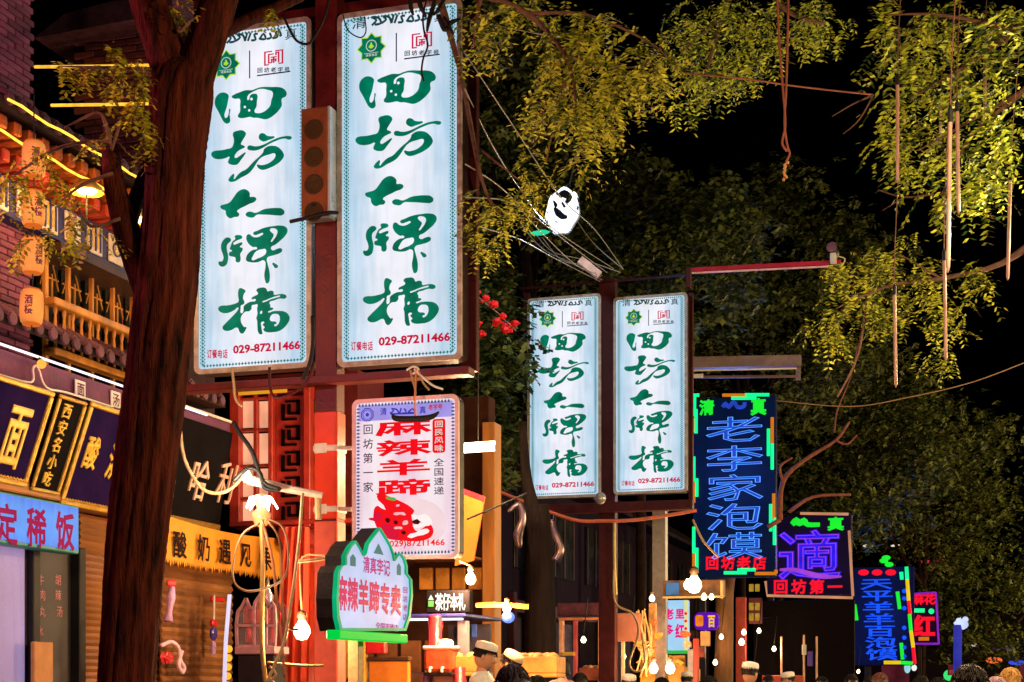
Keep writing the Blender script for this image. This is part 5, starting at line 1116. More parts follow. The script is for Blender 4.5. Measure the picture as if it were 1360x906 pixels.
q = gbox(f_, 922, 813, 954, 837); MB().rrect(q[0], q[1], q[2], q[3], .12, -.15, 0).build('casing', emi('purple_glow', srgb(105, 20, 190), .8, .2), t)
q = gbox(f_, 924, 817, 934, 832); MB().rrect(q[0], q[1], q[2], q[3], .04, 0, .02).build('orange_field', emi('orange_field', srgb(245, 130, 30), .9, .3, 8), t); MB().glyph('百', *gbox(f_, 940, 816, 950, 833), .0, .02, off=.05).build('character', emi('yellow_letters', srgb(255, 190, 50), 1), t)
# ================================================================== CCTV arm, awning arm, lamp cluster, wires over the second gantry
A = lambda D, *pts: [at(x, y, D) for x, y in pts]
D2g = 25.4
t = thing('camera_arm', 'long crimson arm with a small camera at its tip, right of the second gantry', 'camera arm', Matrix.Translation(at(914, 360, D2g)))
b0 = at(914, 360, D2g)
g = lambda *p, D=D2g: [q - b0 for q in A(D, *p)]
MB().bar(*g((912, 360), (1117, 349)), .05, .09).build('arm', mat('crimson_paint', (.45, .015, .06), .4, 0, .2, 8), t)
MB().bar(*g((914, 363), (1100, 354), D=D2g - .05), .03, .025).build('light_strip', mat('pale_pink_strip', (.8, .5, .55), .4), t)
c = at(1106, 335, D2g) - b0
MB().lathe([(.05, -.2), (.10, -.17), (.11, .0), (.10, .14), (.04, .18)], tuple(c), 14, axis='y').build('camera_body', BLACK, t, smooth=True)
MB().lathe([(.085, -.02), (.085, .02)], tuple(c + Vector((0, -.19, .03))), 14, axis='y').build('lens_ring', mat('violet_chrome', (.6, .3, .5), .25, .7), t); MB().bbox(tuple(c + Vector((-.03, -.2, -.22))), tuple(c + Vector((.07, -.05, -.06))), .01).build('mount', WHITEP, t)
MB().tube([c + Vector((.1, 0, -.08)), c + Vector((.2, 0, -.13)), c + Vector((.15, 0, -.22)), c + Vector((.0, 0, -.2))], .012, smooth=3).build('camera_cable', WHITEP, t)
t = thing('folded_awning_box', 'grey folded awning arm sticking out right of the smaller signs', 'awning', Matrix.Translation(at(910, 495, 27)))
b0 = at(910, 495, 27); g = lambda *p, D=27: [q - b0 for q in A(D, *p)]
MB().bar(*g((905, 484), (1062, 481)), .35, .19).build('box', mat('mauve_grey_metal', (.22, .16, .17), .5, .2, .3, 4), t); MB().bar(*g((908, 492.5), (1058, 489.5), D=26.8), .03, .025).build('edge_strip', WHITEP, t)
MB().bar(*g((912, 501), (1062, 500)), .05, .04).build('lower_bar', mat('brown_metal', (.15, .08, .07), .5, .2), t); MB().bar(*g((1060, 472), (1060, 505)), .08, .05, up=(0, 1, 0)).build('end_cap', MC['mauve_grey_metal'], t); MB().bar(*g((910, 500), (934, 499), D=26.7), .05, .06).build('white_clip', WHITEP, t)
# lamp cluster
p = at(747, 279, 22.5)
t = thing('hanging_street_lamp', 'dazzling white street lamp head with dark swirl, hung among wires and leaves', 'street lamp', Matrix.Translation(p) @ Matrix.Rotation(.25, 4, 'Y') @ Matrix.Rotation(.18, 4, 'Z'))
v = [(.24 * (1 + .04 * math.cos(7 * a_)) * math.cos(a_), .33 * (1 + .05 * math.cos(7 * a_)) * math.sin(a_)) for a_ in [i * math.pi / 24 for i in range(48)]]
XZ = Matrix.Rotation(math.pi / 2, 4, 'X')
MB().poly(v, -.06, .02).build('glowing_panel', emi('white_lamp_panel', (.88, .94, 1), 1.6, .05, sample=True), t, XZ); MB().poly([(x * 1.05, y * 1.05) for x, y in v], -.14, -.061).build('housing', mat('blue_grey_housing', (.2, .25, .35), .4, .3), t, XZ)
MB().tube([(-.10, .18, .03), (-.03, .23, .03), (.06, .19, .03), (.03, .10, .03)], [.03, .06, .05, .02], n=6, smooth=3).tube([(-.12, .0, .03), (-.05, -.06, .03), (.03, -.10, .03), (.1, -.09, .03)], [.02, .05, .045, .02], n=6, smooth=3).tube([(-.16, .10, .03), (-.11, .04, .03), (-.12, .01, .03)], [.01, .03, .01], n=6, smooth=3).tube([(-.03, .1, .03), (.03, .04, .03)], [.015, .02]).build('swirl_ornament', mat('swirl_soot', (.002, .002, .003), .95, 0, .2, 5, 0, spec=0.0), t, XZ)
MB().tube([(0, .1, .3), (-.05, .3, 1.4)], .015).build('hanger', BLACK, t)
point('lamp_head_light', p + Vector((.1, -1.1, -.4)), 200, (.72, .85, 1), .15)
o = MB().ball(at(718, 309, 22.6), (.16, .05, .04), 7, jit=.12).build('green_glow_tube', emi('green_glow_tube', (.02, .75, .35), .9, .3), smooth=True); tag(o, 'small green glowing tube left below the street lamp head', 'lamp')
wl = [((617, 70), (680, 165), (745, 262), (790, 305), (828, 358)), ((617, 118), (655, 195), (690, 250), (730, 300), (815, 357)), ((618, 218), (660, 245), (700, 280), (770, 335), (806, 362)), ((618, 262), (680, 270), (720, 310), (765, 352), (800, 366)),
      ((690, 295), (720, 330), (760, 350), (800, 372)), ((712, 312), (735, 335), (775, 345), (824, 362)), ((765, 292), (790, 325), (828, 358)), ((618, 290), (640, 302), (690, 318), (740, 345), (797, 374)), ((720, 315), (745, 345), (770, 352), (798, 368)), ((617, 25), (700, 42), (740, 50))]
nm = ['longest wire from the right big sign past the lamp head', 'wire just below the longest one toward the second gantry', 'wire starting halfway down the right big sign edge', 'pale slack wire crossing under the lamp head', 'first white cable of the bundle on the gantry top', 'upper white cable of the bundle near the green tube', 'single wire from the lamp head down to the gantry', 'lowest wire from the right big sign edge', 'short cable in the bundle at the gantry corner', 'thin wire from the sign top into the upper leaves']
WG = mat('pale_cable', (.28, .27, .26), .5, 0, .2, 9)
for i, pts in enumerate(wl):
    n_ = len(pts); wire('wire', [at(x, y, 14 + (22.5 - 14) * (k / (n_ - 1)) + (2.2 * k / (n_ - 1)) if pts[0][0] < 620 and i != 9 else (14 if i == 9 else 24.2)) for k, (x, y) in enumerate(pts)], .007, WG, nm[i], 'wire')
c = at(783, 352, 24); o = MB().bar(at(770, 345, 24.0), at(796, 366, 24.0), .10, .12).build('cable_joint_box', mat('pinkish_box', (.6, .4, .35), .5)); tag(o, 'pinkish cable joint box on the wires at the gantry corner', 'junction box')
o = MB().ball(at(797, 662, 24.3), (.10, .08, .10), 9).build('security_dome', mat('dome_grey', (.45, .4, .4), .25, .4), smooth=True); tag(o, 'small round dome camera on the beam between the small signs', 'camera')
wire('cable', A(24.4, (655, 650), (700, 668), (760, 690), (800, 692), (850, 690), (925, 678)), .03, mat('red_orange_sheath', (.6, .12, .05), .5), 'red orange cable sagging under the small signs')
wire('cable', A(17.5, (620, 690), (655, 675), (700, 655)), .012, BLACK, 'dark cable from the pennant toward the second gantry')
wire('cable', A(25, (920, 690), (935, 720), (955, 740)), .02, CREAM, 'cream cable from the gantry to the blue neon sign')
wire('cable', A(25.0, (815, 755), (817, 800), (840, 815), (848, 840), (836, 880), (845, 892), (856, 880), (852, 840)), .02, CREAM, 'cream cable loop right of the dark centre post')
wire('cable', A(25.2, (816, 690), (816, 745), (818, 790)), .03, mat('yellow_sheath', (.6, .45, .15), .5), 'yellow cable strapped to the right side of the centre post')
wire('wire', A(24, (1030, 532), (1130, 540), (1210, 527), (1290, 508), (1365, 480)), .010, mat('copper_wire', (.25, .15, .08), .5), 'long thin wire running right from the blue neon sign', 'wire')
wire('wire', A(14, (905, 97), (990, 105), (1060, 115), (1160, 126)), .009, mat('rust_wire', (.26, .08, .05), .5), 'rusty wire stretched across the black sky gap', 'wire')
wire('rope', A(12, (1032, -10), (1036, 70), (1040, 120), (1043, 165), (1039, 190), (1046, 201)), .010, MC['rust_wire'], 'left hanging rope of the knotted pair in the sky gap', 'rope')
wire('rope', A(12, (1047, -10), (1046, 60), (1044, 120), (1042, 165), (1046, 195), (1049, 204), (1044, 215)), .010, MC['rust_wire'], 'right hanging rope of the knotted pair in the sky gap', 'rope')
g = MB();
for i in range(9): g.ball(at(1044 + random.uniform(-3, 3), 216 + i * 2.8, 12), .013, 5, jit=.2)
o = g.build('rope_knot', mat('frayed_rope', (.55, .3, .12), .8)); tag(o, 'frayed knot at the end of the hanging ropes', 'knot')
# ---- meteor tubes hanging in the right trees
TU = mat('meteor_tube_plastic', (.42, .25, .19), .35, 0, .25, 6, .05)
lab = ['tube at the left edge of the upper right leaves', 'tube below the leaves, second from the left', 'long tube hanging free left of the pair', 'tube to the left of the lowest pair', 'tube at the far right edge', 'short tube half hidden in the upper right leaves', 'tube behind the highest right leaves', 'short tube deep in the top right foliage']
proto = None
for i, (x, y0, y1, D) in enumerate(((1192, 105, 243, 12), (1262, 150, 362, 9.6), (1188, 384, 515, 12), (1254, 338, 480, 12), (1342, 232, 372, 12.2), (1249, 135, 195, 15), (1271, 140, 285, 11), (1308, 62, 160, 13))):
    p = at(x, y0, D); H_ = (y1 - y0) / F * D
    if proto is None:
        proto = t = thing('meteor_light_tube', 'peach coloured light ' + lab[i], 'light tube', Matrix.Translation(p), 'unlit meteor light tubes hanging in the trees'); h0 = H_
        MB().lathe([(.004, -H_), (.013, -H_ + .03), (.014, -.02), (.008, 0)], (0, 0, 0), 8).build('tube', TU, t, smooth=True); MB().lathe([(.016, -.05), (.016, .02), (.006, .04)], (0, 0, 0), 8).build('cap', BLACK, t); MB().tube([(0, 0, .03), (.01, 0, .4), (.05, .02, 1.1)], .004, n=4, smooth=3).build('cord', TWIG, t)
    else: dup(proto, Matrix.Translation(p) @ Matrix.Rotation(random.uniform(-.04, .04), 4, 'Y') @ Matrix.Diagonal((1, 1, H_ / h0, 1)), 'peach coloured light ' + lab[i])

# ================================================================== added lamps outside the view, fill light for leaves, facade and far trees
def fill_street_lamp(x, y, z, W_, lab, col=(1, .66, .30)):
    t = thing('fill_street_lamp', lab, 'street lamp', T(x, y, 0), 'street lamps along the right kerb')
    MB().tube([(0, 0, 0), (0, 0, z * .6), (0, 0, z), (-.25, 0, z + .35), (-.9, 0, z + .45)], [.09, .07, .06, .05, .04], n=10, smooth=3).build('pole', mat('lamp_pole_green', (.03, .05, .04), .5, .3), t, smooth=True)
    MB().bbox((-1.4, -.13, z + .36), (-.85, .13, z + .5), .03).build('lamp_head', GREYM, t); MB().bbox((-1.36, -.1, z + .34), (-.9, .1, z + .36), .005).build('lens', emi('street_lens', (1, .8, .5), 6, .01), t)
    point('lamp_head_light', (x - 1.15, y, z + .25), W_, col, .15)
fill_street_lamp(2.6, 7.0, 4.6, 1900, 'street lamp on the right kerb beside the viewer', (1, .66, .34))
fill_street_lamp(2.6, 13.5, 5.2, 1250, 'second street lamp on the right kerb', (1, .74, .42))
fill_street_lamp(6.3, 22, 5.0, 3200, 'street lamp on the right kerb farther along')
fill_street_lamp(-1.0, -3.2, 5.2, 260, 'street lamp behind the viewer', (1, .34, .40))
fill_street_lamp(9, 38, 5.6, 5000, 'third street lamp on the right kerb')
fill_street_lamp(11, 55, 6, 6000, 'farthest street lamp on the right kerb')

# ================================================================== trees
def leaf_mesh(mb, clumps, n_spr, size, droop=.6, leaflets=7, spread=1.0, wid=.26):
    """compound leaves: a bent midrib with pairs of folded leaflets"""
    V_ = []; F_ = []; k = mb.n
    for (c, R_) in clumps:
        c = np.array(c)
        for _ in range(n_spr):
            o = c + RNG.normal(0, 1, 3) * np.array(R_) * .5 * spread
            d = RNG.normal(0, 1, 3); d[2] = -abs(d[2]) * droop - .1; d /= np.linalg.norm(d)
            sd = np.cross(d, [0, 0, 1]); sd /= (np.linalg.norm(sd) + 1e-6); up = np.cross(sd, d)
            s = size * RNG.uniform(.7, 1.25)
            for i in range(leaflets):
                b = o + d * s * .66 * (i + 1) + np.array([0, 0, -1]) * s * .06 * i * i
                for sg in (-1, 1):
                    l = sd * sg * s * 1.25 + d * s * .5 - up * s * RNG.uniform(-.1, .5) + RNG.normal(0, .12, 3) * s
                    w_ = d * s * wid + up * s * .15 * sg
                    q = k + len(V_); V_ += [tuple(b), tuple(b + l * .45 + w_), tuple(b + l), tuple(b + l * .5 - w_)]; F_.append((q, q + 1, q + 2, q + 3))
            b = o + d * s * .66 * (leaflets + .6); q = k + len(V_); V_ += [tuple(b), tuple(b + d * s * .6 + sd * s * wid), tuple(b + d * s * 1.3), tuple(b + d * s * .6 - sd * s * wid)]; F_.append((q, q + 1, q + 2, q + 3))
    mb.v += V_; mb.f += F_; mb.m += [0] * len(F_); mb.n += len(V_)
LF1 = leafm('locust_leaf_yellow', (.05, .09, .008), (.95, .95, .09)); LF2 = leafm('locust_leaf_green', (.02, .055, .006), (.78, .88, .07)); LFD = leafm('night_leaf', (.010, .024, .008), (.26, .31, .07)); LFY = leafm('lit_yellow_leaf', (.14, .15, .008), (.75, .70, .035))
# -- tree 1: the forked trunk in front
DT = 10.6; BARKT = mat('dark_red_bark', (.004, .001, .0015), .8, 0, .6, 12, 1.0, col2=(.12, .022, .011), stretch=(1, 1, .15), spec=.08)  # near-black bark streaked with dark red
t = thing('locust_tree', 'thick dark forked locust trunk standing in front of the shops at left', 'tree', Matrix.Translation(at(166, 905, DT) - Vector((0, 0, EYE))))
b0 = at(166, 905, DT) - Vector((0, 0, EYE)); R_ = lambda r: r / F * DT
tp = [((166, 1220), 55), ((165, 1000), 46), ((167, 906), 39), ((175, 800), 39), ((184, 700), 41), ((195, 600), 43), ((206, 520), 44), ((213, 450), 45), ((222, 370), 46), ((228, 300), 42), ((234, 200), 40), ((241, 130), 43), ((245, 100), 40), ((247, 84), 26)]
def ridged(mb, pts, n=64, D=DT, sub=7, amp=.10):
    P_ = [at(x, y, D + dz) - b0 for (x, y), _, dz in [(q[0], q[1], q[2] if len(q) > 2 else 0) for q in pts]]; Rr = [R_(q[1]) * .89 for q in pts]
    k = mb.n; mb.tube(P_, Rr, n=n, smooth=sub)
    m_ = (mb.n - k) // n
    ph = RNG.uniform(0, 6.28, 12)
    for i in range(m_):
        ctr = sum((Vector(mb.v[k + i * n + j]) for j in range(n)), Vector()) / n
        for j in range(n):
            a_ = 2 * math.pi * j / n; h = i * .16
            f_ = amp * (abs(math.sin(a_ * 6.5 + .5 * math.sin(h * .7 + ph[0]) + ph[1])) * .9 + .6 * abs(math.sin(a_ * 11 + .9 * math.sin(h * 1.1 + ph[2]))) - .7) + .05 * math.sin(a_ * 2 + h * .35 + ph[3]) + RNG.normal(0, .008)
            v = Vector(mb.v[k + i * n + j]); mb.v[k + i * n + j] = tuple(ctr + (v - ctr) * (1 + f_))
mb = MB(); ridged(mb, tp, 96, sub=14); mb.build('trunk', BARKT, t, smooth=True)
mb = MB(); ridged(mb, [((236, 150), 34), ((232, 105), 31), ((218, 62), 28), ((202, 20), 26), ((192, -20), 25), ((180, -90), 20)], 40); mb.build('limb', BARKT, t, smooth=True)
mb = MB(); ridged(mb, [((243, 155), 34), ((254, 110), 31), ((270, 66), 28), ((284, 25), 27), ((296, -15), 26), ((315, -90), 20)], 40); mb.build('limb', BARKT, t, smooth=True)
mb = MB(); ridged(mb, [((212, 420), 26), ((190, 360), 24), ((170, 310), 20), ((158, 270), 17), ((150, 235), 15), ((147, 200), 13, .1), ((146, 185), 6, .1)], 40); mb.build('limb', BARKT, t, smooth=True)
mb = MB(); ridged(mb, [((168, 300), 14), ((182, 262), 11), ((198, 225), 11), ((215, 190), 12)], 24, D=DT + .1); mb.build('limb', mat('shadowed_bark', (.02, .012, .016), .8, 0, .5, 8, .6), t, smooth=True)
mb = MB(); ridged(mb, [((268, 52), 12), ((310, 36), 10, .6), ((345, 20), 9, 1.0), ((400, -4), 7, 1.5)], 20); mb.build('limb', BARKT, t, smooth=True)
for pts in (((148, 195), (140, 165), (128, 150), (85, 170)), ((148, 200), (156, 175), (162, 160)), ((147, 190), (120, 188), (70, 200), (0, 246)), ((150, 230), (110, 245), (80, 268)), ((225, 95), (190, 92), (140, 90), (80, 88)), ((236, 40), (240, 42), (250, 30), (265, 20)), ((160, 290), (120, 300), (100, 265))):
    MB().tube([at(x, y, DT - .1) - b0 for x, y in pts], [R_(2.6)] * (len(pts) - 1) + [R_(.8)], n=5, smooth=4).build('twig', TWIG, t, smooth=True)
mb = MB()
cl = [(at(x, y, DT - .25 + random.uniform(-.3, .3)) - b0, (.05, .05, .045)) for x, y in ((80, 85), (95, 92), (112, 95), (150, 68), (165, 85), (180, 78), (190, 95), (195, 110), (178, 108), (160, 110), (185, 140), (195, 150), (175, 150), (190, 168), (200, 180), (190, 195), (140, 175), (85, 245), (30, 218), (12, 240), (8, 285), (60, 205), (75, 232), (108, 268), (96, 298), (40, 255), (120, 322), (50, 305), (35, 320), (75, 325), (100, 285), (235, 12), (230, 0), (360, 10), (120, 190), (50, 196), (25, 232), (132, 312), (190, 122), (165, 95), (130, 100))]
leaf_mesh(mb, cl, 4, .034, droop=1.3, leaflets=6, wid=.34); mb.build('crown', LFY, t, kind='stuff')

def tree(name, lab, base, trunk, limbs, clumps, D, leaf, n_spr, size, bm_=TWIG, grp=None, leaflets=7, wid=.26, Rk=1.0, droop=.6):
    b0 = at(*base, D); b0.z = 0
    t = thing(name, lab, 'tree', Matrix.Translation(b0), grp)
    if trunk:
        pts = [b0 - b0] + [at(x, y, D) - b0 for (x, y), r in trunk]; rr = [trunk[0][1] * 1.2 / F * D] + [r / F * D for _, r in trunk]
        MB().tube(pts, rr, n=14, smooth=5, ridges=.06, rough=.02).build('trunk', bm_, t, smooth=True)
    for l in limbs: MB().tube([at(p[0], p[1], D + (p[3] if len(p) > 3 else 0)) - b0 for p in l], [p[2] / F * D for p in l], n=7, smooth=4, rough=.06).build('limb', bm_, t, smooth=True)
    mb = MB(); leaf_mesh(mb, [(at(x, y, D + dz) - b0, (rx / F * D * 2, rx / F * D * 2, ry / F * D * 2)) for x, y, rx, ry, dz in clumps], n_spr, size, leaflets=leaflets, wid=wid, droop=droop)
    mb.build('crown', leaf, t, kind='stuff'); return t
def scatter(pts, rx, ry, dz): return [(x + random.uniform(-6, 6), y + random.uniform(-6, 6), rx * random.uniform(.7, 1.3), ry * random.uniform(.7, 1.3), random.uniform(-dz, dz)) for x, y in pts]
random.seed(11)
M1 = [(635, 8), (650, 22), (625, 25), (668, 8), (684, 18), (700, 6), (640, 50), (628, 58), (645, 62), (715, 8), (740, 20), (752, 38), (768, 28), (785, 36), (800, 22), (790, 52), (770, 52), (748, 58), (735, 50), (738, 78), (752, 88), (770, 82), (788, 78), (805, 84), (822, 74), (840, 64), (860, 60), (876, 70), (888, 82), (868, 88), (845, 92), (828, 102), (808, 108), (790, 104), (770, 108), (752, 110), (736, 122), (722, 136), (720, 152), (738, 146), (756, 136), (774, 130), (792, 130), (812, 128), (835, 122), (850, 120), (760, 158), (778, 160), (795, 158), (812, 160), (768, 178), (782, 190), (765, 205), (784, 212), (726, 105), (715, 150), (830, 150), (800, 145), (895, 72), (780, 145), (820, 95), (855, 105)]
tree('overhanging_locust', 'locust branch with bright yellow green leaves hanging right of the big signs', (-260, 905), [((-250, 100), 26), ((0, -160), 20), ((400, -150), 14), ((575, -40), 10)], [[(575, -40, 9), (640, -8, 5), (700, 18, 4), (742, 60, 3), (760, 100, 2.4), (766, 150, 1.6), (775, 200, 1)], [(700, 18, 3), (780, 20, 2), (860, 55, 1.4), (890, 80, 1)], [(742, 60, 2), (800, 90, 1.6), (870, 85, 1)], [(752, 108, 2), (735, 170, 1.6), (725, 215, 1.2)], [(752, 108, 1.8), (720, 150, 1)], [(640, -8, 3), (632, 30, 2), (630, 62, 1)]], scatter(M1, 7, 7,   .5), 13.0, LF1, 6, .047, droop=.75)
M2 = [(905, 20), (925, 12), (945, 25), (965, 40), (985, 30), (1005, 45), (1025, 35), (930, 45), (915, 62), (945, 62), (965, 75), (985, 65), (1005, 72), (930, 85), (950, 98), (962, 115), (940, 112), (975, 95), (995, 90), (1050, 35), (1075, 30), (1100, 38), (1060, 12), (1085, 15), (1020, 15), (960, 8), (980, 12), (900, 45), (910, 100), (920, 125), (1090, 25), (1035, 60)]
tree('green_locust', 'greener locust crown at the top centre beyond the yellow leaves', (1560, 905), [((1500, -60), 14), ((1250, -90), 10), ((990, -60), 8)], [[(990, -60, 8), (960, 20, 4), (940, 90, 2), (935, 115, 1)], [(990, -60, 7), (1040, 10, 4), (1095, 32, 2)], [(960, 20, 3), (905, 70, 1.5)]], scatter(M2, 12, 10, 1.0), 17.0, LF2, 10, .046)
M3 = [(1175, 12), (1200, 5), (1225, 15), (1190, 35), (1215, 40), (1240, 30), (1265, 12), (1290, 20), (1310, 8), (1335, 15), (1355, 30), (1180, 55), (1205, 65), (1230, 58), (1255, 50), (1280, 45), (1300, 40), (1325, 48), (1345, 60), (1190, 85), (1215, 88), (1240, 80), (1265, 75), (1290, 72), (1315, 78), (1340, 85), (1220, 110), (1245, 105), (1270, 108), (1295, 100), (1320, 108), (1345, 112), (1200, 130), (1180, 140), (1215, 140), (1240, 135), (1265, 130), (1290, 132), (1318, 135), (1345, 140), (1190, 168), (1175, 190), (1200, 195), (1215, 185), (1195, 205), (1250, 165), (1275, 160), (1300, 165), (1325, 168), (1348, 170), (1240, 195), (1265, 195), (1290, 190), (1320, 195), (1340, 200), (1235, 225), (1255, 222), (1300, 225), (1320, 228), (1262, 268), (1280, 262), (1300, 270), (1250, 262), (1330, 250), (1285, 235)]
tree('right_locust', 'drooping locust crown filling the top right corner around the hanging tubes', (1450, 905), [((1450, 300), 22), ((1440, -20), 18)], [[(1440, -20, 10), (1350, 40, 5), (1280, 90, 3), (1210, 130, 1.5)], [(1440, 30, 8), (1360, 120, 4), (1290, 180, 2), (1250, 260, 1)], [(1350, 40, 4), (1250, 20, 2), (1180, 20, 1)], [(1360, 120, 3), (1220, 200, 1)], [(1240, 258, 1.6), (1200, 262, 1.2), (1166, 252, .8)], [(1200, 262, 1), (1172, 280, .6)], [(1160, 126, 1.6), (1130, 140, 1), (1105, 155, .6)], [(1160, 126, 1.2), (1142, 158, 1), (1120, 178, .5)]], scatter(M3, 11, 9, .7), 12.5, LF2, 7, .044, droop=.6)
M4 = [(1165, 330), (1185, 335), (1205, 328), (1225, 340), (1140, 350), (1120, 358), (1105, 352), (1150, 370), (1172, 360), (1195, 365), (1218, 368), (1130, 385), (1155, 392), (1178, 388), (1200, 392), (1225, 395), (1110, 405), (1135, 412), (1160, 415), (1182, 418), (1205, 415), (1100, 420), (1088, 430), (1110, 440), (1140, 428), (1108, 448), (1245, 405), (1230, 430), (1265, 400), (1290, 370), (1310, 365), (1250, 458), (1245, 470), (1285, 420), (1300, 350), (1240, 350)]
tree('lower_right_locust', 'yellow lit locust branch right of the red camera arm', (1400, 905), [((1400, 300), 14)], [[(1400, 300, 7), (1330, 350, 4), (1250, 370, 3), (1180, 380, 2), (1110, 410, 1)], [(1250, 370, 2), (1190, 335, 1)], [(1150, 400, 1.5), (1140, 470, 1.5), (1112, 528, 1.2)]], scatter(M4, 10, 8, .6), 17.5, LF1, 7, .050, droop=.6)
M5 = [(690, 235), (700, 222), (712, 235), (698, 250), (685, 262), (705, 262), (640, 275), (655, 268), (668, 280), (648, 290), (630, 300), (640, 318), (655, 322), (668, 300), (682, 288), (632, 268), (645, 335), (700, 210), (672, 268), (625, 310), (690, 275)]
tree('small_locust_branch', 'leafy branch tip between the right big sign and the lamp head', (-200, 905), [((-190, 100), 20), ((0, -120), 16), ((400, -110), 9), ((575, -30), 6)], [[(575, -30, 6), (610, 90, 3.5), (640, 240, 2.5), (665, 285, 1.5)], [(640, 200, 2), (690, 240, 1)]], scatter(M5, 6, 7, .4), 14.5, LF1, 5, .040, droop=.6)
# background trees, each its own crown
def crown_pts(cx, cy, rx, ry, n):
    r = []
    while len(r) < n:
        x, y = random.uniform(-1, 1), random.uniform(-1, 1)
        if x * x + y * y < 1 and math.sin(x * 5.1 + cx) * math.sin(y * 6.3 + cy) > -.45: r.append((cx + x * rx, cy + y * ry))
    return r
bt = [('dark dense tree behind the second gantry and lamp head', 860, 330, 140, 110, 30, 60, (850, 480)),
      ('tall dim tree in the middle distance beyond the camera arm', 1010, 400, 170, 170, 38, 90, (985, 600)),
      ('dim bushy tree right of the blue neon sign', 1130, 590, 130, 120, 44, 80, (1040, 760)),
      ('brownish tree above the rightmost neon signs', 1235, 640, 120, 120, 54, 80, (1225, 780)),
      ('low dark tree at the right behind the crowd', 1310, 790, 90, 80, 56, 50, (1305, 860)),
      ('dark tree between the right big sign and the small signs', 672, 180, 80, 190, 31, 34, (700, 520)),
      ('leafy dark shrubby tree left of the smaller signs', 640, 490, 26, 140, 27, 40, (648, 640)),
      ]
for i, (lb_, cx, cy, rx, ry, D, n_, base) in enumerate(bt):
    random.seed(20 + i); P_ = crown_pts(cx, cy, rx, ry, n_)
    bx_, by_ = base
    tree('street_tree', lb_, (bx_, 905), [((bx_, 905), 7 * 30 / D), ((bx_ + 3, (by_ + cy) / 2 + 40), 6 * 30 / D), ((cx, cy), 3 * 30 / D)], [[(bx_, by_, 6 * 30 / D), (cx + (k - 1.5) * rx * .4, cy + ry * .3, 3 * 30 / D, (k - 1) * .8), (cx + (k - 1.5) * rx * .6, cy - ry * .5, 1.2 * 30 / D, (k - 1) * 1.2)] for k in range(4)],
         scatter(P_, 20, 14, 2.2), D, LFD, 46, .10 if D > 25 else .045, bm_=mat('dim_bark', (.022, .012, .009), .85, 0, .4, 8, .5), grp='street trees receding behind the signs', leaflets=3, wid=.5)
# red lights/flowers left of the small signs
t = thing('red_blossom_garland', 'red blossom garland left of the smaller white signs', 'garland', Matrix.Translation(at(640, 430, 22)))
b0 = at(640, 430, 22)
MB().tube([q - b0 for q in A(22, (622, 378), (640, 400), (660, 415), (685, 440))], .012).build('stem', TWIG, t)
for (x, y, r) in ((626, 380, 5), (636, 388, 3), (645, 396, 5), (655, 404, 6), (640, 400, 3), (634, 430, 5), (628, 438, 7), (640, 443, 5), (660, 428, 6), (672, 436, 8), (684, 430, 5), (668, 420, 4), (622, 460, 4)):
    MB().ball(at(x, y, 22 + random.uniform(-.3, .3)) - b0, (r / F * 22 * 1.1, r / F * 22, r / F * 22 * .8), 6, jit=.25).build('blossom', emi('red_blossom', (.6, .015, .015), .16, .5, 14, base=(.6, .02, .02)), t)
# dark trunk in the stalls and mid brown trunk
DTr = 18.5; b0 = at(722, 905, DTr); b0.z = 0
t = thing('dark_trunk_tree', 'black tree trunk left of the dark centre post', 'tree', Matrix.Translation(b0))
MB().tube([at(x, y, DTr) - b0 for x, y in ((724, 1070), (723, 906), (722, 820), (720, 750), (716, 700), (712, 672))], [20 / F * DTr, 18 / F * DTr, 16 / F * DTr, 15.5 / F * DTr, 17 / F * DTr, 16 / F * DTr], n=24, smooth=6, ridges=.06, rough=.015).build('trunk', mat('soot_bark', (.012, .008, .008), .9, 0, .6, 6, .8, stretch=(1, 1, .2)), t, smooth=True)
MB().tube([at(x, y, DTr) - b0 for x, y in ((714, 700), (700, 640), (694, 560))], [.13, .07, .04], n=10, smooth=4).build('limb', MC['soot_bark'], t, smooth=True)
DTr = 33.5; b0 = at(962, 905, DTr); b0.z = 0
t = thing('brown_trunk_tree', 'brown trunk below the blue neon sign with reddish bare limbs above', 'tree', Matrix.Translation(b0))
MB().tube([at(x, y, DTr) - b0 for x, y in ((960, 1020), (961, 906), (962, 840), (964, 770), (985, 700), (1020, 640))], [.27, .22, .20, .20, .16, .12], n=16, smooth=5, ridges=.05).build('trunk', mat('ochre_bark', (.20, .10, .04), .85, 0, .4, 8, .6, stretch=(1, 1, .2)), t, smooth=True)
RB = mat('reddish_bark', (.30, .10, .07), .8, 0, .4, 8, .4)
for l in (((1036, 690, 7), (1040, 640, 6), (1070, 610, 5), (1110, 585, 4), (1128, 560, 3)), ((1110, 585, 3), (1125, 590, 2.5), (1138, 578, 2)), ((1040, 640, 4), (1036, 620, 3), (1052, 608, 2.5)), ((1048, 680, 5), (1080, 660, 4), (1130, 657, 3.5)), ((1108, 575, 2.5), (1112, 545, 2), (1128, 505, 1.6), (1142, 450, 1)), ((1020, 700, 6), (1036, 690, 6))):
    MB().tube([at(x, y, 30) - b0 for x, y, r in l], [r * .55 / F * 30 for *_, r in l], n=7, smooth=4, rough=.05).build('limb', RB, t, smooth=True)

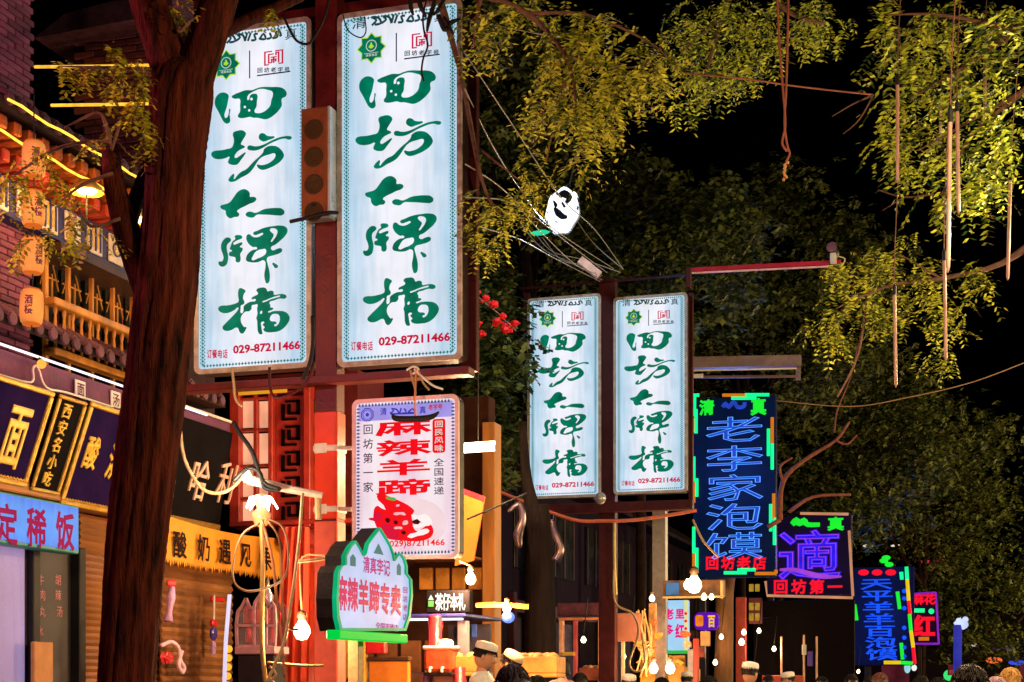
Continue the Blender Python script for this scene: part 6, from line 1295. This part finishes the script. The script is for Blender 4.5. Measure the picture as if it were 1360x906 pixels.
# ================================================================== market stalls deeper right: bulbs, pipes, things
P = front(at(850, 870, 26).y).re(850, 870); f_ = lambda x, y: P.uv(x, y)
t = thing('market_stall', 'amber lit market stall with pink board behind the dark centre post', 'stall', P.M())
def s5(nm, x0, y0, x1, y1, w0, w1, m_, r_=.01): a_ = f_(x0, y1); b_ = f_(x1, y0); return MB().bbox((a_[0], a_[1], w0), (b_[0], b_[1], w1), r_).build(nm, m_, t)
s5('pink_board', 818, 814, 850, 852, -.1, 0, mat('pinkish_board', (.45, .16, .12), .6, 0, .2, 3)); s5('pipe_leg', 824, 852, 829, 1000, -.08, -.02, mat('cream_pipe', (.75, .6, .4), .4))
s5('amber_panel', 846, 856, 866, 1000, -.3, -.25, mat('amber_goods', (.6, .28, .03), .5, 0, .5, 4)); s5('amber_panel', 884, 870, 906, 1000, -.3, -.25, MC['amber_goods'])
s5('amber_panel', 858, 800, 868, 860, -.28, -.2, mat('brass_pipe', (.6, .3, .1), .35, .3, .4, 9)); s5('roof_box', 876, 768, 956, 792, -.6, -.3, mat('brown_roof_box', (.25, .10, .03), .6, 0, .5, 6, .4)); s5('edge_rail', 876, 790, 958, 794, -.3, -.2, mat('yellow_pipe', (.75, .5, .15), .4))
s5('blue_cloth', 880, 772, 898, 790, -.3, -.25, mat('blue_cloth_sheet', (.03, .16, .6), .6, 0, .3, 6)); s5('tin_upright', 954, 770, 957, 794, -.3, -.2, MC['yellow_pipe'])
s5('red_post', 919, 848, 926, 1000, -.2, -.1, mat('red_post_paint', (.5, .03, .02), .45)); s5('grey_board', 911, 862, 919, 900, -.2, -.15, mat('grey_violet_board', (.35, .33, .4), .6)); s5('tan_cloth', 928, 838, 941, 858, -.2, -.15, mat('tan_cloth', (.5, .28, .12), .7))
g = MB()
for i in range(16): g.tube([(*f_(845 + random.uniform(-8, 18), 806 + random.uniform(0, 60)), -.12 + random.uniform(-.05, .1)), (*f_(850 + random.uniform(-6, 14), 830 + random.uniform(0, 50)), -.1), (*f_(846 + random.uniform(-6, 20), 850 + random.uniform(0, 50)), -.1)], .016, n=5, smooth=3)
g.build('tangled_cables', mat('golden_cable', (.65, .42, .16), .4, .2, .3, 9), t, kind='stuff')
for i in range(8): MB().ball((*f_(random.choice((848, 866, 905, 930)) + random.uniform(-8, 8), random.uniform(815, 900)), -.1), (random.uniform(.05, .11), .06, .07), 6, jit=.2).build('hung_goods', mat('goods_%d' % (i % 3), ((.7, .15, .04), (.75, .45, .08), (.6, .5, .35))[i % 3], .4, 0, .3, 6), t)
Dm = 25.4
for i, (x, y, r, w_) in enumerate(((868, 888, .08, 45), (890, 888, .085, 45), (922, 777, .13, 40), (866, 795, .05, 12), (935, 793, .05, 0), (945, 793, .045, 0), (985, 853, .06, 20), (988, 840, .05, 0), (914, 777, .08, 0))):
    l_ = ['glowing bulb left of the grey steel pole at the picture bottom', 'glowing bulb right of the grey steel pole at the picture bottom', 'large round bulb on the roof box above the cyan sign', 'small bulb above the tangled cables', 'small bulb under the roof box', 'second small bulb under the roof box', 'bulb on the red post under the blue neon sign', 'upper small bulb on the red post under the blue neon sign', 'second round bulb on the roof box'][i]
    bulb('market_bulb', l_, at(x, y, Dm + (5 if i in (6, 7) else 0)), r, w_, (1, .58, .22), s=7, cap=i < 4, group='bulbs over the market stalls', lr=.1)
# second deeper stall with red post, yellow lattice window
P = front(at(1000, 800, 34).y).re(1000, 860); f_ = lambda x, y: P.uv(x, y)
t = thing('red_post_stall', 'far stall with red post, yellow windows and red table top', 'stall', P.M())
s5('red_post', 977, 793, 990, 1000, -.2, 0, mat('pinkish_red_post', (.6, .08, .05), .45)); s5('wall', 992, 793, 1130, 1000, -1.2, -1.0, mat('black_brown_wall', (.006, .004, .005), .8)); s5('window_frame', 992, 793, 1010, 828, -.3, -.25, mat('plum_frame', (.15, .03, .05), .6))
for yy in (775, 800, 814): 
    for xx in (993, 1001): s5('lit_pane', xx, yy, xx + 6, yy + 10, -.24, -.2, emi('yellow_pane', (.7, .4, .04), .55, .3, 8))
for x in (1036, 1066, 1083): s5('thin_post', x, 845 if x != 1066 else 843, x + 2.5, 1000, -.1, -.05, MC['pale_orange_timber'])
s5('violet_tag', 1072, 865, 1079, 885, -.1, -.05, mat('violet_tag', (.12, .06, .55), .5)); s5('white_cup', 1065, 856, 1071, 870, -.04, 0, WHITEP); s5('red_table_top', 1012, 897, 1066, 1000, -.4, 0, mat('red_table', (.6, .06, .03), .4, 0, .3, 3))
t = thing('pink_oval_lantern', 'tall pink orange oval banner under the violet neon sign', 'banner', Matrix.Translation(at(1083, 820, 38)))
v = [((x - 1083) / F * 38, (820 - y) / F * 38) for x, y in ((1074, 798), (1080, 799), (1087, 808), (1091, 825), (1091, 840), (1087, 845), (1080, 842), (1077, 830), (1075, 812))]
MB().poly(v, -.06, .0).build('glow_sheet', emi('salmon_sheet', (.9, .22, .13), .7, .25, 1.2), t, XZ)
MB().tube([(0, 0, .4), (0, 0, .9)], .02).build('hanger', BLACK, t)
for i, (pts, l_) in enumerate((([(675, 680), (690, 670), (694, 690), (688, 710), (690, 728)], 'left'), ([(733, 690), (738, 710), (745, 730), (738, 745)], 'right'))):
    g = MB(); P_ = A(18.0, *pts); g.tube(P_, [.02, .045, .04, .06, .03][:len(P_)], n=4, smooth=4)
    o = g.build('foil_streamer', mat('foil_blue_gold', (.03, .05, .22), .3, .5, .5, 5, .1, col2=(.16, .09, .06)), smooth=True); tag(o, f'shiny blue gold foil streamer, {l_} of the black trunk', 'streamer', 'foil streamers by the black trunk')
# small blue lamp post and far lights
t = thing('blue_lamp_post', 'small blue lit lamp post at the far right', 'lamp post', Matrix.Translation(at(1271, 905, 48)))
b0 = at(1271, 905, 48); MB().tube([Vector((0, 0, -1.6)), at(1272, 830, 48) - b0], .13, n=8).build('post', emi('blue_lit_post', (.05, .06, .6), .55, .2), t)
MB().ball(at(1276, 829, 48) - b0, (.22, .1, .17), 7, jit=.12).ball(at(1282, 823, 48) - b0, .1, 6).ball(at(1273, 824, 48) - b0, .08, 6).build('lamp_head', emi('pale_blue_lamp', (.6, .7, 1), 1.1, .2), t)
for i, (x, y, rx, rz, c, l_) in enumerate(((1295, 857, .14, .05, (1, .7, .65), 'tiny pinkish white lamp far down the street'), (1320, 877, .3, .12, (1, .16, .04), 'far orange red oval lamp above the crowd'), (1350, 880, .3, .1, (.05, .08, .8), 'far blue lamp above the crowd at the right edge'), (1153, 725, .2, .05, (1, .9, .7), 'left of two faint white lamps above the deep blue sign'), (1190, 725, .2, .05, (1, .9, .7), 'right of two faint white lamps above the deep blue sign'), (1118, 877, .1, .1, (1, .9, .8), 'small white lamp left of the deep blue sign'), (1214, 887, .1, .12, (1, 1, 1), 'small white lamp under the deep blue sign'), (1233, 746, .4, .06, (.5, .02, .06), 'thin dim red lamp above the red neon sign'), (1260, 897, .2, .2, (.05, .9, .2), 'green lamp left of the dark head at the right'), (1110, 903, .3, .06, (1, .02, .02), 'far red lamp at the bottom edge'), (1205, 887, .12, .2, (.4, .8, .9), 'pale cyan lamp under the deep blue sign'))):
    o = MB().ball(at(x, y, 55), (rx, .1, rz), 7).build('distant_lamp', emi('far_lamp_%d' % i, c, .9, .1)); tag(o, l_, 'lamp', 'distant lamps down the street')
B6 = Plane((4.5, 60, 0), (-1, 0, 0), (0, 0, 1))
o = MB().box((-8, 60, 0), (12, 70, 3.6)).poly([(0, 0), (1, 0), (0, 1)], 0, .01).build('far_house', mat('far_night_wall', (.016, .010, .018), .9)); 
bpy.data.objects.remove(o)
t = thing('far_house', 'low dark house closing the street beyond the crowd', 'building', T(4, 75, 0))
MB().box((-9, 0, 0), (14, 8, 3.4)).build('wall', mat('far_night_wall', (.03, .016, .03), .9), t); MB().add([(-9.5, -.6, 3.3), (14.5, -.6, 3.3), (14.5, 4, 5), (-9.5, 4, 5), (14.5, 8.6, 3.3), (-9.5, 8.6, 3.3)], [(0, 1, 2, 3), (3, 2, 4, 5), (0, 3, 5), (1, 4, 2), (0, 5, 4, 1)]).build('roof', MC['night_roof'], t)
for i in range(7): MB().bbox((-8.5 + i * 3.1, -.05, 1.2), (-7.2 + i * 3.1, .0, 2.4), .01).build('window', emi('dim_red_window', (.25, .03, .05), .3, .6, 1), t)
# ================================================================== people (only head and shoulders reach into the picture)
SKIN = mat('skin', (.55, .27, .16), .5, 0, .08, 9, .05); HAIR = mat('black_hair', (.012, .009, .008), .45, 0, .4, 60, .5, stretch=(1, 1, .2)); EYE_W = mat('eye_white', (.7, .68, .65), .2); IRIS = mat('dark_iris', (.02, .012, .01), .15); LIP = mat('lips', (.42, .13, .10), .45)
def chain(bm, pts, rad):
    vs = [bm.verts.new(p) for p in pts]
    for a, b in zip(vs, vs[1:]): bm.edges.new((a, b))
    return vs, rad
def skin_mesh(nodes, edges, lvl=1):
    me = bpy.data.meshes.new('b'); me.from_pydata([n[:3] for n in nodes], edges, []); o = bpy.data.objects.new('b', me); COL.objects.link(o)
    m = o.modifiers.new('s', 'SKIN'); m.use_smooth_shade = True
    if not me.skin_vertices: 
        bpy.context.view_layer.objects.active = o
    sv = me.skin_vertices[0].data if me.skin_vertices else None
    if sv is None: return None, None
    for i, n in enumerate(nodes): r = n[3]; sv[i].radius = r if hasattr(r, '__len__') else (r, r); sv[i].use_root = (i == 0)
    s = o.modifiers.new('u', 'SUBSURF'); s.levels = lvl; s.render_levels = lvl
    q = bpy.data.meshes.new_from_object(o.evaluated_get(bpy.context.evaluated_depsgraph_get()))
    v = np.array([tuple(x.co) for x in q.vertices]); f = [tuple(p.vertices) for p in q.polygons]
    bpy.data.objects.remove(o); bpy.data.meshes.remove(me); bpy.data.meshes.remove(q)
    return v, f
def head_mesh():
    """one closed head: egg skull, jaw, brow, nose, cheeks, eye sockets; faces -Y; chin near z=0, top z=.235"""
    nu, nv = 36, 28; v = []; f = []
    for i in range(nv + 1):
        t = i / nv; ph = math.pi * t
        for j in range(nu):
            a = 2 * math.pi * j / nu; x = math.sin(ph) * math.sin(a); y = -math.sin(ph) * math.cos(a); z = -math.cos(ph)
            X = x * .077; Y = y * .098 + .008; Z = z * .12 + .118
            if z < 0: X *= 1 - .28 * z * z * (1 if y < .2 else .6); Y *= 1 - .10 * z * z; 
            if y < 0:
                Y -= .004 * math.exp(-((Z - .135) / .012) ** 2) * (abs(x) < .7)
                Y -= .024 * math.exp(-(x / .13) ** 2) * math.exp(-((Z - .088) / .016) ** 2) + .012 * math.exp(-(x / .10) ** 2) * math.exp(-((Z - .108) / .018) ** 2)
                Y += .010 * (math.exp(-((x - .38) / .17) ** 2) + math.exp(-((x + .38) / .17) ** 2)) * math.exp(-((Z - .120) / .013) ** 2)
                Y -= .005 * (math.exp(-((x - .55) / .2) ** 2) + math.exp(-((x + .55) / .2) ** 2)) * math.exp(-((Z - .088) / .02) ** 2)
                Y -= .006 * math.exp(-(x / .28) ** 2) * math.exp(-((Z - .052) / .010) ** 2) + .007 * math.exp(-(x / .25) ** 2) * math.exp(-((Z - .02) / .014) ** 2)
            v.append((X, Y, Z))
    for i in range(nv):
        for j in range(nu): a = i * nu + j; b = i * nu + (j + 1) % nu; f.append((a, b, b + nu, a + nu))
    return v, f
def person(lab, loc, rz, h=1.72, hair='short', cap=None, shirt=(.6, .6, .62), pitch=.15, group=None, arms=0, sk=SKIN, hairm=HAIR, name='person'):
    t = thing('person', lab, 'person', T(*loc, rz) @ Matrix.Scale(h / 1.72, 4), group)
    # body in one skinned surface, facing -Y
    N = [(0, 0, .95, (.155, .11)), (0, .0, 1.12, (.135, .095)), (0, -.005, 1.30, (.165, .105)), (0, .01, 1.41, (.10, .07)), (0, .01, 1.47, .052), (0, 0, 1.52, .05)]; E = [(0, 1), (1, 2), (2, 3), (3, 4), (4, 5)]
    def add(par, pts):
        for p in pts: N.append(p); E.append((par, len(N) - 1)); par = len(N) - 1
        return par
    for s in (-1, 1):
        add(0, [(s * .09, 0, .86, .095), (s * .10, -.01, .48, .058), (s * .105, .01, .28, .055), (s * .11, .02, .09, .036), (s * .115, -.10, .035, (.042, .03)), (s * .12, -.18, .03, (.035, .02))])
        if arms == s or arms == 2: sh = [(s * .18, 0, 1.38, .055), (s * .24, -.04, 1.18, .043), (s * .25, -.10, 1.08, .038), (s * .20, -.28, 1.12, .028), (s * .19, -.33, 1.125, (.024, .03))]
        else: sh = [(s * .18, 0, 1.38, .055), (s * .23, .0, 1.16, .043), (s * .24, .0, 1.06, .038), (s * .25, -.05, .84, .027), (s * .25, -.065, .78, (.022, .03))]
        w = add(2, sh); p = N[w]; q = N[w - 1]; d = Vector(p[:3]) - Vector(q[:3]); d.normalize(); sd = Vector((0, 1, 0)) if abs(d.z) > .7 else Vector((1, 0, 0))
        palm = add(w, [(*(Vector(p[:3]) + d * .05), (.018, .032))])
        P0 = Vector(N[palm][:3])
        for k, ln in enumerate((.075, .085, .08, .06)):
            o_ = P0 + sd * (k - 1.5) * .018 * (-1); c = Vector((-s * .3, 0, 0)) if abs(d.z) > .7 else Vector((0, 0, -.35))
            add(palm, [(*(o_ + d * .02), .0095), (*(o_ + d * (.02 + ln * .5) + c * .015), .0085), (*(o_ + d * (.02 + ln * .9) + c * .06), .007)])
        o_ = Vector(p[:3]) - sd * .022; add(w, [(*(o_ + d * .015 - sd * .012), .011), (*(o_ + d * .05 - sd * .028), .009)])
    v, f = skin_mesh(N, E)
    mb = MB()
    if v is not None: mb.add(v, f)
    hv, hf = head_mesh(); Rm = Matrix.Translation((0, -.005, 1.487)) @ Matrix.Rotation(pitch, 4, 'X')
    mb.add([Rm @ Vector(p) for p in hv], hf)
    for s in (-1, 1): k = mb.n; mb.ball((0, 0, 0), (.010, .018, .032), 7); mb.v[k:] = [tuple(Rm @ Vector((s * .077 + p[0], .012 + p[1], .112 + p[2]))) for p in mb.v[k:]]
    mb.build('body', sk, t, smooth=True)
    g = MB()
    for s in (-1, 1): g.ball((s * .030, -.078, .120), .0115, 7)
    g.build('eyes', EYE_W, t, Rm, smooth=True); g = MB()
    for s in (-1, 1): g.ball((s * .030, -.0865, .120), (.0055, .004, .0055), 6); g.tube([(s * .014, -.094, .139), (s * .03, -.094, .144), (s * .047, -.086, .139)], .0028, n=4)
    g.build('pupils_and_brows', IRIS, t, Rm)
    MB().ball((0, -.094, .055), (.022, .007, .005), 7).build('mouth', LIP, t, Rm, smooth=True)
    # hair: shell with locks
    g = MB(); nu, nv = 40, 22; k = g.n; low = {'short': .10, 'long': -.08, 'bob': .02}[hair]
    for i in range(nv + 1):
        for j in range(nu):
            a = 2 * math.pi * j / nu; fr = math.cos(a)              # +1 = face side
            zmin = .178 - .0 if fr > .45 else (.178 + (low - .178) * min(1, (.45 - fr) / .5))
            z = .247 - (.247 - zmin) * (i / nv); c = max(0, 1 - ((z - .125) / .125) ** 2) ** .5 if z > .125 else 1
            lk = .004 * math.sin(a * 17 + i * .6) + .003 * math.sin(a * 29 - i)
            g.v.append(((.084 * c + lk) * math.sin(a), (-.104 * c - lk) * math.cos(a) + .012, z)); g.n += 1
    for i in range(nv):
        for j in range(nu): a = i * nu + j; b = i * nu + (j + 1) % nu; g.f.append((a, b, b + nu, a + nu)); g.m.append(0)
    g.f.append(tuple(range(nu))); g.m.append(0)
    for _ in range(200):
        a = random.uniform(0, 6.28); fr = math.cos(a); z0 = random.uniform(.16, .24); c = max(0, 1 - ((z0 - .125) / .125) ** 2) ** .5
        p = Vector((.085 * c * math.sin(a), -.105 * c * math.cos(a) + .012, z0)); o_ = Vector((math.sin(a), -math.cos(a), -.6)); g.tube([p, p + o_ * .012 + Vector((0, 0, .003)), p + o_ * .025 - Vector((0, 0, .012))], [.0035, .003, .001], n=4)
    g.build('hair', hairm, t, Rm, smooth=True)
    if cap:
        g = MB().lathe([(.090, .165), (.0955, .19), (.097, .215), (.09, .243), (.05, .257), (.01, .26)], (0, .012, 0), 28, sq=(.93, 1.12)); g.build('cap', mat('cap_cloth_' + cap[0], cap[1], .8, 0, .08, 12, .2), t, Rm, smooth=True)
        if len(cap) > 2: MB().lathe([(.092, .163), (.099, .165), (.1, .182), (.094, .184)], (0, .012, 0), 28, sq=(.93, 1.12)).build('cap_band', mat('cap_band', (.015, .012, .02), .7), t, Rm, smooth=True)
    # shirt follows trunk
    g = MB(); sm = mat('shirt_%02d%02d%02d' % tuple(int(c * 99) for c in shirt), shirt, .8, 0, .2, 9, .3)
    rings = [(.90, .17, .125), (1.0, .165, .12), (1.15, .165, .12), (1.3, .195, .13), (1.38, .20, .115), (1.425, .155, .095), (1.45, .085, .075), (1.468, .062, .064)]
    for z, rx, ry in rings:
        for j in range(32): a = 2 * math.pi * j / 32; q = 1 + .012 * math.sin(a * 5 + z * 20); g.v.append((rx * q * math.sin(a), -ry * q * math.cos(a), z)); g.n += 1
    for i in range(len(rings) - 1):
        for j in range(32): a = i * 32 + j; b = i * 32 + (j + 1) % 32; g.f.append((a, b, b + 32, a + 32)); g.m.append(0)
    for s in (-1, 1):
        lo = (s * .24, -.05, 1.14) if (arms == s or arms == 2) else (s * .235, 0, 1.12)
        g.tube([(s * .13, 0, 1.40), (s * .19, 0, 1.375), (s * .215, -.01, 1.28), lo], [.06, .068, .062, .062], n=14, smooth=4)
    g.build('shirt', sm, t, smooth=True)
    g = MB(); g.lathe([(.16, .80), (.172, .90), (.168, 1.0)], (0, 0, 0), 24, sq=(1, .78))
    for s in (-1, 1): g.tube([(s * .085, 0, .9), (s * .10, -.01, .5), (s * .11, .02, .1)], [.115, .085, .07], n=14, smooth=4)
    g.build('trousers', mat('dark_trousers', (.02, .02, .028), .8), t, smooth=True)
    return t
def headat(px, py_top, D, h, lift=None):
    p = at(px, py_top, D); return (p.x, p.y, p.z - h)
face = lambda a: a
VIEW = TH                      # looking away from the viewer: +Y' direction
def put(lab, px, ytop, D, rz, h=1.72, **k):
    p = at(px, ytop, D); s = h / 1.72; z = p.z - (1.487 + .25) * s + .0
    if z > .02 and z < .45:
        o = MB().bbox((-.3, -.25, -z + (.13 if p.x < -4.2 else 0)), (.3, .25, -.004), .01).build('wooden_step', DWOOD, None, T(p.x, p.y, z)); tag(o, 'low wooden step under the ' + lab.split(',')[0][:40], 'step')
    return person(lab, (p.x, p.y, z), rz, h, **k)
random.seed(2)
WCAP = ('white', (.80, .76, .70))
put('cook in a white cap and white shirt, profile to the right, by the stall', 640, 853, 14.6, TH + 1.45, 1.80, cap=WCAP + (1,), shirt=(.75, .72, .72), pitch=.25)
put('cook with an orange lit cap bending forward beside the black trunk', 670, 863, 15.5, TH + 1.2, 1.78, cap=('peach', (.75, .50, .32), 1), shirt=(.7, .4, .2), pitch=.55)
put('dark haired man behind the capped cook, head turned left', 684, 862, 16.2, TH - 1.0, 1.78, shirt=(.65, .35, .2), pitch=.4)
put('passer-by seen from behind, big dark head at the bottom centre', 681, 881, 8.0, TH + math.pi, 1.70, shirt=(.05, .03, .06), hairm=mat('violet_black_hair', (.01, .004, .014), .5, 0, .3, 50, .4))
put('dark haired person in a pink shirt right of the black trunk', 746, 871, 17.5, TH - 2.2, 1.72, shirt=(.75, .28, .25), hair='bob')
put('person in a white cap, seen from behind below the blue neon sign', 995, 880, 17, TH + 2.4, 1.72, cap=('bright', (.85, .83, .8)), shirt=(.7, .35, .12))
put('person with dark red brown hair under the deep blue neon sign', 1168, 893, 17, TH + 2.7, 1.68, shirt=(.04, .03, .08), hairm=mat('reddish_hair', (.12, .03, .02), .5, 0, .4, 50, .4))
put('passer-by with a large dark head at the right, rim lit in red', 1289, 881, 7.6, TH + math.pi, 1.70, shirt=(.04, .03, .05), hair='bob')
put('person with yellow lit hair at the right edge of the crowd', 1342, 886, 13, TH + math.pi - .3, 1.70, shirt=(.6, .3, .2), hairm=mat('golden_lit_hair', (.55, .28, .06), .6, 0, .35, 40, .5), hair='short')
put('person with pinkish hair tie between the two heads at the right', 1323, 898, 12, TH + 2.9, 1.62, shirt=(.6, .4, .5), hairm=mat('pinkish_scarf', (.5, .3, .36), .8))
put('dim passer-by at the bottom, left of the deep blue neon sign', 1155, 897, 20, TH + 2.9, 1.65, shirt=(.3, .1, .06))

more = [(912, 893, 22, 'white'), (940, 897, 20, None), (1020, 896, 24, None), (1048, 893, 22, 'white'), (1092, 898, 26, None), (1130, 895, 21, None), (1222, 897, 18, None), (1245, 899, 22, None), (712, 896, 14, None), (770, 893, 19, None), (835, 896, 19, 'white'), (880, 899, 21, None)]
desc = ['at the amber stall right of the bulbs', 'under the purple and orange sign', 'at the red table in the far stall', 'by the thin posts of the far stall', 'between the thin posts and the blue sign', 'left below the deep blue sign', 'under the red neon sign', 'left of the green lamp', 'in front of the black trunk', 'in the lit booth frame doorway', 'below the cable loop', 'between the two bottom bulbs']
cols = [(.6, .1, .06), (.5, .3, .1), (.25, .1, .3), (.7, .62, .5), (.1, .1, .3), (.5, .08, .2)]
for i, (x, y, D, c) in enumerate(more):
    put(('white capped' if c else 'dark haired') + ' distant person ' + desc[i], x, y, D, TH + random.choice((-1.4, 1.3, 2.8, .3)), random.uniform(1.62, 1.78), cap=WCAP if c else None, shirt=cols[i % 6], hair=random.choice(('short', 'bob')), group='people in the market crowd')
# far bulbs and small signs that light the low market row
rows = [(958, 846, 33), (1008, 838, 34), (1028, 862, 34), (1053, 842, 36), (1098, 866, 38), (1122, 852, 40), (1106, 884, 36), (1002, 885, 34), (950, 880, 30), (1140, 892, 44), (828, 872, 27), (775, 850, 27), (838, 846, 27)]
for i, (x, y, D) in enumerate(rows):
    bulb('market_bulb', 'small far market bulb, number %s from the left in the low row' % ['nine', 'four', 'six', 'eight', 'ten', 'twelve', 'eleven', 'five', 'seven', 'thirteen', 'two', 'one', 'three'][i] if 0 else 'small far bulb ' + ['left of the yellow lit windows', 'right of the yellow lit windows', 'above the red table top', 'above the first thin post', 'right of the thin posts', 'below the violet neon sign corner', 'low right of the violet tag', 'above the white capped passer-by', 'on the ochre trunk', 'low left of the deep blue sign', 'beside the cream cable loop', 'in the booth frame doorway', 'over the pinkish board'][i],
         at(x, y, D), .05, (28 if i % 2 == 0 else 0), [(1, .5, .2), (1, .3, .15), (1, .6, .3)][i % 3], s=6, cap=False, pend=[at(x, y, D) + Vector((.03, 0, .35)), at(x, y, D) + Vector((.05, .1, .75))], group='far bulbs of the low market row', lr=.1)
XZm = Matrix.Rotation(math.pi / 2, 4, 'X')
for i, (x, y, w_, h_, D, c, l_) in enumerate(((1022, 824, 20, 12, 35, (.55, .05, .03), 'dim red shop board left of the pink oval banner'), (1103, 838, 14, 18, 40, (.25, .04, .5), 'dim violet shop board right of the pink oval banner'), (1052, 872, 16, 9, 35, (.8, .35, .05), 'small amber sign on the far stall'), (1270, 893, 22, 8, 50, (.4, .05, .05), 'dim red sign by the blue lamp post'), (1330, 862, 30, 6, 60, (.15, .04, .3), 'long dim violet sign over the crowd at right'), (930, 866, 12, 16, 28, (.8, .12, .05), 'small red board right of the red stall post'))):
    P = front(at(x, y, D).y).re(x, y); t = thing('shop_board', l_, 'sign', P.M(), 'small far shop boards'); a_ = w_ / F * D / 2; b_ = h_ / F * D / 2
    MB().bbox((-a_, -b_, -.1), (a_, b_, 0), .01).build('board', emi('far_board_%d' % i, c, .55, .4, 6), t); MB().ring([(-a_, -b_), (a_, -b_), (a_, b_), (-a_, b_)], [(-a_ * .88, -b_ * .85), (a_ * .88, -b_ * .85), (a_ * .88, b_ * .85), (-a_ * .88, b_ * .85)], 0, .03).build('frame', BLACK, t)

# cables that carry the low bulbs, crates on the counters
wire('cable', [at(745, 838, 28), at(790, 846, 29), at(838, 838, 28)], .015, BLACK, 'low black cable carrying bulbs across the booth frame')
wire('cable', [at(945, 818, 34), at(1005, 822, 34.5), at(1060, 816, 36), at(1130, 828, 39)], .015, BLACK, 'low black cable carrying the far market bulbs')
for i, (x, y, D, c, l_) in enumerate(((600, 878, 16.6, (.7, .25, .05), 'orange crate of flat breads behind the juice dispenser'), (706, 880, 16, (.75, .35, .08), 'amber lit food tray beside the second cook'), (790, 884, 26, (.55, .12, .06), 'red crate in the booth frame'), (905, 885, 27, (.8, .4, .1), 'amber crate under the cyan sign'))):
    P = front(at(x, y, D).y).re(x, y + 20); t = thing('food_crate', l_, 'crate', P.M(), 'food crates on the stalls'); m_ = mat('crate_%d' % i, c, .6, 0, .3, 5)
    MB().bbox((-.28, 0, -.35), (.28, .05, 0), .01).build('base', m_, t)
    for a_, b_ in (((-.28, .05, -.02), (.28, .22, 0)), ((-.28, .05, -.35), (.28, .22, -.33)), ((-.28, .05, -.33), (-.26, .22, -.02)), ((.26, .05, -.33), (.28, .22, -.02))): MB().bbox(a_, b_, .004).build('side_panel', m_, t)
    for k_ in range(6): MB().ball((-.2 + k_ * .08, .22, -.17 + .05 * (k_ % 2)), (.07, .05, .08), 7, jit=.05).build('bread', mat('baked_bread', (.6, .3, .1), .7, 0, .3, 12, .3), t, smooth=True)
